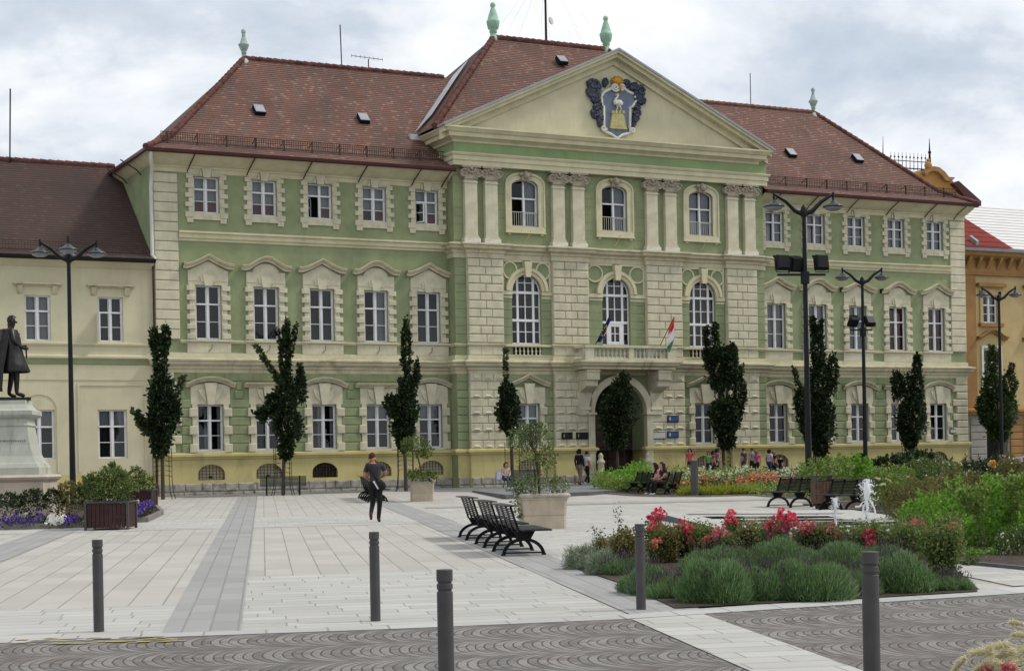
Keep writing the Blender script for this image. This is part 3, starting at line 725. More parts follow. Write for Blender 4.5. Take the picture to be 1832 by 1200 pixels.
for c_ in (RC[0],RC[2]): place_part('sr1',T,c_,N1,surround_arch)
place_part('sr1c',T,RC[1],N1,lambda T:surround_arch(T,1.67,.40))
BAL=[(.055,0),(.055,.04),(.035,.06),(.03,.09),(.06,.18),(.055,.24),(.03,.32),(.028,.36),(.05,.40),(.05,.44)]
for c_ in (RC[0],RC[2]):
    m=MB().mat('cream_stone'); m.fb(c_-1.34,c_+1.34,N1,N1+.1,6.92,6.98); m.fb(c_-1.34,c_+1.34,N1,N1+.17,7.38,7.46)
    m.mat('dark_interior'); m.fb(c_-.78,c_+.78,N1,N1+.01,6.98,7.38); p_=m.build('balustrade_panel',T)  # flat dark plate on the wall paints the shaded gap behind the balusters
    m=MB().mat('cream_stone')
    for k in range(7): m.lathe([(r,z*.88) for r,z in BAL],(c_-.66+k*.22,-N1-.07,6.98),8)
    m.build('baluster',p_)
# --- pilasters
def pilaster(T):
    m=MB().mat('cream_stone'); m.blk(-.33,.33,0,.24,12.62,15.3,.02); m.fb(-.36,.36,0,.27,15.14,15.2)
    o=m.build('pilaster',T)
    b=MB().mat('cornice_plaster'); b.fb(-.38,.38,0,.30,12.5,12.58); b.fb(-.355,.355,0,.27,12.58,12.63); b.mat('white_stucco'); b.fb(-.43,.43,0,.33,12.3,12.5); b.build('pilaster_base',o)
    k=MB().mat('capital_stone'); k.fb(-.5,.5,0,.36,15.86,15.95); k.blk(-.36,.36,0,.3,15.3,15.86,.03); r2=random.Random(3)
    for sx in(-1,1):
        k.tube([(sx*.37,0,15.6),(sx*.37,-.33,15.6)],.2,14)
        sp=[(sx*.37+sx*(.2-.017*i)*math.cos(i*.55),-.36,15.6+(.2-.017*i)*math.sin(i*.55)) for i in range(11)]; k.tube(sp,.032,5)
    for i in range(9): t=i/8*PI; k.ball((-.2*math.cos(t),-.33,15.78-.17*math.sin(t)),.05,6,5,.2,r2)
    k.ball((0,-.32,15.8),(.09,.08,.08),7,5,.2,r2); k.build('capital',o); return o
for s_ in (15.12,16.2,19.87,20.98,25.22,26.33,30.1,31.17): place_part('pil',T,s_,N1,pilaster)
# --- entablature and pediment
EP=[(LS,-2.4),(LS,.95),(RS,.95),(RS,-2.4)]
m=MB().mat('cream_plaster'); m.mould([(-.25,15.95),(.08,15.95),(.08,16.18),(.13,16.2),(.13,16.4),(.17,16.42),(.22,16.5),(.22,16.55),(.05,16.56)],EP); m.build('architrave',T)
m=MB().mat('green_frieze'); m.mould([(.04,16.5),(.05,17.05)],EP); m.build('frieze',T)
m=MB().mat('cream_plaster'); m.mould([(.05,17.0),(.14,17.03),(.16,17.12),(.3,17.2),(.46,17.24),(.48,17.42),(.56,17.45),(.66,17.58),(.7,17.6),(.7,17.68),(0,17.74)],EP); m.v=[((23+(x-23)*.932) if x>31.9 else x,y,z) for x,y,z in m.v]
m.build('main_cornice',T)
A0,A1,AZ=13.5,32.2,22.05
m=MB().mat('beige_plaster'); m.prism([(14.0,17.68),(31.8,17.68),(23.0,21.75)],.9,1.0)
m.build('tympanum',T)
m=MB().mat('cream_plaster')
def rak(d0,d1,a,b):
    top=[(A0,17.70),(23.0,AZ),(A1,17.70)]; lo=[(x,z-d1) for x,z in top]; hi=[(x,z-d0) for x,z in top]
    m.band(lo,hi,a,b)
rak(.30,.62,.95,1.15); rak(.12,.32,.95,1.5); rak(0,.13,.95,1.66)
m.build('raking_cornice',T)
m=MB().mat('zinc'); m.band([(A0-.08,17.66),(23.0,AZ+.0),(A1+.08,17.66)],[(A0-.08,17.77),(23.0,AZ+.1),(A1+.08,17.77)],.9,1.72); m.build('pediment_flashing',T)
# --- roofs
def rz_(n): return 15.74+(1.1-n)*.5 if n>-.6 else 16.59+(-.6-n)*.965
RX0,RX1,RZ=6.25,40.6,16.59+5.4*.965
m=MB().mat('roof_tiles_x'); P=lambda s_,n_,z_:(s_,-n_,z_)
for a,b,a2,b2 in ((-.55,LS,1.0,LS),(RS,46.55,RS,45.2)): m.add([P(a,1.1,15.74),P(b,1.1,15.74),P(b2,-.6,16.59),P(a2,-.6,16.59)],[(0,1,2,3)])
m.add([P(1.0,-.6,16.59),P(45.2,-.6,16.59),P(RX1,-6,RZ),P(RX0,-6,RZ)],[(0,1,2,3)])
m.add([P(45.2,-11.4,16.59),P(1.0,-11.4,16.59),P(RX0,-6,RZ),P(RX1,-6,RZ)],[(0,1,2,3)])
m.add([P(46.55,-13.1,15.74),P(-.55,-13.1,15.74),P(1.0,-11.4,16.59),P(45.2,-11.4,16.59)],[(0,1,2,3)])
m.mat('roof_tiles_y')
for e0,e1,rx in ((-.55,1.0,RX0),(46.55,45.2,RX1)):
    m.add([P(e0,-13.1,15.74),P(e0,1.1,15.74),P(e1,-.6,16.59),P(e1,-11.4,16.59)],[(0,1,2,3)]); m.add([P(e1,-11.4,16.59),P(e1,-.6,16.59),P(rx,-6,RZ)],[(0,1,2)])
ROOF=m.build('wing_roof',T)
CE0,CE1,CR0,CR1,CZ=13.45,32.5,19.9,26.75,24.15
m=MB().mat('roof_tiles_x')
m.add([P(CE0,.6,17.74),P(CE1,.6,17.74),P(CR1,-6,CZ),P(CR0,-6,CZ)],[(0,1,2,3)]); m.add([P(CE1,-13.4,17.74),P(CE0,-13.4,17.74),P(CR0,-6,CZ),P(CR1,-6,CZ)],[(0,1,2,3)])
m.mat('roof_tiles_y'); m.add([P(CE0,-13.4,17.74),P(CE0,.6,17.74),P(CR0,-6,CZ)],[(0,1,2)]); m.add([P(CE1,-13.4,17.74),P(CE1,.6,17.74),P(CR1,-6,CZ)],[(0,1,2)])
m.add([P(A0,1.68,17.76),P(23.0,1.68,AZ+.08),P(23.0,-3.9,AZ+.08)],[(0,1,2)]); m.add([P(A1,1.68,17.76),P(23.0,1.68,AZ+.08),P(23.0,-3.9,AZ+.08)],[(0,1,2)])
CROOF=m.build('centre_roof',T)
def ridge(pts,par,r=.13,step=.38):
    m=MB().mat('ridge_tile'); P_=[];R_=[]
    for a,b in zip(pts,pts[1:]):
        a=Vector(a);b=Vector(b);n=max(1,int((b-a).length/step))
        for i in range(n): P_+=[a.lerp(b,i/n),a.lerp(b,(i+.92)/n)]; R_+=[r*1.22,r*.95]
    m.tube(P_,R_,8); m.build('ridge_cap',par)
ridge([P(-.55,1.1,15.78),P(1.0,-.6,16.62),P(RX0,-6,RZ),P(17.0,-6,RZ)],ROOF); ridge([P(46.55,1.1,15.78),P(45.2,-.6,16.62),P(RX1,-6,RZ),P(29,-6,RZ)],ROOF)
ridge([P(CE0,.6,17.8),P(CR0,-6,CZ),P(CR1,-6,CZ),P(CE1,.6,17.8)],CROOF,.15)
for sx,ca,cb,r0 in ((1,CE0,CR0,LS),(-1,CE1,CR1,RS)):
    m=MB().mat('flashing'); v0=P(ca,-1.8,17.78+.02); sl=(CZ-17.74)/abs(cb-ca); v1=P(ca+sx*(RZ-17.74)/sl,-6,RZ+.05)
    off=Vector((sx*.95,.05,.95*sl+.14)); o2=Vector((-sx*.08,-.1,.05)); a=Vector(v0);b=Vector(v1)
    m.add([a+o2,b+o2,b+off,a+off],[(0,1,2,3)]); m.box(v0[0]-.35,v0[0]+.3,v0[1]-.3,v0[1]+.2,17.5,17.78); m.build('valley_flashing',CROOF)
for a,b in ((.35,LS-.2),(RS+.2,45.7)):
    m=MB().mat('iron_rust'); n_=.25; z_=rz_(n_)
    for dz in (.1,.3,.5): m.tube([P(a,n_,z_+dz),P(b,n_,z_+dz)],.02,4)
    k=a
    while k<b: m.box(k-.010,k+.010,-n_-.01,-n_+.01,z_+.1,z_+.5); k+=.11
    k=a+.3
    while k<b: m.box(k-.025,k+.025,-n_-.03,-n_+.03,z_-.05,z_+.52); m.tube([P(k,n_,z_+.5),P(k,n_-.5,z_+.3)],.018,4); k+=1.35
    m.build('snow_guard',ROOF)
def skylight(par,s_,n_,slope,z_):
    a=math.atan(slope); u=Vector((0,math.cos(a),math.sin(a))); nn=Vector((0,-math.sin(a),math.cos(a))); c0=Vector((s_,-n_,z_))
    m=MB().mat('gutter_red'); m.mat('iron_black'); m.obox(c0+nn*.08,(.25,0,0),u*.31,nn*.11); m.mat('zinc'); m.obox(c0+nn*.2,(.235,0,0),u*.29,nn*.02); m.build('roof_hatch',par)
for x in (5.8,11.05,36.35,40.95): skylight(ROOF,x,-2.55,.965,rz_(-2.55))
skylight(CROOF,23.1,-4.45,.866,17.74+(1.4+4.45)*.866)
# --- finials
def finial(par,s_,n_,z_,k,mat,fat=1):
    m=MB().mat(mat); m.lathe([(r*k*fat,z*k) for r,z in [(.26,-.2),(.26,.05),(.2,.1),(.2,.28),(.26,.32),(.22,.42),(.34,.55),(.42,.95),(.42,1.05),(.36,1.08),(.3,1.35),(.17,1.75),(.15,1.8),(.12,1.9),(.17,1.98),(.17,2.1),(.1,2.2),(.02,2.24)]],P(s_,n_,z_),12)
    m.build('finial',par)
def finial2(par,s_,n_,z_,k):
    m=MB().mat('pale_copper'); m.lathe([(r*k,z*k) for r,z in [(.5,-.5),(.3,-.1),(.16,.05),(.16,.35),(.22,.38),(.16,.46),(.22,.55),(.4,.95),(.42,1.02),(.3,1.1),(.17,1.5),(.12,1.62),(.15,1.68),(.1,1.76),(.17,1.88),(.18,2.02),(.1,2.15),(.02,2.2)]],P(s_,n_,z_),12)
    m.build('finial',par)
finial(CROOF,CR0,-6,CZ,.83,'verdigris'); finial(CROOF,CR1,-6,CZ,.83,'verdigris'); finial2(ROOF,RX0,-6,RZ,.66); finial2(ROOF,RX1,-6,RZ,.66)
# --- masts
m=MB().mat('iron_black'); m.tube([P(11.35,-6,RZ),P(11.3,-6,RZ+2.15)],.03,5); m.tube([P(32.6,-6,RZ),P(35.95,-6,RZ)],.01,4); m.build('lightning_rod',ROOF)
m=MB().mat('iron_black'); m.tube([P(36.2,-6,RZ),P(36.2,-6,RZ+1.9)],.025,5); m.build('lightning_rod',ROOF)
m=MB().mat('iron_black'); m.tube([P(12.8,-6,RZ),P(12.8,-6,RZ+.55)],.03,5); m.tube([P(11.8,-5.8,RZ+.6),P(13.7,-6.3,RZ+.68)],.018,4)
for k in range(8): a=Vector(P(11.8+.27*k,-5.8-.07*k,RZ+.6+.011*k)); m.tube([a+Vector((0,0,-.09)),a+Vector((0,0,.09))],.01,4)
m.build('television_aerial',ROOF)
m=MB().mat('iron_black'); b0=Vector(P(23.05,-6,CZ)); m.tube([b0,b0+Vector((0,0,4.4))],[.07,.05],6); m.tube([b0+Vector((0,0,2.2)),b0+Vector((-.12,-.1,2.2))],.03,5)
for a in range(8):
    e_=b0+Vector((3.6*math.cos(a*.785+.3),2.9*math.sin(a*.785+.3),-.4 if a%2 else -1.0)); m.tube([b0+Vector((0,0,4.2)),e_],.0035,3)
mo=m.build('radio_mast',CROOF); m=MB().mat('plaque_pale'); m.lathe([(.02,0),(.12,.02),(.2,.07),(.22,.12)],(0,0,0),12); d=m.build('dish_aerial',mo); d.location=b0+Vector((.16,-.12,1.15)); d.rotation_euler=(R(80),0,R(35))
# --- rainwater pipe
m=MB().mat('pipe_white'); m.tube([P(-.3,1.0,15.62),P(-.3,.95,15.35),P(-.15,.55,15.0),P(-.08,.2,14.65),P(-.1,.14,14.2),P(-.1,.14,11.2),P(.02,.3,10.98)],.085,8); m.build('downpipe',T)
m=MB().mat('iron_rust'); m.tube([P(-.06,.12,10.95),P(-.06,.12,.6)],.05,6); m.build('downpipe',T)
# --- portal
CD=RC[1]
m=MB().mat('cream_stone'); m.fb(21.2,21.28,N1,N2+.02,2.47,6.06); 
zc=4.18
m.band(arc(CD,zc,1.5,1.5,PI,0,24),arc(CD,zc,1.85,1.85,PI,0,24),N1,N2+.12)
for sx in(-1,1):
    a,b=sorted((CD+sx*1.5,CD+sx*1.85)); m.fb(a,b,N1,N2+.12,.3,4.06); m.fb(a-.06,b+.06,N1,N2+.2,4.06,4.18); m.fb(a-.05,b+.05,N1,N2+.18,.3,1.1)
m.prism([(CD-.2,5.6),(CD+.2,5.6),(CD+.3,6.06),(CD-.3,6.06)],N1,N2+.3)
m.build('portal',T)
m=MB().mat('door_wood')
for sx in(-1,1):
    a,b=sorted((CD+sx*.02,CD+sx*1.49)); m.fb(a,b,-.52,-.45,.55,4.15)
    for i in range(4): z=.75+i*.85; m.blk(a+.2,b-.2,-.45,-.40,z,z+.7,.04)
dr=m.build('door',T)
m=MB().mat('dark_interior'); m.prism([(CD-1.5,4.15),(CD+1.5,4.15)]+arc(CD,4.16,1.5,1.5,0,PI,16),-.55,-.5); m.fb(CD-1.6,CD+1.6,-.6,-.56,.4,5.8); m.build('fanlight',dr)
m=MB().mat('iron_black'); m.ball((CD+.12,.38,1.9),.05); m.ball((CD-.12,.38,1.9),.05); m.build('door_knob',dr)
# --- basement windows
def bsm(full_dark=False):
    def f(T):
        m=MB().mat('dark_interior'); m.add([(-.62,.3,1.26),(.62,.3,1.26),(.62,.3,1.96),(-.62,.3,1.96)],[(0,1,2,3)]); m.mat('cornice_plaster' if not full_dark else 'dark_interior')
        m.add([(-.6,.2,1.28),(.6,.2,1.28),(.6,.2,1.96),(-.6,.2,1.96)],[(0,1,2,3)])
        if not full_dark: m.mat('dark_interior'); m.add([(-.08,.19,1.32),(.08,.19,1.32),(.08,.19,1.44),(-.08,.19,1.44)],[(0,1,2,3)])
        o=m.build('basement_window',T); g=MB().mat('iron_rust')
        for i in range(8): x=-.55+i*.157; zt=1.52+.42*math.sqrt(max(0,1-(x/.62)**2)); g.box(x-.012,x+.012,.04,.06,1.26,zt)
        for z in (1.38,1.52,1.66,1.8):
            w_=.61 if z<1.54 else .62*math.sqrt(max(0,1-((z-1.53)/.42)**2)); g.box(-w_,w_,.06,.075,z-.01,z+.01)
        g.build('grille',o); return o
    return f
for i,c_ in enumerate(BL+BR): place_part('bd' if i in(2,7) else 'b',T,c_,.03,bsm(i in(2,7)))
for c_ in(RC[0],RC[2]): place_part('b',T,c_,N1+.03,bsm())
# --- balcony
m=MB().mat('cornice_plaster'); B0,B1,BN=20.55,25.75,2.1
m.mould([(0,6.25),(.05,6.27),(.05,6.36),(.2,6.45),(.22,6.55),(.3,6.58),(.3,6.66),(0,6.7)],[(B0,N1),(B0,BN-.2),(B1,BN-.2),(B1,N1)]); m.fb(B0-.02,B1+.02,N1,BN-.18,6.26,6.64)
bo=m.build('balcony',T)
m=MB().mat('cream_stone')
for a,b in ((B0,B0+.5),(B1-.5,B1),(23.0,23.3)): m.fb(a,b,BN-.32,BN,6.66,7.3)
for a,b in ((B0+.02,B1-.02),): m.fb(a,b,BN-.3,BN-.02,6.68,6.8); m.fb(a-.06,b+.06,BN-.36,BN+.05,7.3,7.42)
for s_ in (B0,B1-.28): m.fb(s_,s_+.28,N2,BN-.32,6.68,6.8); m.fb(s_-.05,s_+.33,N2,BN-.36,7.3,7.415)
m.build('parapet',bo)
def bal(par,s_,n_):
    if 'bal' not in WIN: m=MB().mat('white_stucco'); m.lathe([(r*1.15,z*1.14) for r,z in BAL],(0,0,0),8); WIN['bal']=o=m.build('baluster',par)
    else: o=copy_tree(WIN['bal'],None,None,None,None,par)
    o.location=(s_,-n_,6.8)
for k in range(8): bal(bo,21.2+k*.235,BN-.16); bal(bo,23.5+k*.235,BN-.16)
for k in range(3): bal(bo,B0+.14,1.25+k*.22); bal(bo,B1-.14,1.25+k*.22)
for s_ in (20.75,24.85):
    m=MB().mat('cream_stone'); m.fb(s_,s_+.72,N1,1.85,5.75,6.25); m.fb(s_-.03,s_+.75,N1,1.9,6.13,6.2)
    m.prism([(-N2,5.1),(-1.7,5.45),(-1.72,5.75),(-N1,5.75),(-N1,4.3),(-N2-.15,4.3)],s_+.04,s_+.68,'yz'); m.fb(s_,s_+.72,N1,N2+.12,4.05,5.2)
    m.tube([(s_+.02,-1.5,5.55),(s_+.7,-1.5,5.55)],.2,12); m.build('console',bo)
# --- plaques
for x0,x1,y0,y1,mt in ((1006,1023,774,784,'plaque_dark'),(1032,1051,774,784,'plaque_dark'),(1195,1213,744,754,'plaque_blue'),(1195,1213,772,782,'plaque_blue'),(1168,1190,773,784,'plaque_pale'),(1700,1709,768,774,'plaque_pale')):
    n_=1.0 if x0<1500 else .12; a,za=FS(x0,y1,n_-.02); b,zb=FS(x1,y0,n_-.02); m=MB().mat('iron_black'); m.fb(a-.03,b+.03,n_-.06,n_,za-.03,zb+.03); m.mat(mt); m.fb(a,b,n_,n_+.02,za,zb)
    if mt=='plaque_blue': m.mat('plaque_pale'); m.fb(a+.06,a+.14,n_+.02,n_+.024,(za+zb)/2-.08,(za+zb)/2+.08)
    if mt=='plaque_dark': m.mat('plaque_pale'); m.fb(a+.07,a+.1,n_+.02,n_+.024,(za+zb)/2-.08,(za+zb)/2+.08)
    m.build('wall_plaque',T)
for c_ in BL: m=MB().mat('brown_trim'); m.tube([P(c_+.12,.10,7.33),P(c_+.1,.12,7.15),P(c_-.05,.1,6.98)],.014,4); m.build('cable',T)
for c_ in RC: m=MB().mat('ochre_plaster'); m.tube([P(c_+.25,N1+.14,13.0),P(c_+.12,N1+.1,12.7),P(c_-.1,N1+.08,12.45)],.02,4); m.build('cable',T)
# --- coat of arms, traced on the gable
def K(x,y): return FS(980+x*.131,120+y*.131,1.0)
CA=empty('coat_of_arms',(0,0,0)); CA.parent=T
sh=[(860,300),(770,340),(745,360),(700,420),(715,440),(720,530),(745,545),(748,830),(730,870),(850,930),(930,985),(1000,935),(1110,905),(1100,840),(1105,560),(1135,555),(1190,465),(1150,375),(1080,350),(1010,290),(935,250)]
m=MB().mat('shield_blue'); m.prism([K(*p_) for p_ in sh][::-1],1.0,1.12); m.build('shield',CA)
m=MB().mat('white_stucco'); pts=[(K(*p_)[0],-1.14,K(*p_)[1]) for p_ in sh+[sh[0]]]; m.tube(pts,.075,8)
def spiral(cx,cy,r,turn,sg,a0=0): return [(K(cx+sg*r*(1-i/22)*math.cos(a0+i*turn/18),cy+r*(1-i/22)*math.sin(a0+i*turn/18))[0],-1.2,K(cx,cy+r*(1-i/22)*math.sin(a0+i*turn/18))[1]) for i in range(19)]
for a in ((895,290,60,11,1),(985,285,48,11,-1),(740,845,38,9,1),(1130,870,38,9,-1)): m.tube(spiral(*a),.055,6)
m.build('scroll_frame',CA)
r2=random.Random(8)
for nm,cl in (('acanthus',[(605,250,95,75),(600,350,90,80),(665,300,60,60),(770,220,40,60),(635,440,65,60),(665,540,60,60),(635,640,65,65),(695,700,45,75),(695,770,34,50),(665,400,50,60)]),('acanthus',[(1060,240,45,60),(1170,280,75,60),(1250,340,70,80),(1230,430,70,75),(1280,460,45,60),(1200,540,60,50),(1200,640,55,55),(1180,720,55,50),(1160,790,30,45),(1180,380,40,50)])):
    m=MB().mat('leaf_blue')
    for x,y,rx,ry in cl:
        s_,z_=K(x,y); kx=.131/36*1.13; m.ball((s_,-1.05,z_),(rx*kx*.95,.15,ry*kx*.95),12,8,.16,r2)
        for j in range(9):
            a=r2.uniform(0,6.28); q_=K(x+rx*.75*math.cos(a),y+ry*.75*math.sin(a)); m.ball((q_[0],-1.1-r2.uniform(0,.08),q_[1]),(rx*kx*.3,.1,ry*kx*.3),7,5,.25,r2)
        sp=[]; 
        for i in range(12): t=i*.6; rr=rx*.62*(1-i/14); q_=K(x+rr*math.cos(t),y+rr*math.sin(t)); sp.append((q_[0],-1.2,q_[1]))
        m.tube(sp,.04,5)
    m.build(nm,CA)
m=MB().mat('gold'); s_,z_=K(935,205); m.ball((s_,-1.1,z_),(.36,.18,.26),14,8)
for j in range(7): a=R(20+23*j); m.tube([(s_,-1.2,z_-.15),(s_+.34*math.cos(a),-1.22,z_-.12+.34*math.sin(a))],.035,5)
m.ball((K(955,300)[0],-1.2,K(955,300)[1]),(.09,.09,.2)); m.build('shell_crest',CA)
m=MB().mat('tower_yellow'); m.prism([K(*p_) for p_ in ((820,850),(1050,865),(1000,645),(855,640))],1.1,1.24)
for x in(862,905,950,1000): q_=K(x,628); m.fb(q_[0]-.07,q_[0]+.07,1.1,1.26,q_[1]-.07,q_[1]+.06)
m.build('tower',CA)
m=MB().mat('white_stucco'); T3=lambda *p_:[(K(*q_)[0],-1.2,K(*q_)[1]) for q_ in p_]
m.ball((K(942,505)[0],-1.2,K(942,505)[1]),(.24,.12,.17),12,8); m.tube(T3((905,520),(888,480),(900,450),(925,420),(935,395),(920,388)),[.12,.1,.065,.05,.05,.06],7); m.tube(T3((925,390),(895,402)),[.04,.015],5)
m.tube(T3((925,545),(925,580),(895,622)),[.06,.035,.025],6); m.tube(T3((955,545),(970,580),(968,622)),[.06,.035,.025],6); m.tube(T3((985,505),(1000,525)),[.08,.03],5); m.build('bird',CA)
# ============================================================ LEFT BUILDING
LB=empty('beige_house',L2W(-.0,-.08,0),TH,'beige two storey house with dark red tiled roof adjoining the town hall on the left','building')
WL=[-5.05,-1.93,-8.2,-11.3,-14.4]
m=MB().mat('beige_plaster'); wall(m,-17,-.02,1.6,10.95,0,[(c-.55,c+.55,7.38,9.32,0) for c in WL]+[(c-.64,c+.64,2.3,4.42,0) for c in WL])
m.add([(-17,0,.2),(-17,12,.2),(-17,12,10.9),(-17,0,10.9)],[(0,1,2,3)]); m.build('wall',LB)
m=MB().mat('yellow_plaster'); m.fb(-17,-.02,-.3,.02,.2,1.62); m.build('plinth',LB)
m=MB().mat('beige_plaster'); m.mould([(0,7.15),(.04,7.17),(.1,7.24),(.1,7.3),(0,7.33)],[(-17,0),(-.02,0)]); m.mould([(0,6.6),(.05,6.6),(.16,6.66),(.16,6.74),(0,6.8)],[(-17,0),(-.02,0)])
m.mould([(0,5.68),(.03,5.7),(.03,6.35),(0,6.37)],[(-17,0),(-.02,0)]); m.build('string_course',LB)
m=MB().mat('green_plaster'); m.fb(-17,-.02,0,.06,6.4,6.6); m.build('green_band',LB)
m=MB().mat('beige_plaster')
for c_ in WL:   # raised fields round the ground floor windows
    if c_ in(-5.05,-8.2,-14.4): m.band([(c_-.72,1.7),(c_-.72,4.45)]+arc(c_,4.45,.72,.62,PI,0,12)[1:]+[(c_+.72,1.7)],[(c_-.84,1.7),(c_-.84,4.45)]+arc(c_,4.45,.84,.74,PI,0,12)[1:]+[(c_+.84,1.7)],0,.03)
    else: m.band([(c_-1.4,1.7),(c_-1.4,5.45),(c_+1.4,5.45),(c_+1.4,1.7)],[(c_-1.5,1.7),(c_-1.5,5.55),(c_+1.5,5.55),(c_+1.5,1.7)],0,.035)
m.build('wall_field',LB)
for c_ in WL:
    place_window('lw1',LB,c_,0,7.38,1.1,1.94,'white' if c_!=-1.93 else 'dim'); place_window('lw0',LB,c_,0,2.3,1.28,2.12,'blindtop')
def lhood(T):
    m=MB().mat('cornice_plaster'); m.fb(-.98,.98,0,.1,9.72,9.78); m.fb(-1.02,1.02,0,.22,9.78,9.86)
    for s_ in(-.85,.62): m.prism([(0,9.35),(0,9.72),(-.17,9.72),(-.06,9.42)],s_,s_+.22,'yz')
    return m.build('window_hood',T)
for c_ in WL: place_part('lhood',LB,c_,0,lhood)
m=MB().mat('white_paint'); a=Vector((-2.5,-.02,8.0)); m.obox(a+Vector((-.02,-.24,0)),(.02,0,0),(0,.25,0),(0,0,.62)); m.build('open_casement',LB)
m=MB().mat('roof_tiles_dark')
m.add([P(-18,.55,10.95),P(-.05,.55,10.95),P(-.05,-.6,11.6),P(-17,-.6,11.6)],[(0,1,2,3)]); m.add([P(-17.5,-.6,11.6),P(-.05,-.6,11.6),P(-.05,-6.2,16.15),P(-17.5,-6.2,16.15)],[(0,1,2,3)]); m.add([P(-17.5,-12.4,11.2),P(-.05,-12.4,11.2),P(-.05,-6.2,16.15),P(-17.5,-6.2,16.15)],[(0,1,2,3)])
lr=m.build('roof',LB); ridge([P(-17.5,-6.2,16.15),P(-.1,-6.2,16.15)],lr)
m=MB().mat('iron_black'); m.mould([(.45,10.84),(.55,10.8),(.66,10.86),(.68,10.97),(.5,10.98)],[(-18,0),(-.05,0)]); m.build('gutter',LB)
m=MB().mat('iron_rust'); z_=11.18
for dz in(.1,.28,.45): m.tube([P(-17,.1,z_+dz),P(-.3,.1,z_+dz)],.014,4)
k=-17
while k<-.3: m.box(k-.008,k+.008,-.108,-.092,z_+.1,z_+.45); k+=.13
m.build('snow_guard',lr)
m=MB().mat('iron_black'); m.tube([P(-5.0,-6,16),P(-4.92,-6,19.4)],.035,5); m.build('lightning_rod',lr)
m=MB().mat('beige_plaster'); m.mould([(0,10.55),(.05,10.57),(.2,10.7),(.45,10.84)],[(-17,0),(-.05,0)]); m.build('eave_cove',LB)
# ============================================================ RIGHT BUILDING
OB=empty('orange_house',L2W(0,-1.5,0),TH,'orange and ochre house with pale metal roof right of the town hall','building')
WR=[49.62,53.2,56.8]
m=MB().mat('ochre_plaster'); wall(m,48.45,62,3.9,13.0,0,[(c-.58,c+.58,9.38,10.95,0) for c in WR]+[(c-.6,c+.6,5.6,7.85,0) for c in WR]); m.build('wall',OB)
m=MB().mat('ochre_dark'); wall(m,46.5,48.45,4.2,13.0,.12); m.add([(48.45,-.12,4.2),(48.45,0,4.2),(48.45,0,13),(48.45,-.12,13)],[(0,1,2,3)]); m.build('corner_strip',OB)
m=MB().mat('grey_rust'); wall(m,46.5,62,.3,4.2,.1,[(46.6,47.7,.3,3.3,.5),(49.1,50.7,.3,3.6,0),(52.6,53.9,.3,3.4,.6)],.6)
for i in range(8): m.blk(47.85,49.0,.1,.17,.5+.42*i,.88+.42*i,.03)
m.build('ground_storey',OB)
m=MB().mat('dark_interior'); m.fb(46.5,62,-.7,-.55,.2,4); m.build('entrance',OB)
m=MB().mat('ochre_dark')
for i in range(8): m.blk(50.85,51.9,.1,.2,.5+.42*i,.88+.42*i,.03)
m.build('pilaster',OB); m=MB().mat('brown_trim'); m.fb(52.0,52.45,.1,.3,.4,4.1); m.build('pilaster',OB)
m=MB().mat('ochre_dark'); m.mould([(0,4.0),(.2,4.02),(.25,4.15),(.35,4.2),(.35,4.32),(0,4.4)],[(46.5,.1),(62,.1)]); m.build('string_course',OB)
m=MB().mat('ochre_dark'); m.mould([(0,12.1),(.1,12.12),(.1,12.22),(.05,12.24),(.05,13.0),(.3,13.1),(.55,13.2),(.6,13.35),(.7,13.4),(0,13.45)],[(46.5,.1),(62,.1)])
k=46.9
while k<61: m.prism([(-.15,12.45),(-.5,12.95),(-.55,13.15),(-.15,13.15)],k,k+.22,'yz'); k+=.78
m.build('bracket_cornice',OB)
for c_ in WR:
    place_window('ow2',OB,c_,0,9.38,1.16,1.57,'half'); place_window('ow1',OB,c_,0,5.6,1.2,2.25,'red')
def osur(T):
    m=MB().mat('ochre_plaster')
    for sx in(-1,1):
        a,b=sorted((sx*.58,sx*.8)); m.fb(a,b,0,.08,9.2,11.2)
    m.fb(-.8,.8,0,.08,10.95,11.3); m.mat('ochre_dark'); m.fb(-1.05,1.05,0,.3,11.45,11.65); m.fb(-.9,.9,0,.2,9.15,9.35)
    m.mat('white_stucco'); m.band([(-.62,5.6),(-.62,7.9),(.62,7.9),(.62,5.6)],[(-.78,5.6),(-.78,8.05),(.78,8.05),(.78,5.6)],0,.1)
    m.mat('ochre_dark'); hood(m,1.15,8.35,'bell',.42,.35,.1,.1); return m.build('window_surround',T)
for c_ in WR: place_part('osur',OB,c_,0,osur)
m=MB().mat('zinc'); m.mould([(.65,13.4),(.8,13.42),(.85,13.58),(.6,13.6)],[(46.5,.1),(62,.1)]); m.build('gutter',OB)
m=MB().mat('metal_roof_pale'); m.add([P(46.5,.8,13.55),P(62,.8,13.55),P(62,-5,17.1),P(46.5,-5,17.1)],[(0,1,2,3)]); m.add([P(46.5,-11,13.55),P(62,-11,13.55),P(62,-5,17.1),P(46.5,-5,17.1)],[(0,1,2,3)]); orf=m.build('roof',OB)
m=MB().mat('metal_roof_red'); m.add([P(46.5,.85,13.62),P(50.75,.85,13.62),P(50.3,-5,17.18),P(46.5,-5,17.18)],[(0,1,2,3)]); m.build('red_roof_panel',orf)
m=MB().mat('zinc'); m.obox(P(48.2,.3,13.95),(.1,0,0),(0,.3,.2),(0,-.05,.25)); m.build('roof_hatch',orf)
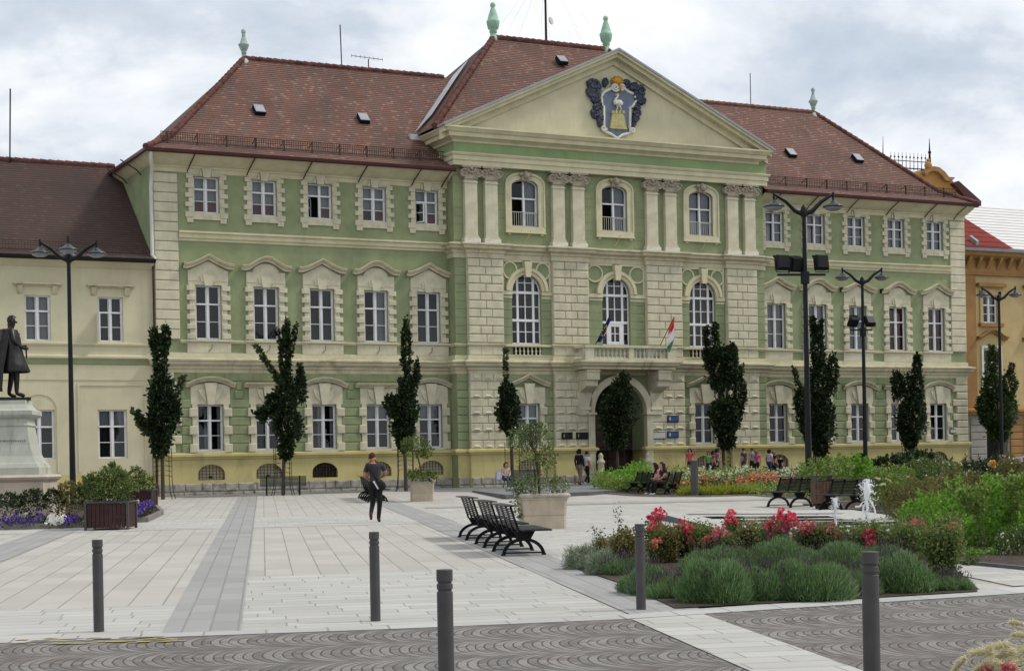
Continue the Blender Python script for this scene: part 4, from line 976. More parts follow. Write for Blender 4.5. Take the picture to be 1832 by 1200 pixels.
# curved orange gable far behind, with iron cresting
GB=empty('gabled_house',(0,0,0),0,'orange curved gable with iron cresting and spikes showing above the town hall roof','building')
D=118.; W3=lambda x,y,d=D:at(x,y,d)
cg=W3(1672,330); ux=Vector((DX,DY,0)); nv=Vector((NX,NY,0))
def GP(x,y,o=0):
    rx,rz=ray(x,y); c0=cg; Dd=(c0.x*NX+c0.y*NY)/(rx*NX+NY); return Vector((rx*Dd,Dd,EYE+rz*Dd))+nv*o
def gprism(mb,pts,a,b):
    A=[GP(x,y,a) for x,y in pts];B=[GP(x,y,b) for x,y in pts];n=len(pts); mb.add(A+B,[tuple(range(n))[::-1],tuple(range(n,2*n))]+[(i,(i+1)%n,n+(i+1)%n,n+i) for i in range(n)])
m=MB().mat('orange_plaster'); gprism(m,[(1600,420),(1600,330),(1640,318),(1648,309),(1655,303),(1665,300),(1674,302),(1684,309),(1690,318),(1704,323),(1720,345),(1745,380),(1745,470),(1600,470)],-4,0); m.build('wall',GB)
m=MB().mat('ochre_dark'); gprism(m,[(1648,310),(1655,303),(1665,299),(1675,301),(1685,309),(1692,318),(1703,319),(1696,326),(1686,324),(1680,315),(1672,308),(1664,307),(1656,310),(1652,315)],0,.35); m.build('gable_moulding',GB)
m=MB().mat('orange_plaster'); c0=GP(1659,297,.1); m.ball(tuple(c0),(.28,.28,.3)); m.ball(tuple(c0+Vector((0,0,.35))),(.14,.14,.16)); m.build('gable_ball',GB)
m=MB().mat('gutter_red'); gprism(m,[(1695,330),(1705,326),(1745,362),(1745,385)],.2,.6); m.build('roof',GB)
m=MB().mat('iron_black'); m.tube([GP(1583,285,-.2),GP(1583,243,-.2)],[.05,.01],5); m.build('spire_rod',GB)
m=MB().mat('iron_black'); m.tube([GP(1667,300,-.2),GP(1666,247,-.2)],[.12,.015],6); m.ball(tuple(GP(1666.5,272,-.2)),.12); m.build('spire_rod',GB); m=MB().mat('iron_black')
for i in range(10):
    x=1597+i*6.9; m.tube([GP(x,303+i*.2,-.2),GP(x,271+i*.4,-.2)],[.035,.015],4); m.ball(tuple(GP(x,279+i*.4,-.2)),.07,6,4)
m.tube([GP(1590,298,-.2),GP(1664,303,-.2)],.05,4); m.tube([GP(1590,285,-.2),GP(1664,290,-.2)],.035,4); m.build('iron_cresting',GB)
# ============================================================ GROUND
GE_R=PA
def sheet(name,pts,mat,dz,grid=None):
    """pts in paving frame (q,r); sheet follows the slope, rotated so its own axes are the paving axes"""
    m=MB().mat(mat); vs=[]
    for q_,r_ in pts: p_=Q(q_,r_); vs.append((q_,r_,p_.z+dz))
    m.add(vs,[tuple(range(len(vs)))]); o=m.build(name,None,(0,0,0),PA); o['kind']='structure'; return o
def px(*pts):
    o=[]
    for x,y in pts: g=G(x,y); o.append((g.x*PY-g.y*PX,g.x*PX+g.y*PY))
    return o
sheet('ground',[(-600,-60),(600,-60),(600,1400),(-600,1400)],'far_ground',-.03)
sheet('plaza_paving',[(-60,16.5),(3.9,16.5),(8.7,18.0),(60,33),(60,140),(-60,140)],'tan_paving',0)
sheet('road',[(-60,-2),(60,-2),(60,33.35),(14,20.25),(8.74,18.5),(3.71,17.15),(1.25,16.97),(-2.6,16.92),(-60,16.9)],'cobbles',.004)
sheet('edge_paving',[(-60,16.9),(-2.6,16.92),(1.25,16.97),(3.71,17.15),(3.71,17.5),(1.25,17.35),(-60,17.3)],'kerb_paving',.008)
sheet('edge_paving',[(3.71,17.15),(8.74,18.5),(14,20.25),(60,33.35),(60,34.1),(14,20.95),(9.1,19.3),(4.7,17.95),(3.71,17.55)],'kerb_paving',.010)
sheet('pale_paving',[(-60,17.3),(-1.05,17.32),(-1.05,20.6),(-60,20.6)],'pale_paving',.005)
sheet('pale_paving',[(-.28,17.33),(3.80,17.5),(3.88,24.95),(-.28,24.9)],'pale_paving',.005)
for a,b in ((-60,-4.35-.0),(-4.35+.85,-1.05),(-.28,3.9),(4.75,10.6)): sheet('pale_paving',[(a,41.4),(b,41.4),(b,48),(a,48)],'pale_paving',.005)
sheet('pale_paving',[(4.72,18.4),(9.6,24),(9.6,41.4),(4.72,41.4)],'pale_paving',.0055)
for a,b,r1 in ((-1.05,-.25,74),(-5.45,-4.55,60),(3.86,4.72,62)): sheet('grey_band',[(a,17.33 if a<3 else 17.52),(b,17.33 if a<3 else 17.75),(b,r1),(a,r1)],'grey_band',.009)
sheet('crossing_strip',[(3.86,-2),(4.72,-2),(4.60,17.35),(3.76,17.1)],'pale_paving',.012)
sheet('grey_band',[(5,52),(40,52),(40,53.2),(5,53.2)],'grey_band',.009)
def qr(s_,n_): w_=L2W(s_,n_); return (w_.x*PY-w_.y*PX,w_.x*PX+w_.y*PY)
sheet('forecourt_paving',[qr(9,.0),qr(12.5,12.5),qr(27,14.5),qr(46,8),qr(60,8),qr(60,0)],'grey_court',.010)
sheet('forecourt_paving',[qr(0,0),qr(.5,3.2),qr(9,3.4),qr(9,0)],'grey_court',.010)
m=MB().mat('road_yellow'); rr_=random.Random(5)
for i in range(34):
    x=30+rr_.random()**.8*280; y=1150-(x-30)*.02+rr_.uniform(-6.,5.); g=G(x,y)-G(0,1151); a=G(x,y); w_=rr_.uniform(.04,.14); d_=rr_.uniform(.02,.05); m.add([(a.x-w_,a.y-d_,a.z+.014),(a.x+w_*.8,a.y-d_*.7,a.z+.014),(a.x+w_,a.y+d_,a.z+.014),(a.x-w_*.6,a.y+d_,a.z+.014)],[(0,1,2,3)])
o=m.build('worn_road_marking'); o['kind']='structure'
# low raised platforms with dark kerb faces
def platform(name,pts,h,top,side,label=None,slot=None,zf=None):
    m=MB(); zz=max(Q(*p_).z for p_ in pts)+h; n=len(pts); zf=zf or (lambda q_,r_:zz); m.mat(side); T_=[(*p_,zf(*p_)) for p_ in pts]; B_=[(*p_,Q(*p_).z-.05) for p_ in pts]
    m.add(B_+T_,[(i,(i+1)%n,n+(i+1)%n,n+i) for i in range(n)]); m.mat(top); m.add([(p_[0],p_[1],zf(*p_)) for p_ in pts],[tuple(range(n))])
    if slot:
        for s_ in slot: m.mat('water' if s_[4]=='w' else 'kerb_dark'); m.add([(x_,y_,zf(x_,y_)+.006) for x_,y_ in ((s_[0],s_[1]),(s_[2],s_[1]),(s_[2],s_[3]),(s_[0],s_[3]))],[(0,1,2,3)])
    o=m.build(name,None,(0,0,0),PA); return o,zz
pp=px((845,880),(905,893),(1056,886),(1110,881),(1105,872),(960,872),(880,874))
o,_=platform('tree_terrace',pp,.03,'grey_court','kerb_dark'); tag(o,'low grey paved step with a dark kerb in front of the seated woman','step')
fb_=[(9.35,32.9),(14.3,34.4),(14.9,41.2),(9.55,40.6)]
o,fz=platform('fountain_basin',fb_,.02,'pale_paving','kerb_dark',slot=[(10.3,34.2,13.9,35.7,'w'),(10.3,36.3,13.9,37.0,'w'),(10.2,37.5,14.1,38.4,'w'),(10.1,39.2,14.2,39.6,'k'),(10.0,36.0,14.1,36.12,'k')],zf=lambda q_,r_: Q(q_,r_).z+.045+max(0,(r_-33)*.018-(q_-9.4)*.02))
tag(o,'flat grey fountain basin with dark water slots behind the pink roses','fountain')
# ============================================================ VEGETATION HELPERS
def to_obj(name,V_,F_,mats,mi=None,parent=None,loc=None,rz=0):
    me=bpy.data.meshes.new(name); me.from_pydata(V_,[],F_)
    for n in mats: me.materials.append(MATS[n])
    if mi is not None: me.polygons.foreach_set('material_index',mi)
    me.update(); o=bpy.data.objects.new(name,me); COL.objects.link(o)
    if parent: o.parent=parent
    if loc is not None: o.location=loc
    if rz: o.rotation_euler=(0,0,rz)
    return o
class Leaves:
    """many small folded leaves, blades and petals as one mesh"""
    def __init__(s,seed=1): s.r=np.random.default_rng(seed); s.v=[];s.f=[];s.m=[];s.n=0;s.mats=[]
    def mi(s,n):
        if n not in s.mats: s.mats.append(n)
        return s.mats.index(n)
    def leaf(s,P_,D_,size,mat,wid=.55,fold=.25):
        """P base points, D directions (unit), kite leaves"""
        k=len(P_)
        if k==0: return
        r=s.r; up=r.normal(size=(k,3)); S=np.cross(D_,up); S/=np.linalg.norm(S,axis=1,keepdims=True)+1e-9; N=np.cross(S,D_)
        L=size*r.uniform(.7,1.3,(k,1)); Wd=L*wid*.5
        a=P_; b=P_+D_*L*.45+S*Wd+N*L*fold*.4; c=P_+D_*L; d=P_+D_*L*.45-S*Wd+N*L*fold*.4
        V_=np.stack([a,b,c,d],1).reshape(-1,3); base=s.n; m=s.mi(mat)
        i=np.arange(k)*4+base; F_=np.concatenate([np.stack([i,i+1,i+2],1),np.stack([i,i+2,i+3],1)])
        s.v.append(V_); s.f.append(F_); s.m+= [m]*(2*k); s.n+=4*k
    def blade(s,P_,D_,L,w,mat,bend=.3):
        k=len(P_); r=s.r; S=np.cross(D_,r.normal(size=(k,3))); S/=np.linalg.norm(S,axis=1,keepdims=True)+1e-9
        L=np.broadcast_to(np.asarray(L,float).reshape(-1,1),(k,1))*r.uniform(.75,1.2,(k,1)); off=r.normal(size=(k,3))*L*bend*.3; off[:,2]-=abs(off[:,2])*.5
        p0=P_-S*w*.5;p1=P_+S*w*.5;q=P_+D_*L*.55+off*.3; q0=q-S*w*.45;q1=q+S*w*.45;t=P_+D_*L+off
        V_=np.stack([p0,p1,q0,q1,t],1).reshape(-1,3); i=np.arange(k)*5+s.n; m=s.mi(mat)
        s.v.append(V_); s.f.append(np.concatenate([np.stack([i,i+1,i+3],1),np.stack([i,i+3,i+2],1),np.stack([i+2,i+3,i+4],1)])); s.m+=[m]*(3*k); s.n+=5*k
    def build(s,name,parent=None,loc=None):
        V_=np.concatenate(s.v); F_=np.concatenate(s.f); me=bpy.data.meshes.new(name)
        me.vertices.add(len(V_)); me.vertices.foreach_set('co',V_.astype(np.float32).ravel()); me.loops.add(len(F_)*3); me.loops.foreach_set('vertex_index',F_.astype(np.int32).ravel())
        me.polygons.add(len(F_)); me.polygons.foreach_set('loop_start',np.arange(len(F_),dtype=np.int32)*3)
        for n in s.mats: me.materials.append(MATS[n])
        me.polygons.foreach_set('material_index',np.array(s.m,dtype=np.int32)); me.update(calc_edges=True); me.validate()
        o=bpy.data.objects.new(name,me); COL.objects.link(o)
        if parent: o.parent=parent
        if loc is not None: o.location=loc
        return o
def unit(a): return a/(np.linalg.norm(a,axis=1,keepdims=True)+1e-9)
def shell(r,c,rad,k,inner=.55):
    """points in an ellipsoid, thickest near its uneven skin, and outward directions"""
    d=unit(r.normal(size=(k,3))); ph=r.uniform(0,6.28,3); bump=1+.16*np.sin(d[:,0]*5+ph[0])*np.cos(d[:,2]*4+ph[1])+.10*np.sin(d[:,1]*9+ph[2])
    t=r.uniform(inner**3,1,k)**(1/3); return np.array(c)+d*(t*bump)[:,None]*np.array(rad),d
leafmat('leaf_maple',(.007,.013,.006),(.026,.044,.015),(.065,.10,.032),.25)
leafmat('leaf_shoot',(.035,.055,.022),(.07,.10,.04),(.10,.14,.055),.3)
leafmat('leaf_lime',(.05,.09,.02),(.10,.16,.04),(.15,.22,.055),.4)
leafmat('leaf_shrub',(.07,.105,.03),(.15,.205,.06),(.22,.28,.09),.45)
leafmat('leaf_linden',(.018,.034,.010),(.045,.078,.022),(.075,.12,.03),.3)
leafmat('leaf_shrub_dark',(.018,.035,.012),(.045,.07,.022),(.07,.10,.03),.25)
leafmat('leaf_bright',(.10,.24,.025),(.20,.40,.05),(.30,.48,.08),.5)
leafmat('leaf_feather',(.13,.21,.04),(.23,.33,.075),(.33,.41,.12),.45)
leafmat('leaf_yellow',(.25,.28,.03),(.42,.42,.06),(.16,.22,.03),.45)
leafmat('leaf_lavender',(.095,.185,.06),(.17,.28,.105),(.23,.33,.17),.45)
leafmat('leaf_grey',(.15,.20,.13),(.27,.32,.22),(.36,.40,.30),.25)
leafmat('leaf_rose',(.08,.13,.035),(.18,.24,.07),(.27,.26,.10),.45)
leafmat('leaf_bronze',(.10,.11,.035),(.20,.19,.06),(.27,.21,.09),.45)
leafmat('stem_brown',(.06,.045,.025),(.12,.09,.05),None,.0)
leafmat('petal_pink',(.74,.05,.12),(.88,.12,.20),(.90,.32,.38),.35)
leafmat('petal_rose',(.55,.10,.13),(.75,.30,.30),(.80,.45,.42),.3)
leafmat('petal_coral',(.60,.12,.07),(.75,.25,.15),(.80,.42,.28),.3)
leafmat('petal_white',(.75,.74,.68),(.85,.84,.80),None,.3)
leafmat('petal_cream',(.60,.58,.40),(.75,.72,.55),(.5,.5,.35),.3)
leafmat('petal_violet',(.06,.025,.20),(.14,.06,.36),(.25,.14,.5),.2)
leafmat('petal_orange',(.75,.33,.05),(.85,.50,.12),(.85,.6,.3),.3)
leafmat('plume',(.60,.55,.34),(.78,.72,.48),(.85,.80,.62),.45)
leafmat('water_drop',(.75,.78,.82),(.9,.92,.95),None,.3,.2)
# ============================================================ TREES
def tree(x,yb,n,blobs,shoots,label,leaf='leaf_maple',seed=1,dens=1.,guard=True,tr=.085,D=None):
    if D is None: s_=facade_s(x,n); w=L2W(s_,n); w.z=gz(0,w.y); D=w.y
    else: rx,_=ray(x,840); w=Vector((rx*D,D,SL*D))
    E_=empty('street_tree',w,0,label,'tree','upright trees in front of the town hall')
    r=np.random.default_rng(seed); k=D/F; loc=lambda px_,py_,dy=0.: np.array(at(px_,py_,D+dy)-w)
    m=MB().mat('bark'); top=min(b[1]-b[3]*.3 for b in blobs); tx=[b for b in blobs if b[1]-b[3]*.3==top][0][0]; mid=max(b[1]+b[3]*.5 for b in blobs)
    p0=np.array([0,0,-.1]); p1=loc(x+(blobs[0][0]-x)*.3,mid); p2=loc(blobs[0][0],blobs[0][1]); p3=loc(tx,top)
    m.tube([p0,p1*.5,p1,p2,p3],[tr,tr*.95,tr*.85,tr*.6,.02],8)
    for b in blobs[1:]:
        q=loc(b[0],b[1]); m.tube([p1*.5+p2*.5,(p1+q)/2+np.array([0,0,.1]),q],[tr*.5,tr*.35,.02],5)
    for s_ in shoots: m.tube([loc(*s_[0]),loc(*s_[-1])],[.02,.006],4)
    m.build('trunk',E_)
    L_=Leaves(seed)
    for bx,by,rx_,ry_ in blobs:
        rx_*=.79; ry_*=.94; rad=np.array([rx_*k,rx_*k*.95,ry_*k]); area=rad[0]*rad[2]+rad[0]*rad[0]; cnt=int(2300*dens*area+90)
        dy=r.uniform(-.1,.1); P_,d=shell(r,loc(bx,by,dy),rad*.93,cnt)
        dd=unit(d*.8+r.normal(size=(cnt,3))*.45+np.array([0,0,-.25])); L_.leaf(P_,dd,.135,leaf,.85)
        c2=cnt//9; P_,d=shell(r,loc(bx,by,dy),rad*1.02,c2,.93); L_.leaf(P_,unit(d+np.array([0,0,.25])),.17,leaf,.7)
    for s_ in shoots:
        wpx=s_[0][2] if len(s_[0])>2 else 4; pts=[np.array(loc(p[0],p[1])) for p in s_]
        for a,b in zip(pts,pts[1:]):
            ln=np.linalg.norm(b-a); c_=int(ln*120*dens+6); t=r.uniform(0,1,c_); P_=a+(b-a)*t[:,None]; dd=unit(r.normal(size=(c_,3))*np.array([1,1,.35])+np.array([0,0,.12]))
            L_.leaf(P_+dd*.02,dd,wpx*k*.8,leaf if c_%2 else 'leaf_shoot',.8)
    L_.build('crown',E_)
    if guard:
        g=MB().mat('iron_black')
        for sx in(-1,1):
            for sy in(-1,1): g.tube([(sx*.45,sy*.35,0),(sx*.36,sy*.3,.35),(sx*.33,sy*.28,.8),(sx*.33,sy*.28,2.1)],.016,5)
            for z in (.95,1.15,1.35,1.55,1.75): g.tube([(sx*.33,-.28,z),(sx*.33,.28,z)],.009,4); 
        for z in (.95,1.15,1.35,1.55,1.75):
            for sy in(-.28,.28): g.tube([(-.33,sy,z),(-.12,sy*.6,z+.05)],.009,4); g.tube([(.33,sy,z),(.12,sy*.6,z+.05)],.009,4)
        g.build('tree_guard',E_)
    return E_
TREES=[
(290,895,5,[(290,745,34,45),(287,790,21,28),(288,700,25,35),(287,650,14,48),(277,610,9,26),(297,603,8,24),(310,735,14,25)],[[(303,722,9),(318,700),(328,672)],[(266,778,14),(252,755),(240,735)]],'dark upright tree at the left corner of the town hall, with twin top shoots'),
(505,887,4.5,[(515,760,31,38),(512,705,22,38),(510,645,11,55),(538,690,9,36),(490,722,18,20),(511,803,15,20),(470,742,10,12),(512,600,6,25)],[[(505,690,9),(478,650),(457,617)],[(507,640,8),(495,588)],[(514,610,7),(514,570)],[(519,640,8),(531,578)],[(537,690,8),(536,650)],[(480,742,9),(452,738)]],'dark upright tree behind the slatted bench, with long stray shoots spreading at its top'),
(725,877,4,[(722,735,31,32),(722,770,25,26),(728,700,18,30),(727,630,9,62),(745,668,5,24),(700,722,14,15),(722,793,12,15)],[[(727,600,7),(727,573)],[(746,670,6),(746,640)]],'dark upright tree with a single narrow column, behind the small stone tub'),
(916,870,3.5,[(910,738,25,32),(908,700,17,18),(913,765,14,14)],[[(906,690,7),(904,655),(905,622)]],'small dark tree with one thin upright shoot, left of the entrance'),
(1104,866,3,[(1104,740,38,44),(1110,705,23,30),(1117,680,10,14),(1104,785,22,22)],[],'dark round crowned tree standing in front of the arched entrance'),
(1296,862,3,[(1285,660,24,46),(1304,655,18,40),(1297,745,33,38),(1300,782,19,22),(1322,705,14,42),(1268,640,12,20),(1310,630,10,16)],[[(1266,630,9),(1263,585)],[(1282,625,9),(1279,580)],[(1327,670,7),(1328,652)]],'thick dark V-shaped tree just right of the entrance'),
(1468,857,3,[(1463,755,38,46),(1466,690,25,58),(1463,630,14,42),(1490,665,10,36),(1434,720,14,34),(1468,800,16,16)],[[(1458,610,9),(1453,566)],[(1466,610,8),(1469,572)],[(1428,690,7),(1420,655)]],'tall dark tree right behind the lamp post with floodlights'),
(1627,852,3,[(1630,750,31,44),(1606,690,12,28),(1641,690,13,40),(1627,786,15,18),(1641,650,7,20),(1625,695,10,30)],[[(1641,650,7),(1641,634)]],'dark tree with three upright prongs near the right end of the town hall'),
]
for i,(x,yb,n,bl,shs,lab) in enumerate(TREES): tree(x,yb,n,bl,shs,lab,seed=10+i)
tree(1788,845,2,[(1786,735,40,42),(1775,690,20,30),(1806,690,15,32),(1762,725,18,28),(1776,645,11,24),(1786,772,24,20)],[[(1776,640,8),(1774,618)],[(1806,670,8),(1812,650)]],'looser lighter green tree in front of the orange house',leaf='leaf_linden',seed=31,dens=.7,guard=False)
# ============================================================ STREET LAMPS
def lamp(x,D,arms,heads_z,floods,label,arm=1.35,yaw=0.,Hh=10.):
    rx,_=ray(x,850); w=Vector((rx*D,D,SL*D)); E_=empty('street_lamp',w,PA+yaw,label,'street lamp','tall black plaza lamps')
    m=MB().mat('lamp_steel'); m.tube([(0,0,-.1),(0,0,1.2),(0,0,5),(0,0,Hh-.35)],[.12,.11,.085,.065],12); m.build('pole',E_)
    for a in arms:
        c,s_=math.cos(R(a)),math.sin(R(a)); A=MB().mat('lamp_steel')
        A.tube([(0,0,Hh-.62),(c*.3,s_*.3,Hh-.5),(c*.6,s_*.6,Hh-.2),(c*.9,s_*.9,Hh-.02),(c*arm,s_*arm,Hh+.06)],[.085,.08,.065,.05,.035],8); A.tube([(c*arm,s_*arm,Hh+.12),(c*arm,s_*arm,Hh-.25)],.04,8)
        o=A.build('arm',E_); h_=MB().mat('lamp_shade'); h_.lathe([(.05,-.14),(.12,-.21),(.16,-.25),(.34,-.33),(.36,-.36),(.35,-.38)],(c*arm,s_*arm,Hh),20); h_.mat('lamp_glass'); h_.lathe([(.3,-.39),(.27,-.44),(.16,-.49),(.02,-.51)],(c*arm,s_*arm,Hh),16); h_.build('lamp_head',o)
    m=MB().mat('lamp_steel'); m.lathe([(.1,-.7),(.13,-.6),(.1,-.4),(.03,-.3)],(0,0,Hh),12); m.build('cap',E_)
    for fx,fy,fz,tl in floods:
        q=MB().mat('iron_black'); n_=10
        q.obox((0,0,0),(.26,0,0),(0,.12,0),(0,0,.27)); q.add([(-.26,-.12,-.27),(.26,-.12,-.27),(.26,-.12,.27),(-.26,-.12,.27),(-.22,-.2,-.22),(.22,-.2,-.22),(.22,-.2,.22),(-.22,-.2,.22)],[(0,1,5,4),(1,2,6,5),(2,3,7,6),(3,0,4,7),(4,5,6,7)])
        q.tube([(-.27,.12,.26),(0,.16,.27),(.27,.12,.26)],.05,6); q.tube([(-.28,.0,.05),(-.29,-.02,-.36),(.29,-.02,-.36),(.28,0,.05)],.02,5)
        o=q.build('floodlight',E_); o.location=(fx,fy,fz); o.rotation_euler=(R(tl),0,R(12)); o.scale=(.86,.86,.9)
    if floods:
        z=floods[0][2]-.4; m=MB().mat('lamp_steel'); x0=min(f[0] for f in floods);x1=max(f[0] for f in floods); m.obox(((x0+x1)/2,-.02,z),((x1-x0)/2+.15,0,0),(0,.04,0),(0,0,.035)); m.tube([(0,0,z-.3),(0,0,z+.1)],.15,10); m.build('bracket',E_)
lamp(130,60,[0,180,90,270],0,[],'tall black lamp post with four dish heads beside the statue',.98,.1,9.45)
lamp(1447,55.6,[0,180],0,[(-.80,-.05,7.78,-8),(-.26,.15,7.74,10),(.54,-.05,7.78,-8)],'tallest black lamp post, with two dish heads and three floodlights on a crossbar',1.02)
lamp(1549,80,[0,180],0,[(-.5,-.05,7.55,35),(.3,-.05,7.55,-35)],'black lamp post with two dish heads and a pair of floodlights tilted apart',.98)
lamp(1793,91,[0,180],0,[],'black lamp post with two dish heads and no floodlights before the orange house',.95)
# ============================================================ BOLLARDS
def bollard(loc,label,hh=.95,r=.0535):
    m=MB().mat('bollard_grey')
    m.lathe([(r+.004,-.05),(r,.0),(r,hh-.150),(r-.007,hh-.146),(r-.007,hh-.132),(r,hh-.128),(r,hh-.098),(r-.007,hh-.094),(r-.007,hh-.080),(r+.001,hh-.076),(r+.001,hh-.004),(r-.003,hh)],(0,0,0),36,False)
    o=m.build('bollard',None,loc); return tag(o,label,'bollard','grey bollards along the edge of the plaza')
bollard(G(177,1130),'grey bollard furthest left, at the edge of the pale paving')
bollard(G(672,1111),'grey bollard directly below the walking man')
bollard(G(1147,1091),'grey bollard at the left corner of the lavender bed')
def near_bollard(x,yt,D,label):
    t=at(x,yt,D); bollard((t.x,t.y,t.z-.95),label)
near_bollard(795,1018,11.15,'grey bollard standing on the cobbles at the bottom middle of the picture')
near_bollard(1556,986,10.6,'grey bollard standing on the cobbles in front of the lavender')
w_=G(1243,888); b_=at(1242,823,w_.y); bollard((w_.x,w_.y,w_.z),'grey bollard beside the yellow flowers, far across the plaza',1.27,.135)
# ============================================================ BENCHES
def arc_bench():
    E_=empty('plaza_bench',(0,0,0)); T_=1.9
    for yy in(-.62,.62):
        m=MB().mat('bench_black'); a0=arc(0.02,0,.37,.30,PI,0,16); a1=arc(.02,0,.315,.245,PI,0,16)
        for i in range(16):
            q=[a0[i],a0[i+1],a1[i+1],a1[i]]; m.add([(p[0],yy-.025,p[1]+.0) for p in q]+[(p[0],yy+.025,p[1]) for p in q],[(0,1,2,3),(7,6,5,4),(0,4,5,1),(2,6,7,3)])
        m.box(-.34,.38,yy-.02,yy+.02,.035,.06); m.box(-.36,-.29,yy-.03,yy+.03,0,.035); m.box(.33,.4,yy-.03,yy+.03,0,.035)
        m.prism([(-.04,.27),(.14,.27),(.20,.40),(.12,.42),(-.12,.42)],yy-.03,yy+.03,'xz_') if False else m.add([(x,yy+dy,z) for dy in(-.03,.03) for x,z in ((-.06,.27),(.14,.27),(.22,.41),(-.14,.41))],[(0,1,2,3),(7,6,5,4),(0,4,5,1),(1,5,6,2),(2,6,7,3),(3,7,4,0)])
        m.build('arched_leg',E_)
    m=MB().mat('bench_board'); m.box(-.02,.46,-.95,.95,.42,.435)
    for i in range(9): m.box(-.02+i*.054,.02+i*.054,-.95,.95,.435,.45)
    m.build('seat',E_)
    m=MB().mat('bench_black')
    for yy in (-.88,-.3,.3,.88): m.obox((-.165,yy,.62),(-.065,0,.22),(0,.03,0),(.016,0,.005))
    for i in range(9):
        t=i/8; x=-.11-.12*t; z=.48+.31*t; m.obox((x,0,z),(.015,0,-.004),(0,.93,0),(-.002,0,.0125))
    m.build('backrest',E_)
    m=MB().mat('bench_board'); m.box(-.35,-.12,-.96,.96,.835,.855); m.build('top_rail',E_)
    return E_
B0_=arc_bench(); firstb=[True]
def put_bench(q_,r_,rz,label,group,mat=None):
    loc=Q(q_,r_)
    if firstb[0]: o=B0_; o.location=loc; o.rotation_euler=(0,0,rz); o['label']=label; o['group']=group; firstb[0]=False
    else: o=copy_tree(B0_,loc,rz,label,group)
    o['category']='bench'; return o
for r_,l in ((28.6,'black bench nearest the camera in the row of three by the large stone tub'),(31.05,'middle black bench of the row of three by the large stone tub'),(33.75,'black bench furthest back in the row of three by the large stone tub')): put_bench(4.3,r_,PA,l,'row of three black benches')
for r_,l in ((60.6,'black bench nearest of the cluster behind the walking man'),(62.9,'black bench in the middle of the cluster behind the walking man'),(65.2,'black bench furthest back of the cluster behind the walking man')): put_bench(4.0,r_,PA,l,'row of three black benches behind the man')
put_bench(14.3,62.9,PA+PI+R(8),'dark bench with empty seat left of the two seated girls','benches facing the fountain')
put_bench(14.75,60.5,PA+PI+R(8),'dark bench the two girls are sitting on','benches facing the fountain')
put_bench(14.85,46.2,PA+PI+R(13),'dark slatted bench left of the wooden litter bin','benches facing the fountain')
put_bench(15.1,42.4,PA+PI+R(13),'dark slatted bench between the litter bin and the tall fountain jet','benches facing the fountain')
def panel_bench(loc,rz,label,woman=False):
    E_=empty('slatted_bench',loc,rz,label,'bench','grey benches along the town hall front')
    m=MB().mat('bench_green')
    for i in range(7): m.box(-.98,.98,-.03,.0,.44+.056*i,.485+.056*i)
    m.build('backrest',E_)
    m=MB().mat('bench_green')
    for i in range(6): m.box(-.98,.98,.02+.075*i,.08+.075*i,.4,.425)
    m.build('seat',E_)
    for x in(-.7,.7):
        m=MB().mat('bench_black'); m.box(x-.03,x+.03,-.04,.0,0,.84); m.box(x-.03,x+.03,.0,.46,.34,.4); m.box(x-.03,x+.03,.40,.46,0,.36); m.box(x-.03,x+.03,-.04,.48,0,.03); m.build('leg',E_)
    return E_
panel_bench(G(507,886),TH*.35,'grey slatted bench seen from behind, under the second tree')
panel_bench(L2W(facade_s(932,4.8),4.8,0)+Vector((0,0,.62)),TH+PI,'grey slatted bench under the fourth tree, where the woman sits')
# ============================================================ LITTER BIN
w_=Q(15.15,44.3); E_=empty('litter_bin',w_,PA,'wooden slatted litter bin with dark metal lid between two benches','litter bin')
m=MB().mat('bin_wood')
for sx in(-1,1):
    for i in range(5): m.box(-.3+.125*i,-.19+.125*i,*sorted((sx*.28,sx*.31)),.2,.95); m.box(*sorted((sx*.30,sx*.33)),-.27+.115*i,-.165+.115*i,.2,.95)
m.build('slats',E_); m=MB().mat('bench_black'); m.box(-.27,.27,-.26,.26,.12,.97); m.box(-.2,.2,-.2,.2,0,.12); m.build('liner',E_)
m=MB().mat('bench_green'); m.box(-.34,.34,-.33,.33,1.12,1.15); 
for x in(-.3,.27): m.box(x,x+.03,-.3,.3,.95,1.12)
m.build('lid',E_); E_.scale=(.74,.74,.8)
# ============================================================ STONE TUBS AND WOODEN PLANTERS
def tub(loc,rz,w,h,label,seed,crown,under,trail=None):
    E_=empty('stone_tub',loc,rz,label,'planter','square stone tubs with little trees'); hw=w/2
    def sq(a,z,ch=.12): a2=a-ch*a; return [(a2,-a,z),(a,-a2,z),(a,a2,z),(a2,a,z),(-a2,a,z),(-a,a2,z),(-a,-a2,z),(-a2,-a,z)]
    def loft(mb,L_,smooth=False):
        vs=[p for l in L_ for p in sq(*l)]; n=8; mb.add(vs,[(i*n+k,i*n+(k+1)%n,(i+1)*n+(k+1)%n,(i+1)*n+k) for i in range(len(L_)-1) for k in range(n)],smooth)
    m=MB().mat('tub_stone'); loft(m,[(hw*.90,-.05),(hw*.90,h*.36),(hw*.875,h*.37),(hw*.875,h*.385),(hw*.90,h*.395),(hw*.95,h*.82),(hw*.99,h*.83),(hw*.99,h*.87)]); m.build('basin',E_)
    m=MB().mat('tub_rim'); loft(m,[(hw*.99,h*.87),(hw*1.05,h*.885),(hw*1.08,h*.93),(hw*1.06,h*.975),(hw*1.0,h),(hw*.85,h*.99)],True); m.build('rim',E_)
    m=MB().mat('soil'); m.box(-hw*.84,hw*.84,-hw*.84,hw*.84,h*.9,h*.96); m.build('soil',E_)
    return E_
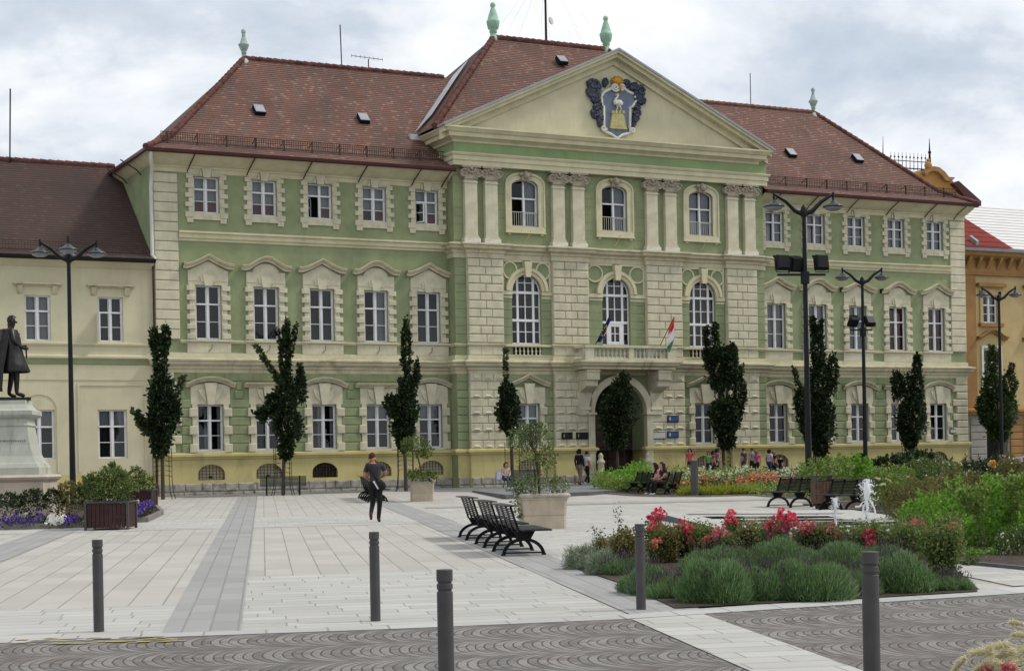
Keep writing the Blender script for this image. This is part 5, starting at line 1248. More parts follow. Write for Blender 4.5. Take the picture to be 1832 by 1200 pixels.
def stdtree(loc,D,stem,crowns,under,label,cat,seed,name,leaf='leaf_shrub',lsize=.055,dens=1.,group=None,white=0,sprigs=0):
    """crowns/under: (x,y,rx,ry) in photo pixels at depth D"""
    w=Vector(loc); k=D/F; E_=empty(name,w,0,label,cat,group); r=np.random.default_rng(seed); lc=lambda x,y,dy=0.:np.array(at(x,y,D+dy)-w)
    if stem:
        m=MB().mat('bark'); p=[lc(*q) for q in stem]; m.tube(p,[.028]*(len(p)-1)+[.012],6)
        for c in crowns:
            for j in range(6): m.tube([p[-1],lc(c[0]+r.uniform(-.7,.7)*c[2],c[1]+r.uniform(-.7,.7)*c[3],r.uniform(-.3,.3)*c[2]*k)],[.012,.004],4)
        m.build('stem',E_)
    for nm,cl,lf in (('crown',crowns,leaf),('underplanting',under,leaf)):
        if not cl: continue
        L_=Leaves(seed+len(nm))
        for x,y,rx_,ry_ in cl:
            rad=np.array([rx_*k,rx_*k*.9,ry_*k]); cnt=int(5200*dens*(rad[0]*rad[2])/(lsize/.055)**1.6+60)
            P_,d=shell(r,lc(x,y),rad,cnt,.35); L_.leaf(P_,unit(d*.6+r.normal(size=(cnt,3))*.6+np.array([0,0,.15])),lsize,lf,.5)
            # twigs poking out
            for j in range(int(10*dens)+sprigs):
                dd=unit(r.normal(size=(1,3))*np.array([1,.8,1])+np.array([0,0,.5]))[0]; a=lc(x,y)+dd*rad*.8; ln=max(.06,rad.max()*.35)*r.uniform(.5,1.2); c_=int(12+ln*45); t=r.uniform(0,1,(c_,1)); L_.leaf(a+(dd+np.array([0,0,.2]))*ln*t,unit(r.normal(size=(c_,3))+dd),lsize,lf,.5)
            if white:
                c_=int(white); P_,d=shell(r,lc(x,y),rad*1.02,c_,.9); L_.leaf(P_,unit(d+r.normal(size=(c_,3))*.4),.035,'petal_white',1.)
        L_.build(nm,E_)
    return E_
wL=Q(6.2,37.3); tub(wL,PA,1.05,.80,'large pale stone tub right of the three black benches',5,None,None)
stdtree(wL+Vector((0,0,.75)),37.6,[(965,885),(963,850),(960,828),(957,810)],[(957,800,34,40),(930,785,20,22),(975,820,22,22),(940,770,12,12),(962,770,14,14)],[(968,868,46,19),(935,872,25,18),(1000,870,18,14),(930,900,13,26)],'airy yellow green bush on a thin stem in the large stone tub','small tree',41,'tub_bush','leaf_shrub',.05,.75,'bushes planted in tubs',12,6)
wS=Q(5.6,59.8); tub(wS,PA,.86,.78,'small pale stone tub behind the walking man',6,None,None)
stdtree(wS+Vector((0,0,.73)),59.4,[(757,858),(753,838),(748,820),(745,808)],[(745,800,22,20),(728,795,10,12),(762,806,12,14)],[(752,852,22,8),(740,850,14,7),(768,852,13,7)],'small rounded bush on a leaning stem in the small stone tub','small tree',42,'tub_bush','leaf_shrub',.07,1.1,'bushes planted in tubs',0,2)
def wplanter(loc,rz,w,d,h,label):
    E_=empty('wooden_planter',loc,rz,label,'planter','dark red wooden planters')
    m=MB().mat('planter_wood'); n=9
    for i in range(n):
        a=-w/2+.05+(w-.1)*i/n; b=a+(w-.1)/n-.012
        for sy in(-1,1): m.box(a,b,*sorted((sy*(d/2-.03),sy*d/2)),.05,h-.03)
    for i in range(7):
        a=-d/2+.05+(d-.1)*i/7; b=a+(d-.1)/7-.012
        for sx in(-1,1): m.box(*sorted((sx*(w/2-.03),sx*w/2)),a,b,.05,h-.03)
    m.build('boards',E_); m=MB().mat('bollard_grey')
    for sx in(-1,1):
        for sy in(-1,1): m.box(sx*w/2-.03,sx*w/2+.03,sy*d/2-.03,sy*d/2+.03,0,h)
    for sy in(-1,1): m.box(-w/2-.02,w/2+.02,sy*d/2-.035,sy*d/2+.035,h-.02,h+.025)
    for sx in(-1,1): m.box(sx*w/2-.035,sx*w/2+.035,-d/2,d/2,h-.018,h+.024)
    m.build('steel_frame',E_); m=MB().mat('soil'); m.box(-w/2+.03,w/2-.03,-d/2+.03,d/2-.03,h*.5,h-.06); m.build('soil',E_)
g=G(190,948); wplanter(Vector((g.x,g.y+.5,gz(0,g.y+.5))),PA*.15,1.03,1.0,.68,'dark red slatted planter nearest, in front of the flower bed')
stdtree(Vector((g.x,g.y+.5,gz(0,g.y)+.6)),g.y+.4,None,[],[(192,868,38,32),(170,880,24,22),(218,874,24,24),(200,850,22,18),(160,862,12,12)],'bushy green oleander growing in the nearest dark red planter','shrub',43,'oleander','leaf_shrub',.075,1.2,'shrubs in the red planters',0,10)
g=G(243,912); wplanter(Vector((g.x,g.y+.5,gz(0,g.y+.5))),PA*.3,1.03,1.0,.66,'dark red slatted planter half hidden behind the purple flowers')
stdtree(Vector((g.x,g.y+.5,gz(0,g.y)+.6)),g.y+.4,None,[],[(238,862,28,22),(255,868,20,18),(222,858,16,14)],'smaller green oleander in the rear red planter','shrub',44,'oleander','leaf_shrub',.08,1.1,'shrubs in the red planters',0,8)
# ============================================================ FLOWER BEDS
def bed(name,pts,label,kerb=.06,km='kerb_stone',cat='flower bed'):
    pts=[(q_,r_) for q_,r_ in pts]; n=len(pts); zz=[Q(*p_).z for p_ in pts]; m=MB().mat('soil'); m.add([(p_[0],p_[1],z+.02+kerb*.5) for p_,z in zip(pts,zz)],[tuple(range(n))])
    m.mat(km)
    for i in range(n):
        a,b=Vector((*pts[i],zz[i])),Vector((*pts[(i+1)%n],zz[(i+1)%n])); d=(b-a).normalized(); s_=Vector((-d.y,d.x,0))*.05
        m.add([a-s_,b-s_,b+s_,a+s_,a-s_+Vector((0,0,kerb)),b-s_+Vector((0,0,kerb)),b+s_+Vector((0,0,kerb)),a+s_+Vector((0,0,kerb))],[(0,1,5,4),(1,2,6,5),(2,3,7,6),(3,0,4,7),(4,5,6,7)])
    o=m.build(name,None,(0,0,0),PA); return tag(o,label,cat)
bedL=px((-60,950),(148,944),(152,936),(228,935),(262,934),(290,920),(272,903),(-60,903)); bed('flower_bed',bedL,'kerbed bed of purple and white flowers round the statue pedestal',.14)
bedF=px((1012,1012),(1110,1045),(1208,1090),(1500,1075),(1750,1060),(1700,1010),(1600,960),(1440,960),(1300,968),(1180,965),(1060,980)); bed('flower_bed',bedF,'front bed of lavender and pink roses behind the bollards',.004,'soil')
bedM=[(12.9,67),(13.3,60.2),(13.9,58.4),(15.4,56.9),(17.0,57.2),(17.3,48),(15.7,47.5),(15.5,41),(30,41),(40,80),(22,84),(15,76)]; bed('flower_bed',bedM,'large mixed bed of orange roses and tall greenery behind the benches',.05)
bedR=[(10.35,21.6),(10.0,23.3),(12.0,30),(13.6,33.6),(15.2,36),(15.4,40.8),(30,40.8),(30,22)]; bed('flower_bed',bedR,'right hand bed of bright green shrubs and feathery grass plumes',.06,'kerb_dark')
sheet('garden_path',[(9.05,19.4),(30,26.2),(30,28),(10.35,21.6),(10.0,23.2),(9.2,22.0)],'pale_paving',.012)
# --- generic tufts
def tuft(name,loc,rad,h,mats,k,label,cat,seed,group=None,w=.006,spikes=0,spikem=None,dome=.6,kind=None,bend=.3,lean=1.):
    L_=Leaves(seed); r=L_.r
    for mt,fr in mats:
        c_=int(k*fr); a=r.uniform(0,2*PI,c_); t=np.sqrt(r.uniform(0,1,c_)); base=np.stack([np.cos(a)*t*rad*.75,np.sin(a)*t*rad*.75,np.zeros(c_)],1)
        D_=unit(np.stack([np.cos(a)*t*lean,np.sin(a)*t*lean,np.full(c_,1.05)],1)+r.normal(size=(c_,3))*.18); ln=h*(1-.45*t*t)*r.uniform(.55,1.05,c_)
        st=r.uniform(0,.55,c_); base=base+D_*(ln*st)[:,None]*1.0; L_.blade(base,D_,ln*(1-st*.6),w,mt,bend)
    if spikes:
        a=r.uniform(0,2*PI,spikes); t=np.sqrt(r.uniform(0,1,spikes)); D_=unit(np.stack([np.cos(a)*t*.8,np.sin(a)*t*.8,np.ones(spikes)],1)); base=np.stack([np.cos(a)*t*rad*.7,np.sin(a)*t*rad*.7,np.zeros(spikes)],1)+D_*(h*(1-.3*t*t))[:,None]*.92
        L_.blade(base,D_,.06,.012,spikem,.05)
    o=L_.build(name,None,loc); return tag(o,label,cat,group,kind)
def mound(name,loc,rad,h,k,label,cat,seed,group):
    L_=Leaves(seed); r=L_.r
    for j in range(7):
        a=r.uniform(0,6.28); o=np.array([math.cos(a)*rad*.48,math.sin(a)*rad*.42,0])*(j>0); rr=rad*r.uniform(.42,.68); hh=h*r.uniform(.66,1.08); c_=int(k*1.25)//7
        d=unit(r.normal(size=(c_,3))); d[:,2]=abs(d[:,2]); t=r.uniform(.5,1.,c_)**.5; P_=o+d*t[:,None]*np.array([rr,rr,hh*.82])
        up=unit(d*.55+np.array([0,0,1.])+r.normal(size=(c_,3))*.34); lo=P_[:,2]<h*.35
        hf=r.uniform(size=c_)<.12; L_.blade(P_[~lo&~hf],up[~lo&~hf],.075,.007,'leaf_lavender',.3); L_.blade(P_[~lo&hf],up[~lo&hf],.085,.006,'leaf_lavender_pale',.3); L_.blade(P_[lo],up[lo],.10,.0085,'leaf_grey' if j==3 else 'leaf_lavender',.4)
        c2=24; d=unit(r.normal(size=(c2,3))); d[:,2]=abs(d[:,2])+.3; d=unit(d); P_=o+d*np.array([rr,rr,hh*.9]); L_.blade(P_,unit(d*.4+np.array([0,0,1.])),.15,.004,'stem_brown',.1); 
        L_.blade(P_+unit(d*.4+np.array([0,0,1.]))*.12,unit(d*.4+np.array([0,0,1.])),.04,.011,'spent_flower',.05)
    o=L_.build(name,None,loc); return tag(o,label,cat,group)
leafmat('leaf_lavender_pale',(.16,.24,.12),(.26,.34,.19),None,.4)
leafmat('spent_flower',(.05,.045,.06),(.10,.08,.12),None,.1)
LAV='lavender clumps along the front edge of the bed'
lav=[(1155,1068,70,100,'left bollard, its left half tucked behind the post'),(1210,1075,60,80,'x'),(1285,1084,85,120,'x'),(1370,1078,85,125,'x'),(1455,1078,85,115,'x'),(1510,1070,70,100,'x'),(1610,1064,85,120,'x'),(1700,1062,50,60,'x'),(1400,1030,90,90,'x'),(1500,1025,80,80,'x'),(1290,1035,80,80,'x'),(1590,1030,70,80,'x'),(1120,1035,45,65,'x')]
LL=['lavender clump tucked behind the bollard at the left corner of the bed','small lavender clump just right of the left corner bollard','broad lavender clump bulging over the pale edging, first to the right of the bare soil','lavender clump in the middle of the front row','lavender clump left of the near bollard on the cobbles','lavender clump partly hidden by the near bollard on the cobbles','tall lavender clump just right of the near bollard on the cobbles','low lavender clump at the right end of the front row','lavender clump in the second row below the tallest pink rose','lavender clump in the second row behind the near bollard','lavender clump in the second row at the left','lavender clump in the second row at the right end','dusty lavender clump next to the grey cushion plant']
for i,(x,y,w_,h_,_) in enumerate(lav):
    g=G(x,y-6); k=g.y/F; hv=[.85,.7,1.08,.92,1.0,.8,1.12,.6,1.2,1.05,1.15,1.1,.8][i]; mound('lavender',g,w_*.86*k,h_*k*.68*hv,int(11000*(w_/80)**1.5),LL[i],'lavender',60+i,LAV)
for i,(x,y,w_,h_,l) in enumerate([(1042,1014,46,50,'grey leaved cushion plant at the far left tip of the front bed'),(1078,1024,40,48,'grey leaved cushion plant second from the left tip of the front bed'),(1085,1005,45,62,'grey leaved cushion plant behind the bronze rose leaves'),(1210,985,40,50,'grey leaved cushion plant behind the left pink roses'),(1450,980,55,55,'grey leaved cushion plant behind the middle roses'),(1560,985,45,55,'grey leaved cushion plant near the tall fountain jet')]):
    g=G(x,y+4); k=g.y/F; L_=Leaves(90+i); rad=np.array([w_*.8*k,w_*.7*k,h_*.62*k]); P_,d=shell(L_.r,(0,0,.1),rad,3400,.5); L_.blade(P_,unit(d*.6+L_.r.normal(size=(3400,3))*.5+np.array([0,0,.35])),.07,.008,'leaf_grey',.2)
    tag(L_.build('cushion_plant',None,g),l,'plant','grey leaved cushion plants in the front bed')
def rose(x,yb,w_,h_,blooms,label,seed,leaf='leaf_rose',D=None,petal='petal_pink',group='rose bushes in the front bed',dens=1.,white=30):
    if D: rx,_=ray(x,yb); g=Vector((rx*D,D,SL*D))
    else: g=G(x,yb)
    k=g.y/F; E_=empty('rose_bush',g,0,label,'rose bush',group); r=np.random.default_rng(seed); lc=lambda a,b,dy=0.: np.array(at(a,b,g.y+dy)-g)
    L_=Leaves(seed); m=MB().mat('stem_green'); W_,H_=w_*k,h_*k
    for j in range(int(9*dens)+3):
        a=r.uniform(0,6.28); t=np.array([math.cos(a)*W_*.45*r.uniform(.3,1),math.sin(a)*W_*.4*r.uniform(.3,1),H_*r.uniform(.6,.95)]); m.tube([(t[0]*.1,t[1]*.1,0),tuple(t*np.array([.6,.6,.55])),tuple(t)],[.008,.006,.003],4)
        c_=int(200*dens); u=r.uniform(.15,1.02,(c_,1)); P_=t*u+r.normal(size=(c_,3))*W_*.10; L_.leaf(P_,unit(r.normal(size=(c_,3))+np.array([0,0,.2])),.05,leaf,.6)
    if white: P_,d=shell(r,(0,0,H_*.5),(W_*.5,W_*.45,H_*.5),white,.8); L_.leaf(P_,unit(r.normal(size=(white,3))),.018,'petal_white',1.)
    B=[]
    for bx,by,br,pm in blooms:
        c=lc(bx,by,r.uniform(-.3,-.1)); m.tube([(c[0]*.4,c[1]*.4,H_*.3),tuple(c*np.array([.85,.85,.9])),tuple(c)],[.006,.005,.004],4)
        u=r.uniform(.2,.97,(int(70*dens),1)); L_.leaf(np.array([c[0]*.4,c[1]*.4,H_*.3])*(1-u)+c*u+r.normal(size=(len(u),3))*.03,unit(r.normal(size=(len(u),3))),.04,leaf,.6)
        B.append((c,br*k,pm))
    m.build('stems',E_); L_.build('foliage',E_)
    for c,br,pm in B:
        br*=1.22; f=Leaves(seed+7); n=max(5,int((br/.028)**2*1.7)); P_,d=shell(r,c,(br,br*.8,br*.9),n,.55)
        for p_,d_ in zip(P_,d):
            q=14; dd=unit(r.normal(size=(q,3))*.8+d_*.6); f.leaf(p_+dd*.006,dd,.03,pm,1.1,.5)
        f.build('flower_cluster',E_)
    return E_
PK,RS_,CO='petal_pink','petal_rose','petal_coral'
rose(1172,1005,50,75,[(1168,925,9,PK),(1180,918,9,PK),(1165,940,7,PK),(1180,943,6,PK)],'rose bush with the leftmost tall crimson pink cluster, above the corner bollard',101)
rose(1228,1005,50,70,[(1222,940,9,PK),(1233,948,8,PK),(1224,952,6,PK),(1235,966,7,CO),(1255,972,6,PK),(1210,962,5,PK)],'rose bush with a crimson cluster just right of the first one',102)
rose(1290,1005,60,60,[(1288,953,11,RS_),(1275,960,6,RS_),(1262,965,6,CO)],'rose bush with a dusty pink round cluster below the dark kerb wedge',103)
rose(1315,1000,45,75,[(1308,922,9,PK),(1316,932,6,PK),(1302,929,5,PK),(1335,958,6,RS_),(1325,970,5,PK)],'slim rose bush carrying one high crimson cluster above the dark kerb wedge',104)
rose(1390,1010,65,85,[(1386,938,12,PK),(1380,946,9,PK),(1404,922,13,PK),(1414,932,10,PK),(1408,944,8,PK)],'largest rose bush with the tallest crimson pink clusters in the middle of the bed',105)
rose(1448,1005,60,70,[(1440,938,10,RS_),(1450,945,10,RS_),(1432,947,7,RS_)],'rose bush with faded pink clusters right of the tallest roses',106)
rose(1490,1005,50,60,[(1488,945,9,RS_),(1500,955,6,CO),(1478,948,6,RS_),(1520,962,6,PK)],'rose bush with faded pink flowers below the small water jet',107)
rose(1560,1010,50,80,[(1556,955,9,PK),(1560,967,7,PK),(1558,974,6,PK)],'rose bush with a narrow crimson cluster above the near bollard',108)
rose(1640,985,70,70,[(1600,958,6,PK),(1665,958,6,PK),(1634,942,10,PK),(1642,936,9,RS_),(1622,944,6,PK),(1646,945,8,PK)],'rose bush with a pink cluster at the right of the front bed',109)
rose(1698,1000,60,80,[(1700,945,8,CO),(1688,950,7,CO),(1710,942,6,CO),(1680,955,6,CO),(1708,975,6,CO)],'bushy rose with many small coral buds at the right of the front bed',110,dens=1.5)
rose(1115,1020,60,72,[],'bronze leaved rose bush left of the corner bollard with two bare sprays',111,'leaf_bronze',dens=1.4,white=40)
rose(1080,1012,40,50,[(1178,968,5,CO),(1172,972,5,CO)],'low bronze leaved rose next to the grey cushion plant',112,'leaf_bronze',dens=1.)
for i,(x,y,w_,h_,l) in enumerate([(1250,1005,80,66,'rose foliage without flowers behind the first lavender clumps'),(1345,1000,80,62,'reddish rose foliage left of the largest rose bush'),(1465,1005,90,66,'rose foliage with tiny white flowers right of the middle'),(1540,1008,80,66,'rose foliage with tiny white flowers just left of the near bollard'),(1620,1010,90,78,'rose foliage with white specks right of the near bollard'),(1690,1030,80,95,'dark rose foliage next to the garden path'),(1190,1008,70,66,'bronze rose foliage right of the corner bollard')]):
    rose(x,y,w_,h_,[],l,120+i,'leaf_rose' if i not in(1,6) else 'leaf_bronze',dens=1.6,white=35)
# bare sprays left of the corner bollard
for i,(pts,l) in enumerate([([(1127,985),(1117,955),(1103,912)],'thin rose spray with sparse leaves rising highest above the left tip of the bed'),([(1110,990),(1085,965),(1062,948)],'thin rose spray drooping left over the paving')]):
    g=G(1115,1020); m=MB().mat('stem_brown'); lc=lambda a,b:np.array(at(a,b,g.y)-g); m.tube([lc(*q) for q in pts],[.005,.004,.003],4); E_=empty('rose_spray',g,0,l,'plant','sparse rose sprays'); m.build('stem',E_)
    L_=Leaves(140+i); P_=np.concatenate([lc(*pts[1])+(lc(*pts[2])-lc(*pts[1]))*L_.r.uniform(.2,1.05,(75,1))])+L_.r.normal(size=(75,3))*.045; L_.leaf(P_,unit(L_.r.normal(size=(75,3))),.035,'leaf_shrub_dark',.6); L_.build('foliage',E_)
# --- masses that nobody could count
def mass(name,region,k,fn,label,cat,seed):
    """scatter: region is a list of (q0,q1,r0,r1,h,count,matlist)"""
    L_=Leaves(seed); r=L_.r
    for q0,q1,r0,r1,h,c_,mt,ls,style in region:
        qq=r.uniform(q0,q1,c_); rr=r.uniform(r0,r1,c_); X=qq*PY+rr*PX; Y=-qq*PX+rr*PY
        hh=h*(.72+.28*np.sin(qq*2.1+rr*1.3)*np.cos(rr*1.7-qq)+r.normal(size=c_)*.07)
        t=r.uniform(.1,1,c_)**.6; P_=np.stack([X,Y,SL*Y+hh*t],1)
        if style=='leaf': L_.leaf(P_,unit(r.normal(size=(c_,3))+np.array([0,0,.45])),ls,mt,.5)
        elif style=='blade':
            P_[:,2]=SL*Y+hh*t*.55; L_.blade(P_,unit(r.normal(size=(c_,3))*.3+np.array([0,0,1.])),hh*.5,ls,mt,.5)
        elif style=='top':
            P_[:,2]=SL*Y+hh*r.uniform(.66,1.08,c_)
            for j in range(3): L_.leaf(P_,unit(r.normal(size=(c_,3))+np.array([0,-.3,.6])),ls,mt,1.)
    o=L_.build(name); return tag(o,label,cat,None,'stuff')
mass('flowering_plants',[(13.5,15.9,64.4,69,.8,4200,'leaf_feather',.13,'leaf'),(13.9,15.9,65,70,1.15,3000,'leaf_bright',.13,'leaf'),(15.6,20,62,72,.95,4500,'leaf_feather',.13,'leaf')],0,None,'feathery light green plants behind the seated girls','ground cover',201)
mass('orange_roses',[(15.0,22.0,59.2,62.5,.55,5200,'leaf_shrub_dark',.1,'leaf'),(15.0,22,59.5,62.5,.66,230,'petal_coral',.085,'top'),(17.5,20,59.8,62.5,.74,170,'petal_coral',.10,'top'),(15,23,62.5,66,.95,800,'petal_cream',.08,'top'),(15,23,62.5,66,.85,5200,'leaf_shrub',.1,'leaf'),(15,23,63,66,.9,160,'petal_white',.08,'top')],0,None,'low orange roses with cream flowers behind them, in the middle of the bed','ground cover',202)
mass('ground_cover',[(16.6,24,43,62,.55,9000,'leaf_feather',.10,'leaf'),(20,34,42,64,.8,9000,'leaf_shrub_dark',.10,'leaf'),(15.3,20,33,41,.35,5000,'leaf_shrub_dark',.07,'leaf'),(11.3,18,23.4,32,.38,9000,'leaf_shrub',.06,'leaf')],0,None,'low green ground cover between the taller shrubs of the right beds','ground cover',203)
def bush(D,bl,leaf,label,seed,ls=.07,dens=.8,white=0,petal='petal_white',ps=.04):
    x0=sum(b[0] for b in bl)/len(bl); rx,_=ray(x0,900); g=Vector((rx*D,D,SL*D)); k=D/F; dens*=2.3; E_=empty('garden_bush',g,0,label,'bush','bushes in the right beds'); r=np.random.default_rng(seed); L_=Leaves(seed); m=MB().mat('stem_brown')
    for i,(x,y,a,b) in enumerate(bl):
        c=np.array(at(x,y,D+r.uniform(-.5,.5))-g); rad=np.array([a*k,a*k*.95,b*k]); cnt=int(5200*dens*(rad[0]*rad[2])/(ls/.055)**1.6+80); P_,d=shell(r,c,rad,cnt,.62)
        P_=P_[P_[:,2]>0]; cnt=len(P_); L_.leaf(P_,unit(r.normal(size=(cnt,3))+np.array([0,0,.35])),ls,leaf,.5)
        for j in range(16):
            dd=unit(r.normal(size=(1,3))*np.array([1,.8,.6])+np.array([0,0,.7]))[0]; q=c+dd*rad*.85; ln=rad[2]*r.uniform(.25,.6); n=int(20+ln*60); t=r.uniform(0,1,(n,1)); L_.leaf(q+(dd*.5+np.array([0,0,.8]))*ln*t+r.normal(size=(n,3))*.02,unit(r.normal(size=(n,3))+np.array([0,0,.4])),ls,leaf,.45)
        for j in range(5): m.tube([(c[0]*.6,c[1],0),tuple(c+r.normal(size=3)*rad*.3)],[.006,.003],4)
        if white: P_,d=shell(r,c,rad*1.03,white,.88); L_.leaf(P_,unit(d+r.normal(size=(white,3))*.5),ps,petal,1.); L_.leaf(P_+.012,unit(d+r.normal(size=(white,3))*.5),ps,petal,1.)
    m.build('stems',E_); L_.build('foliage',E_); return E_
BU=[(31,[(1650,935,42,42),(1630,968,32,30),(1672,975,34,32)],'leaf_bright','bright green bush at the left front of the right bed, behind the pale plumes',.075,1.,0),
(29,[(1715,925,48,48),(1705,970,42,40),(1740,985,36,32)],'leaf_bright','bright green bush in the middle of the right bed',.08,1.,0),
(28,[(1790,915,50,50),(1775,965,48,42),(1830,935,40,50)],'leaf_bright','biggest bright green bush at the right edge of the picture',.085,1.,0),
(27,[(1745,895,24,26),(1822,885,26,30)],'leaf_feather','lime green shoots standing above the bright green bushes',.08,.8,0),
(25.8,[(1818,985,34,36)],'leaf_lime','bush with small white and pink flowers at the right edge above the path',.055,.9,90),
(26,[(1760,1005,32,20),(1715,1000,28,18)],'leaf_bright','low bright green bush along the garden path',.055,.9,10),
(24.6,[(1745,1020,26,15),(1790,1026,28,16),(1825,1030,22,16)],'leaf_lime','low leafy edging plants where the garden path meets the right edge',.05,.9,25),
(38,[(1610,905,32,28),(1645,890,38,30)],'leaf_bronze','brownish bush right of the tall fountain jet',.07,.9,5),
(41,[(1700,880,45,32),(1740,872,34,26)],'leaf_bronze','brown green bush in the middle distance of the right bed',.075,.8,8),
(46,[(1600,860,36,22),(1575,870,22,24)],'leaf_feather','yellow green bush right behind the fountain benches',.09,.8,4),
(50,[(1650,848,38,22),(1690,846,34,20)],'leaf_shrub','mid green bush with tiny white flowers before the right wing',.09,.8,50),
(54,[(1745,850,38,24),(1790,846,36,26)],'leaf_shrub_dark','dark bush with tiny white flowers before the orange house',.09,.8,40),
(47,[(1810,850,30,30)],'leaf_bronze','brownish bush at the right edge before the parked car',.08,.8,24),
(52,[(1455,850,28,20),(1495,842,32,22)],'leaf_feather','feathery yellow green bush behind the litter bin',.10,.8,3),
(56,[(1540,845,30,22),(1520,838,26,18)],'leaf_bright','fresh green bush between the two lamp posts',.10,.8,8),
(82,[(1600,830,30,13),(1645,826,34,15),(1570,832,18,9)],'leaf_shrub_dark','dark green hedge bush close to the right wing wall',.16,.9,0)]
for i,(D,bl,lf,lab,ls,dn,wh) in enumerate(BU): bush(D,bl,lf,lab,700+i,ls,dn,wh,ps=.03 if D<35 else .05)
mass('hedge',[(22,40,72,82,.7,6000,'leaf_shrub_dark',.16,'leaf'),(30,46,60,72,.9,5000,'leaf_bronze',.14,'leaf')],0,None,'low green hedge strip in front of the right wing','ground cover',205)
mass('petunias',[(-13,-3.45,43.3,46.6,.34,6500,'leaf_shrub_dark',.07,'leaf'),(-12.5,-5.6,43.3,44.3,.36,520,'petal_violet',.055,'top'),(-12.5,-5.6,44.2,45.4,.42,180,'petal_violet',.05,'top'),(-4.35,-3.3,43.7,52,.45,1500,'petal_violet',.06,'top'),(-4.4,-3.3,46,53,.42,3500,'leaf_shrub_dark',.07,'leaf'),(-5.0,-4.7,43.5,44.6,.36,120,'petal_violet',.06,'top')],0,None,'purple petunias edging the kerbed bed by the statue','flowers',206)
mass('white_flowers',[(-5.45,-5.0,43.5,44.2,.36,120,'petal_white',.06,'top'),(-9.6,-8.8,43.4,44.0,.34,60,'petal_cream',.06,'top'),(-3.95,-3.4,43.1,43.9,.34,420,'petal_white',.07,'top'),(-7.5,-6,46,47,.45,70,'petal_cream',.06,'top'),(-4.1,-3.4,50,52,.5,90,'petal_cream',.06,'top'),(-12,-10,44,45.4,.4,160,'petal_coral',.06,'top')],0,None,'white flower clumps among the purple petunias','flowers',207)
# --- shrubs by the pedestal
for i,(x,y,w_,h_,lf,l) in enumerate([(20,905,26,20,'leaf_shrub_dark','low dark shrub under the left part of the pedestal'),(60,900,22,22,'leaf_shrub_dark','low dark shrub in front of the pedestal middle'),(100,898,24,20,'leaf_shrub_dark','low shrub at the right foot of the pedestal'),(128,893,30,28,'leaf_bronze','reddish green shrub at the foot of the lamp post'),(160,890,20,26,'leaf_shrub_dark','dark shrub left of the nearest red planter')]):
    D=44.6; rx,_=ray(x,930); g=Vector((rx*D,D,SL*D)); stdtree(g,D,None,[],[(x,y,w_,h_),(x-w_*.3,y-h_*.5,w_*.5,h_*.6),(x+w_*.4,y-h_*.3,w_*.5,h_*.7)],l,'shrub',150+i,'garden_shrub',lf,.06,.8,'shrubs round the pedestal',0,8)
# --- yellow leaved tufts by the far bollard
for i,x in enumerate((1200,1222,1262,1282,1305,1325,1345,1365)):
    w_=Q(15.0+i*.36,58.2+.25*math.sin(i*2)); tuft('yellow_tuft',w_,.42,.5,[('leaf_yellow',1)],420,['yellow green tuft furthest left, beside the girls bench','yellow green tuft just left of the far bollard','yellow green tuft just right of the far bollard','second yellow green tuft right of the far bollard','yellow green tuft in the middle of the run','sixth yellow green tuft, before the orange roses','seventh yellow green tuft, beside the coral flowers','yellow green tuft furthest right of the run'][i],'plant',300+i,'yellow green tufts at the front of the rose bed',.022,bend=.5)
# --- fountain grass plumes
def grass(x,y,k_,plumes,label,seed,D,hgt,group='feathery fountain grasses'):
    rx,_=ray(x,y); g=Vector((rx*D,D,SL*D)); E_=empty('fountain_grass',g,0,label,'grass',group); L_=Leaves(seed); r=L_.r
    a=r.uniform(0,6.28,k_); D_=unit(np.stack([np.cos(a)*.7,np.sin(a)*.7,np.full(k_,1.)],1)+r.normal(size=(k_,3))*.15); L_.blade(r.normal(size=(k_,3))*np.array([.08,.08,0]),D_,hgt*.8,.006,'leaf_shrub',.7); L_.build('blades',E_)
    lc=lambda a_,b_:np.array(at(a_,b_,D+r.uniform(-.12,.12))-g)
    for px_,py_,dx,dy,ln in plumes:
        c=lc(px_,py_); e_=lc(px_+dx,py_+dy); m=MB().mat('plume'); m.tube([(c[0]*.2,c[1]*.2,.1),tuple(c*np.array([.7,.7,.8])),tuple(c)],.003,3); P=Leaves(seed+int(px_)); n=max(60,int(ln))
        t=P.r.uniform(0,1,(n,1)); bnd=np.array([0,0,-1.])*np.linalg.norm(e_-c)*.25*(t**2); p_=c+(e_-c)*t+bnd; d=unit(e_-c+np.zeros(3))if False else (e_-c)/np.linalg.norm(e_-c); L=np.linalg.norm(e_-c)
        m=MB().mat('plume'); bb=lambda tt:tuple(c+(e_-c)*tt+np.array([0,0,-1.])*L*.25*tt*tt); m.tube([bb(0),bb(.25),bb(.6),bb(.9),bb(1)],[L*.04,L*.09,L*.10,L*.06,L*.015],8)
        P.blade(p_+P.r.normal(size=(n,3))*L*.05,unit(P.r.normal(size=(n,3))*.8+d*.9),L*.20,.0028 if D<20 else .008,'plume',.3); o_=P.build('plume',E_); m.build('plume_core',o_)
    return E_
grass(1640,960,250,[(1608,945,8,-16,90),(1624,950,6,-20,90),(1640,948,8,-20,90),(1660,945,6,-22,90),(1668,950,10,-20,90),(1585,935,-8,-12,70),(1600,965,-18,-2,80),(1650,915,6,-12,70),(1580,960,-14,4,70)],'tuft of pale grass plumes right of the tall fountain jet',401,34.0,.9)
grass(1590,880,120,[(1575,858,-10,-6,60),(1585,866,-12,-2,60),(1595,862,-8,-8,60)],'small pale grass tuft right of the bench behind the fountain jet',402,44.,1.)
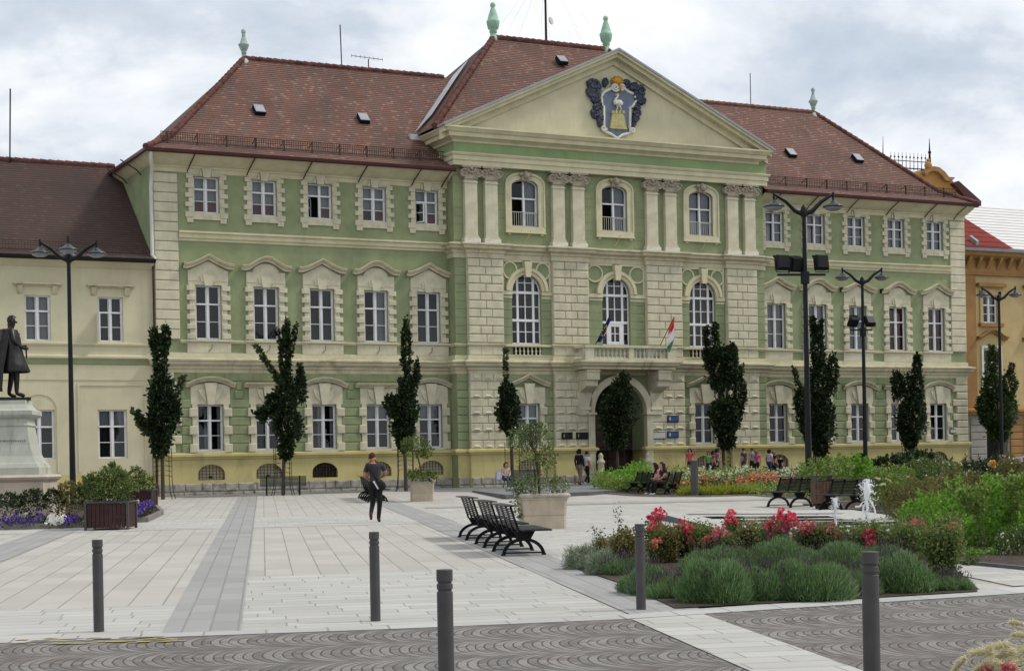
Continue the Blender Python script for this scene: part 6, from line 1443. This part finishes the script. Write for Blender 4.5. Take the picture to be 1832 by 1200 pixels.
grass(1720,870,200,[(1735,870,-6,-30,70),(1755,868,-4,-25,70),(1780,875,-6,-32,70),(1800,872,-8,-24,60),(1690,868,6,-24,60)],'brownish tall grass stalks behind the bright green shrubs',403,46,1.3)
def plumes_near():
    return [(1778,1168,-38,-12,700),(1806,1152,-40,-2,700),(1818,1166,-44,2,700),(1792,1186,-46,-2,700),(1832,1178,-44,4,700),(1728,1176,-22,14,520),(1832,1118,-26,-12,700),(1842,1140,-30,-14,600),(1850,1165,-36,-14,600),(1824,1194,-44,4,600)]
grass(1835,1320,420,plumes_near(),'near clump of creamy grass plumes in the bottom right corner',404,9.2,.75)
rose(1800,1290,60,90,[(1806,1194,4,'petal_rose'),(1768,1200,4,'petal_rose')],'pink flowered plant among the grass plumes in the bottom right corner',113,'leaf_shrub',D=9.3,group='rose bushes in the front bed')
# --- orange flower and single accents
g_=at(1776,830,40); m=Leaves(500); r=m.r; oS=.62
for dx,dy,mt in ((0,0,'petal_orange'),(.06,-.05,'petal_orange'),(-.05,.05,'petal_orange'),(.03,.08,'petal_orange'),(-.1,.02,'petal_cream'),(.06,.03,'petal_coral')):
    c=np.array([dx,0,dy])*oS; dd=unit(r.normal(size=(26,3))); m.leaf(c+dd*.015,dd,.05,mt,1.1,.5)
gb=Q(0,0); E_=empty('orange_rose',Vector((g_.x,g_.y,SL*g_.y)),0,'tall single stem with one orange and yellow rose above the right bed','rose'); o=m.build('flower',E_); o.location=(0,0,g_.z-SL*g_.y-.0); s_=MB().mat('stem_green'); s_.tube([(0,0,0),(.02,0,.7),(0,0,g_.z-SL*g_.y)],.008,5); s_.build('stem',E_)
for i,(x,y) in enumerate(((1160,800),)): pass
# ============================================================ FOUNTAIN JETS
def jet(x,yb,yt,spread,label,seed,arms=()):
    g=G(x,yb); k=g.y/F; E_=empty('water_jet',g,0,label,'fountain jet','fountain water jets'); r=np.random.default_rng(seed); Hh=(yb-yt)*k; m=MB().mat('spray')
    n=14; P_=[];R_=[]
    for i in range(n+1):
        t=i/n; P_.append((r.normal()*.008+.0,r.normal()*.008,Hh*t)); R_.append((.018+.03*spread*math.exp(-((t-.78)/.16)**2)+.012*r.uniform(0,1))*(1 if i<n else .2))
    m.tube(P_,R_,8); rn=random.Random(seed)
    for a in arms:
        pts=[tuple(np.array(at(x+p[0],yb+p[1],g.y)-g)+np.array([0,p[2] if len(p)>2 else 0,0])) for p in a]; m.tube(pts,[.012+.01*r.uniform() for _ in pts],6)
    m.build('water_column',E_)
    L_=Leaves(seed); c_=int(260*spread+60); zz=Hh*(1-r.uniform(0,1,c_)**1.6*.95); ww=(.02+.045*spread*np.exp(-((zz/Hh-.72)/.28)**2)); P2=np.stack([r.normal(size=c_)*ww,r.normal(size=c_)*ww,zz],1); L_.leaf(P2,unit(r.normal(size=(c_,3))),.028,'water_drop',.9,.6); L_.build('droplets',E_)
    p=MB().mat('spray'); rn=random.Random(seed)
    for i in range(26): a=rn.uniform(0,6.28); q=rn.uniform(.02,.3)*(.6+spread*.5); p.ball((q*math.cos(a),q*math.sin(a),.01),(.03,.03,.012),6,4)
    p.build('splash',E_)
jet(1552,946,858,2.0,'tall splashing fountain jet in front of the dark bench',601,[[(0,-62),(-8,-72),(-15,-80,.03)],[(0,-60),(8,-68),(13,-62),(15,-66)],[(0,-50),(-9,-48),(-14,-40),(-22,-40)],[(2,-55),(8,-45),(12,-38),(14,-28),(13,-22)],[(-2,-50),(-8,-38),(-7,-30)],[(0,-75),(6,-80),(12,-76)]])
jet(1495,941,890,.8,'lower slim fountain jet left of the tall one',602)
# ============================================================ FLAGS
def flag(base,tip,quad,cols,label,stars=False):
    E_=empty('flag',base,0,label,'flag','flags on the balcony'); b=Vector(base); m=MB().mat('pole_red' if not stars else 'iron_black'); m.tube([(0,0,0),tuple(Vector(tip)-b)],.02,6); m.build('flagpole',E_)
    a0,a1,c0,c1=[np.array(Vector(q)-b) for q in quad]; n=24; mm=12
    f=MB(); yv=np.array([NX,NY,0])
    def pt(u,v): # u along hoist->tail (stripe dir), v across
        p=(a0*(1-v)+a1*v)*(1-u)+(c0*(1-v)+c1*v)*u; return p+yv*(.07*math.sin(v*9+u*2.5)*(.3+u))+np.array([.02*math.sin(u*8+v*3),0,0])
    for j in range(mm):
        v0,v1=j/mm,(j+1)/mm; f.mat(cols[min(int((j+.5)/mm*len(cols)),len(cols)-1)])
        for i in range(n): u0,u1=i/n,(i+1)/n; f.add([pt(u0,v0),pt(u1,v0),pt(u1,v1),pt(u0,v1)],[(0,1,2,3)],True)
    if stars:
        f.mat('star_yellow')
        for i in range(12):
            a=i*PI/6; u,v=.5+.22*math.cos(a),.5+.3*math.sin(a); p=pt(u,v)+yv*.03
            vs=[]; 
            for q in range(10): rr=.05 if q%2==0 else .02; vs.append(p+np.array([DX,DY,0])*rr*math.sin(q*PI/5)+np.array([0,0,1])*rr*math.cos(q*PI/5))
            f.add([p]+vs,[(0,1+q,1+(q+1)%10) for q in range(10)])
    f.build('cloth',E_); return E_
material('pole_red',vary((.20,.03,.025),.1)); material('flag_blue',vary((.018,.025,.16),.15,4)); material('flag_red',vary((.55,.03,.04),.1,4)); material('flag_white',vary((.62,.62,.63),.05,4)); material('flag_green',vary((.03,.17,.07),.1,4)); material('star_yellow',vary((.75,.6,.05),.1))
DF=L2W(21.5,2.1).y
def FP(x,y,n):
    s_,z_=FS(x,y,n); return L2W(s_,n,z_)
flag(FP(1064,619,2.0),FP(1092,562,2.9),(FP(1088,569,2.75),FP(1093,573,2.8),FP(1066,612,2.4),FP(1077,612,2.5)),['flag_blue'],'blue flag with a ring of yellow stars, drooping on the left of the balcony',True)
flag(FP(1181,618,2.0),FP(1206,567,2.8),(FP(1199,578,2.7),FP(1206,570,2.8),FP(1203,590,2.6),FP(1206,588,2.7)),['flag_red'],'red, white and green striped flag drooping on the right of the balcony')
fl=[o for o in COL.objects if o.name.startswith('flag') and o.get('label','').startswith('red')][0]
for c in kids(fl):
    if c.name.startswith('cloth'): bpy.data.objects.remove(c)
f=MB(); b=fl.location; yv=Vector((NX,NY,0))
segs=[('flag_red',[(1199,579),(1207,568)],[(1194,600),(1207,588)]),('flag_white',[(1194,600),(1207,588)],[(1193,625),(1205,614)]),('flag_green',[(1193,625),(1205,614)],[(1196,630),(1200,632)])]
segs=[('flag_red',(1198,580,1207,568),(1195,599,1206,577)),('flag_red',(1195,599,1206,577),(1197,597,1205,590)),('flag_white',(1197,597,1206,580),(1193,620,1206,606)),('flag_green',(1193,621,1206,606),(1197,631,1202,620))]
for mt,a,c in segs:
    f.mat(mt)
    for i in range(8):
        for j in range(5):
            def pt(u,v):
                x=(a[0]*(1-v)+a[2]*v)*(1-u)+(c[0]*(1-v)+c[2]*v)*u; y=(a[1]*(1-v)+a[3]*v)*(1-u)+(c[1]*(1-v)+c[3]*v)*u
                return FP(x,y,2.65+.05*math.sin(v*8+y*.3))-b
            u0,u1,v0,v1=i/8,(i+1)/8,j/5,(j+1)/5; f.add([pt(u0,v0),pt(u1,v0),pt(u1,v1),pt(u0,v1)],[(0,1,2,3)],True)
f.build('cloth',fl)
# ============================================================ GUARD STONES, CAR
for x,l in ((1069,'carved guard stone at the left foot of the entrance arch'),(1158,'carved guard stone at the right foot of the entrance arch')):
    s_=RC[1]+(-1.35 if x<1100 else 1.35); w_=L2W(s_,1.25,.78); m=MB().mat('cream_stone'); m.box(-.2,.2,-.2,.2,-.1,.35); m.lathe([(.24,.35),(.24,.42),(.17,.48),(.15,.85),(.2,.9),(.2,.98),(.13,1.05),(.1,1.15),(.13,1.25),(.06,1.36),(.01,1.4)],(0,0,0),12); o=m.build('guard_stone',None,w_,TH); tag(o,l,'guard stone','guard stones at the entrance')
g=at(1826,838,84); E_=empty('parked_car',Vector((g.x+1.6,g.y,SL*g.y)),R(8),'silver car parked before the orange house, only its left end in view','car')
m=MB().mat('car_paint'); pr=[(-2.1,.35),(-2.15,.6),(-2.05,.85),(-1.25,.95),(-.7,1.38),(.9,1.42),(1.6,1.0),(2.05,.92),(2.12,.55),(2.05,.3)]
vs=[]; 
for y,ins in ((-.82,.0),(-.6,0),(.6,0),(.82,0)): vs+=[(p[0]*(1 if abs(y)<.7 else .985),y*(.86 if p[1]>1 else 1),p[1]) for p in pr]
n=len(pr); m.add(vs,[(j*n+i,j*n+(i+1)%n,(j+1)*n+(i+1)%n,(j+1)*n+i) for j in range(3) for i in range(n)]+[tuple(range(n)),tuple(range(3*n,4*n))[::-1]]); m.build('body',E_)
m=MB().mat('car_glass'); m.add([(-1.27,-.55,.98),(-1.27,.55,.98),(-.76,.5,1.36),(-.76,-.5,1.36)],[(0,1,2,3)]); m.add([(-1.05,-.835,.96),(-.68,-.72,1.32),(.85,-.72,1.36),(1.35,-.835,1.0)],[(0,1,2,3)]); m.build('windows',E_)
for x in(-1.3,1.3):
    for y in(-.8,.8):
        m=MB().mat('rubber'); m.tube([(x,y-.09,.31),(x,y+.09,.31)],.31,16); o=m.build('wheel',E_); m=MB().mat('lamp_shade'); m.tube([(x,y-.1,.31),(x,y+.1,.31)],.18,12); m.build('rim',o)
for y in(-.65,.65): m=MB().mat('lamp_glass'); m.ball((-2.08,y,.7),(.08,.16,.09)); m.build('headlight',E_)
m=MB().mat('plaque_pale'); m.box(-2.2,-2.16,-.26,.26,.42,.53); m.build('number_plate',E_)
# ============================================================ PEOPLE
material('skin',vary((.42,.22,.15),.06,8),rough=.6); material('skin_tan',vary((.36,.17,.11),.06,8),rough=.6)
material('hair_brown',vary((.045,.018,.012),.3,30)); material('hair_dark',vary((.012,.009,.009),.3,30)); material('hair_fair',vary((.22,.14,.07),.2,30)); material('hair_red',vary((.09,.025,.02),.25,30))
for n_,c_ in dict(cloth_charcoal=(.035,.036,.042),cloth_black=(.009,.009,.010),cloth_white=(.62,.63,.66),cloth_khaki=(.17,.14,.10),cloth_jeans=(.035,.055,.13),cloth_cream=(.42,.36,.30),cloth_pink=(.55,.22,.26),cloth_coral=(.55,.09,.10),cloth_grey=(.16,.16,.17),cloth_red=(.42,.03,.04),cloth_green=(.06,.35,.08),cloth_magenta=(.42,.05,.17),cloth_navy=(.02,.025,.05),cloth_lilac=(.42,.42,.55),shoe_white=(.55,.55,.55),shoe_brown=(.08,.03,.025)).items(): material(n_,vary(c_,.14,9,bump=.004),rough=.85)
def person(loc,face,h,J,top,bot,shoe,hair,skinm='skin',hairlen=0,label='',group=None,name='person',cat='person',sleeve=.5,legs=1.,extra=None,fingers=True,allmat=None,bulk=1.,parent=None,smat=None):
    """one continuous skinned body; J overrides joints (x right, y forward, z up, metres for 1.75 m)"""
    j=dict(pel=(0,0,.95),wai=(0,.0,1.08),che=(0,-.01,1.28),nek=(0,-.005,1.46),chin=(0,.012,1.53),hed=(0,.015,1.615),crn=(0,0,1.69),
      shL=(-.18,-.01,1.42),elL=(-.24,-.03,1.15),wrL=(-.25,.05,.90),haL=(-.25,.07,.82),shR=(.18,-.01,1.42),elR=(.24,-.03,1.15),wrR=(.25,.05,.90),haR=(.25,.07,.82),
      hiL=(-.09,0,.90),knL=(-.10,.02,.50),anL=(-.10,-.01,.09),toL=(-.11,.14,.03),hiR=(.09,0,.90),knR=(.10,.02,.50),anR=(.10,-.01,.09),toR=(.11,.14,.03)); j.update(J or {})
    rad=dict(pel=(.16,.12),wai=(.14,.105),che=(.18,.12),nek=(.06,.062),chin=(.072,.08),hed=(.088,.105),crn=(.06,.07),sh=(.078,.075),el=(.05,.05),wr=(.034,.03),ha=(.042,.024),hi=(.105,.11),kn=(.07,.072),an=(.046,.05),to=(.042,.032))
    bones=[('pel','wai'),('wai','che'),('che','nek'),('nek','chin'),('chin','hed'),('hed','crn')]
    for s_ in 'LR': bones+=[('che','sh'+s_),('sh'+s_,'el'+s_),('el'+s_,'wr'+s_),('wr'+s_,'ha'+s_),('pel','hi'+s_),('hi'+s_,'kn'+s_),('kn'+s_,'an'+s_),('an'+s_,'to'+s_)]
    names=list(j); me=bpy.data.meshes.new('sk'); me.from_pydata([j[n] for n in names],[(names.index(a),names.index(b)) for a,b in bones],[])
    o=bpy.data.objects.new('sk',me); COL.objects.link(o); md=o.modifiers.new('s','SKIN'); sb=o.modifiers.new('u','SUBSURF'); sb.levels=2
    for i,n in enumerate(names):
        rr=rad.get(n) or rad[n[:2]]; me.skin_vertices[0].data[i].radius=(rr[0]*bulk,rr[1]*bulk) if n[:3] in('pel','wai','che') else rr; me.skin_vertices[0].data[i].use_root=(n=='pel')
    dg=bpy.context.evaluated_depsgraph_get(); ev=o.evaluated_get(dg); m2=bpy.data.meshes.new_from_object(ev); bpy.data.objects.remove(o)
    V_=[v.co.copy() for v in m2.vertices]; Fs=[tuple(p.vertices) for p in m2.polygons]; bpy.data.meshes.remove(m2)
    mats=[skinm,top,bot,shoe]; mi=[]
    def seg(p,a,b):
        a=Vector(a);b=Vector(b); ab=b-a; t=max(0,min(1,(p-a).dot(ab)/max(ab.length_squared,1e-9))); return (p-(a+ab*t)).length,t
    for f in Fs:
        c=sum((V_[i] for i in f),Vector())/len(f); best=min(((seg(c,j[a],j[b])[0],seg(c,j[a],j[b])[1],a,b) for a,b in bones),key=lambda x:x[0]); _,t,a,b=best
        if b in('chin','hed','crn') or a=='hed': m_=0
        elif b=='nek': m_=1 if t<.85 else 0
        elif a=='pel' and b=='wai': m_=1 if t>.15 else 2
        elif a=='wai' or b[:2]=='sh': m_=1
        elif b[:2]=='el': m_=1 if t<sleeve*2 else 0
        elif b[:2]=='wr': m_=1 if sleeve>.5 and t<(sleeve-.5)*2 else 0
        elif b[:2]=='ha': m_=0
        elif b[:2] in('hi','kn'): m_=2 if legs>=1 or b[:2]=='hi' or t<legs*2 else 0
        elif b[:2]=='an': m_=(2 if (legs>=1 and t<.93) else (0 if t<.9 else 3))
        else: m_=3
        mi.append(m_)
    B=MB(); 
    for n in (mats if not allmat else [allmat]*4): B.mats.append(n) if n not in B.mats else None
    idx=[B.mats.index(n) for n in (mats if not allmat else [allmat]*4)]
    B.v=[tuple(v) for v in V_]; B.f=Fs; B.m=[idx[k] for k in mi]; B.sm=[True]*len(Fs)
    B.mat(skinm if not allmat else allmat); hd=Vector(j['hed']); ch=Vector(j['chin']); fw=Vector(j.get('_fw',(0,1,0))).normalized(); rt=Vector((fw.y,-fw.x,0))
    B.ball(tuple(hd+fw*.092-Vector((0,0,.03))),(.014,.022,.022),7,5)                          # nose
    for sx in(-1,1): B.ball(tuple(hd+rt*sx*.082-Vector((0,0,.02))),(.014,.02,.032),7,5)
    if fingers:
        for s_ in 'LR':
            w=Vector(j['wr'+s_]); hnd=Vector(j['ha'+s_]); d=(hnd-w).normalized(); sd=d.cross(fw); sd=sd.normalized() if sd.length>.1 else Vector((0,0,1)); cu=sd.cross(d)*(-1 if s_=='L' else 1)
            for i,(o_,ln) in enumerate(((-.026,.062),(-.009,.074),(.009,.07),(.026,.056))):
                p=hnd+sd*o_+d*.012; B.tube([tuple(p),tuple(p+d*ln*.5+cu*.006),tuple(p+d*ln*.85+cu*.026)],[.0095,.0085,.006],6)
            p=w+d*.03+cu*.02; B.tube([tuple(p),tuple(p+cu*.035+d*.03),tuple(p+cu*.038+d*.058)],[.011,.01,.007],6)
    nk=Vector(j['nek']); B.tube([tuple(nk-Vector((0,0,.03))),tuple(nk.lerp(hd,.5)-fw*.012),tuple(hd-fw*.01)],[.062,.058,.06],12)
    k=h/1.75; z0=min(v[2] for v in B.v) if parent is None else 0; B.v=[(x,y,z-z0) for x,y,z in B.v]; B.v=[(x*k,y*k,z*k) for x,y,z in B.v]
    o=B.build(name,parent,loc,face); tag(o,label,cat,group)
    H=MB().mat(hair); rn=random.Random(int(loc[0]*100)); vs=[]
    def hp(th,ph,r_=1.): return hd*1+Vector((0,0,.015))+(rt*math.cos(ph)*.086+fw*math.sin(ph)*.104)*math.sin(th)*r_+Vector((0,0,math.cos(th)*.105))*r_
    nu,nv=20,9; rows=[]
    for a in range(nv+1):
        row=[]
        for b in range(nu):
            ph=2*PI*b/nu; lim=R(62) if math.sin(ph)>.35 else R(118); th=lim*a/nv; row.append(hp(th,ph,1.02+rn.uniform(-.02,.02)+(.07 if hairlen>.05 else 0)))
        rows.append(row)
    H.add([tuple(p) for r_ in rows for p in r_],[(a*nu+b,(a+1)*nu+b,(a+1)*nu+(b+1)%nu,a*nu+(b+1)%nu) for a in range(nv) for b in range(nu)],True)
    if hairlen>.05:
        for i in range(9):
            ph=PI+PI*i/8; p=hp(R(95),ph,1.08); q=p+Vector((0,0,-hairlen))-fw*.01+rt*rn.uniform(-.015,.015); H.tube([tuple(p+Vector((0,0,.05))),tuple((p+q)/2-fw*.02),tuple(q)],[.034,.032,.012],6)
    H.v=[(x*k,y*k,(z-z0)*k) for x,y,z in H.v]; H.build('hair',o if allmat is None or True else None)
    if extra: extra(o,k)
    return o
SIT=lambda dz=0: dict(pel=(0,0,.53),wai=(0,.0,.66),che=(0,.03,.86),nek=(0,.06,1.05),chin=(0,.11,1.10),hed=(0,.10,1.21),crn=(0,.09,1.28),shL=(-.17,.04,1.0),elL=(-.22,.06,.76),wrL=(-.10,.24,.66),haL=(-.05,.30,.66),shR=(.17,.04,1.0),elR=(.22,.06,.76),wrR=(.10,.24,.66),haR=(.05,.30,.66),hiL=(-.09,.03,.52),knL=(-.10,.46,.52),anL=(-.10,.50,.09),toL=(-.11,.65,.04),hiR=(.09,.03,.52),knR=(.10,.46,.52),anR=(.10,.50,.09),toR=(.11,.65,.04))
# walking man seen from behind
def man_extra(o,k):
    m=MB().mat('cloth_black'); m.tube([(-.2,-.12,1.44),(-.02,-.15,1.2),(.14,-.14,1.0),(.22,-.04,.92)],.022,6); m.tube([(-.2,-.12,1.44),(-.12,.05,1.44),(0,.13,1.2),(.18,.1,.98)],.022,6)
    m.build('bag_strap',o)
    b=MB().mat('cloth_black'); b.ball((.14,-.14,.93),(.15,.10,.13),14,10); b.mat('cloth_white'); b.obox((.06,-.255,.93),(.045,0,-.075),(0,.008,0),(.014,0,.009)); b.ball((.0,-.25,1.03),(.028,.012,.028),8,6); b.build('shoulder_bag',o)
person(G(673,934),-.06,1.80,dict(pel=(0,0,.96),wai=(-.01,0,1.1),che=(-.02,-.02,1.3),nek=(-.04,.01,1.47),chin=(-.065,.03,1.535),hed=(-.08,.05,1.62),crn=(-.08,.03,1.69),shL=(-.2,-.01,1.42),elL=(-.27,-.02,1.16),wrL=(-.15,.18,1.05),haL=(-.08,.22,1.05),shR=(.17,0,1.44),elR=(.25,.06,1.2),wrR=(.12,.22,1.12),haR=(.05,.25,1.12),
    hiL=(-.09,0,.91),knL=(-.08,.07,.52),anL=(-.10,-.20,.22),toL=(-.10,-.16,.07),hiR=(.08,0,.91),knR=(.10,.0,.50),anR=(.06,.0,.09),toR=(.07,.15,.03)),'cloth_charcoal','cloth_black','shoe_brown','hair_brown',label='man walking away in a grey t-shirt and black trousers with a bag across his back',group='people on the square',sleeve=.32,extra=man_extra,skinm='skin_tan')
# couple by the wall
gA=L2W(facade_s(1035,2.2),2.2); gA.z=SL*gA.y+.0
gA=L2W(facade_s(1036,2.6),2.6); gA.z=SL*gA.y; gB=L2W(facade_s(1049,2.6),2.6); gB.z=SL*gB.y
person(gA,TH-1.2,1.78,dict(knL=(-.08,.12,.52),anL=(-.08,.10,.09),toL=(-.08,.24,.04),knR=(.08,.0,.5),anR=(.08,-.18,.12),toR=(.08,-.06,.03)),'cloth_black','cloth_khaki','shoe_brown','hair_dark',label='person in a black jacket and khaki trousers walking to the entrance',group='people on the square',sleeve=1.,hairlen=.12)
person(gB,TH-1.3,1.66,dict(knL=(-.08,.16,.52),anL=(-.08,.22,.09),toL=(-.08,.36,.04),knR=(.08,.0,.5),anR=(.08,-.25,.14),toR=(.08,-.14,.03)),'cloth_white','cloth_black','shoe_white','hair_dark',label='person in a white t-shirt and black trousers striding beside the one in black',group='people on the square',sleeve=.3)
# seated woman
def bag_extra(o,k):
    m=MB().mat('cloth_lilac'); m.box(.25,.48,-.05,.12,.46,.76); m.tube([(.28,.03,.76),(.3,.03,.95),(.43,.03,.95),(.45,.03,.76)],.012,6); m.build('handbag',o)
ps=L2W(facade_s(903,4.9),4.9); ps.z=SL*ps.y-.02
person(ps,TH+PI,1.66,SIT(),'cloth_cream','cloth_jeans','shoe_white','hair_red',label='woman in a cream top and blue jeans sitting on the bench under the tree',group='people on the square',sleeve=1.,hairlen=.16,extra=bag_extra)
# two girls on the bench
gb=Q(14.55,60.75); person(gb,PA+PI/2-.15,1.66,dict(SIT(),che=(0,.06,.84),nek=(0,.12,1.02),chin=(0,.2,1.05),hed=(0,.20,1.16),crn=(0,.18,1.23)),'cloth_pink','cloth_black','shoe_white','hair_dark',label='seated girl in a pink top bending her head, left of the girl in black',group='people on the square',sleeve=1.,hairlen=.3)
gb=Q(14.55,60.1); person(gb,PA+PI/2+.3,1.64,dict(SIT(),elL=(-.24,.10,.80)),'cloth_black','cloth_black','shoe_white','hair_brown',label='seated girl in black with long wavy hair, right of the girl in pink',group='people on the square',sleeve=.3,hairlen=.38)
# children by the right wing
kids_=[(1234,800,1.42,'cloth_coral','cloth_navy','hair_dark',TH+2.2,'child in a coral top raising an arm, left of the far bollard',dict(elL=(-.32,.12,1.38),wrL=(-.4,.2,1.52),haL=(-.42,.22,1.6))),
(1267,806,1.25,'cloth_green','cloth_navy','hair_dark',TH+2.6,'small child in a bright green top near the window grille',{}),
(1275,804,1.35,'cloth_red','cloth_navy','hair_dark',TH-1.6,'child in a red top beside the one in green',{}),
(1282,800,1.45,'cloth_grey','cloth_navy','hair_dark',TH-1.4,'child in a grey top with dark hair next to the tree trunk',{}),
(1330,799,1.5,'cloth_charcoal','cloth_navy','hair_brown',TH+.3,'child in a dark t-shirt standing alone right of the tree',{}),
(1345,799,1.5,'cloth_grey','cloth_black','hair_brown',TH+.2,'child in a grey t-shirt in the middle of the group of three',{}),
(1353,803,1.4,'cloth_magenta','cloth_black','hair_fair',TH-.3,'fair haired child in a pink top at the right of the group of three',{}),
(1376,801,1.45,'cloth_lilac','cloth_jeans','hair_dark',TH-1.3,'child in a pale top and jeans stepping past the window grille',dict(knL=(-.08,.16,.52),anL=(-.08,.22,.09),toL=(-.08,.36,.04),anR=(.08,-.25,.14),toR=(.08,-.14,.03))),
(1384,804,1.4,'cloth_navy','cloth_black','hair_fair',TH-1.4,'child in navy clothes just behind the child in the pale top',{}),
(1396,812,1.3,'cloth_black','cloth_navy','hair_brown',TH-1.1,'child in black crouching in front of the window grille',{}),
(1668,812,1.25,'cloth_black','cloth_navy','hair_fair',TH+1.2,'child in black bending over at the right end of the town hall',dict(che=(0,.25,1.12),nek=(0,.4,1.18),chin=(0,.48,1.16),hed=(0,.52,1.24),crn=(0,.52,1.31),shL=(-.17,.34,1.16),shR=(.17,.34,1.16),elL=(-.2,.45,.95),elR=(.2,.45,.95),wrL=(-.2,.6,.8),wrR=(.2,.6,.8),haL=(-.2,.66,.75),haR=(.2,.66,.75))),
(1680,814,1.3,'cloth_magenta','cloth_navy','hair_dark',TH+1.0,'child in a magenta top between the one in black and the one in green',{}),
(1692,816,1.25,'cloth_green','cloth_navy','hair_dark',TH+1.4,'child in green at the far right of the playing children',{})]
for x,yt,h_,tp,bt,hr,fc,lab,jj in kids_:
    n_=4.2 if x<1500 else 3.5; s_=facade_s(x,n_); w_=L2W(s_,n_); t=at(x,yt+1,w_.y); w_.z=t.z-h_*1.0
    person(w_,fc,h_,jj,tp,bt,'shoe_white',hr,label=lab,group='children along the right wing',sleeve=.3,hairlen=.14 if hr!='hair_brown' else 0,fingers=True)
# ============================================================ STATUE
D=47.; ZB=at(15,716,D); base=Vector((ZB.x,ZB.y,SL*D)); PE=empty('monument_pedestal',base,.10,'pale marble pedestal on a stepped stone base carrying the bronze statue','pedestal'); zt=ZB.z-base.z
m=MB()
def sqp(mb,L_,sm=False,n=4):
    vs=[(sx*a,sy*a,z) for a,z in L_ for sx,sy in((1,-1),(1,1),(-1,1),(-1,-1))]; mb.add(vs,[(i*4+k,i*4+(k+1)%4,(i+1)*4+(k+1)%4,(i+1)*4+k) for i in range(len(L_)-1) for k in range(4)],sm)
u=lambda y:(at(60,y,D-.6)-base).z; hw=lambda x:(at(x,800,D-.6)-base).x*.93
W0=.62
m.mat('pedestal_base'); sqp(m,[(1.45,-.3),(1.45,u(892)),(1.36,u(890)),(1.36,u(893)+.0)]); sqp(m,[(1.22,u(892)),(1.22,u(862)),(1.32,u(857)),(1.36,u(853)),(1.30,u(849)),(.5,u(848))]); m.build('stepped_base',PE)
m=MB().mat('pedestal_marble'); sqp(m,[(1.08,u(850)),(1.08,u(836)),(1.02,u(829)),(.98,u(827)),(.86,u(815)),(.76,u(795)),(.70,u(770)),(.68,u(763)),(.72,u(760)),(.68,u(757)),(.68,u(749)),(.80,u(745)),(.86,u(741)),(.86,u(734)),(.72,u(730)),(.62,u(722)),(.62,zt-.02),(.0,zt-.02)]); m.build('die',PE)
m=MB().mat('letter_grey'); rr_=random.Random(3); z_=u(788)
x=-.6
while x<.62:
    w_=rr_.choice([.03,.045,.055]); m.box(x,x+w_*.35,-.752,-.735,z_-.03,z_+.03); m.box(x+w_*.35,x+w_,-.752,-.735,z_+.015*rr_.choice([-1,0,1]),z_+.012+.015*rr_.choice([-1,0,1])); x+=w_+.02
m.build('inscription',PE)
PE.scale=(.9,.9,1)
ST=empty('bronze_statue',base+Vector((.10,0,zt)),-1.15,'dark bronze statue of a cloaked man holding a sword, on the marble pedestal','statue')
m=MB().mat('bronze'); m.box(-.42,.42,-.42,.46,-.02,.07); m.build('plinth',ST)
def cloak(o,k):
    rn=random.Random(9); n=22
    m=MB().mat('bronze'); rows=[(1.44,.21,.14,0),(1.25,.29,.2,0),(1.05,.27,.20,.02),(.9,.31,.24,.02),(.72,.37,.29,.03),(.58,.41,.33,.05),(.54,.40,.32,.05)]
    vs=[(a*math.cos(2*PI*i/n)*(1+.06*math.sin(i*2.4+z*3)),b*math.sin(2*PI*i/n)*(1+.08*math.sin(i*3.1))+o_,z) for z,a,b,o_ in rows for i in range(n)]
    m.add(vs,[(r_*n+i,r_*n+(i+1)%n,(r_+1)*n+(i+1)%n,(r_+1)*n+i) for r_ in range(len(rows)-1) for i in range(n)],True)
    for i in range(9): m.ball((.015*math.sin(i),.165+.012*math.cos(i),1.36-i*.05),.016,6,5)
    m.v=[(x*k,y*k,z*k) for x,y,z in m.v]; m.build('coat',o)
    m=MB().mat('bronze'); n=16; rows=[(1.46,.22,-.05,.14),(1.3,.32,-.06,.17),(1.0,.36,-.12,.2),(.6,.42,-.2,.24),(.2,.46,-.24,.26),(.12,.44,-.23,.25)]
    vs=[(-.06+a*math.cos(PI+PI*i/(n-1))*(1+.1*math.sin(i*1.9)),c+b*math.sin(PI+PI*i/(n-1))*(1+.2*math.sin(i*2.3+z)),z) for z,a,c,b in rows for i in range(n)]
    m.add(vs,[(r_*n+i,r_*n+i+1,(r_+1)*n+i+1,(r_+1)*n+i) for r_ in range(len(rows)-1) for i in range(n-1)],True)
    m.ball((-.27,-.02,1.3),(.14,.16,.14),12,8,.12,rn); m.ball((-.2,-.08,1.4),(.12,.1,.08),10,7,.1,rn); m.v=[(x*k,y*k,z*k) for x,y,z in m.v]; m.build('cloak',o)
    m=MB().mat('bronze'); m.tube([(.05,.30,1.12),(-.10,.33,.86)],[.02,.016],6); m.tube([(-.06,.31,1.04),(.14,.28,1.03)],.014,6); m.v=[(x*k,y*k,z*k) for x,y,z in m.v]; m.build('sword',o)
hs=(at(25,565,D).z-ZB.z)
person((0,0,.06),0,hs-.05,dict(elR=(.30,.02,1.17),wrR=(.12,.24,1.05),haR=(.07,.29,1.05),elL=(-.30,.0,1.18),wrL=(-.12,.22,1.10),haL=(-.05,.28,1.10),hiL=(-.1,0,.9),anL=(-.17,-.04,.09),toL=(-.21,.12,.04),anR=(.14,.08,.09),toR=(.17,.25,.04),knR=(.13,.09,.5),hed=(0,.03,1.64)),'bronze','bronze','bronze','bronze',label=None,name='figure',cat=None,allmat='bronze',extra=cloak,parent=ST,bulk=1.25)
SC.cycles.max_bounces=6; SC.cycles.diffuse_bounces=2; SC.cycles.glossy_bounces=3; SC.cycles.transparent_max_bounces=8; SC.cycles.transmission_bounces=3; SC.cycles.use_adaptive_sampling=True; SC.cycles.adaptive_threshold=.015
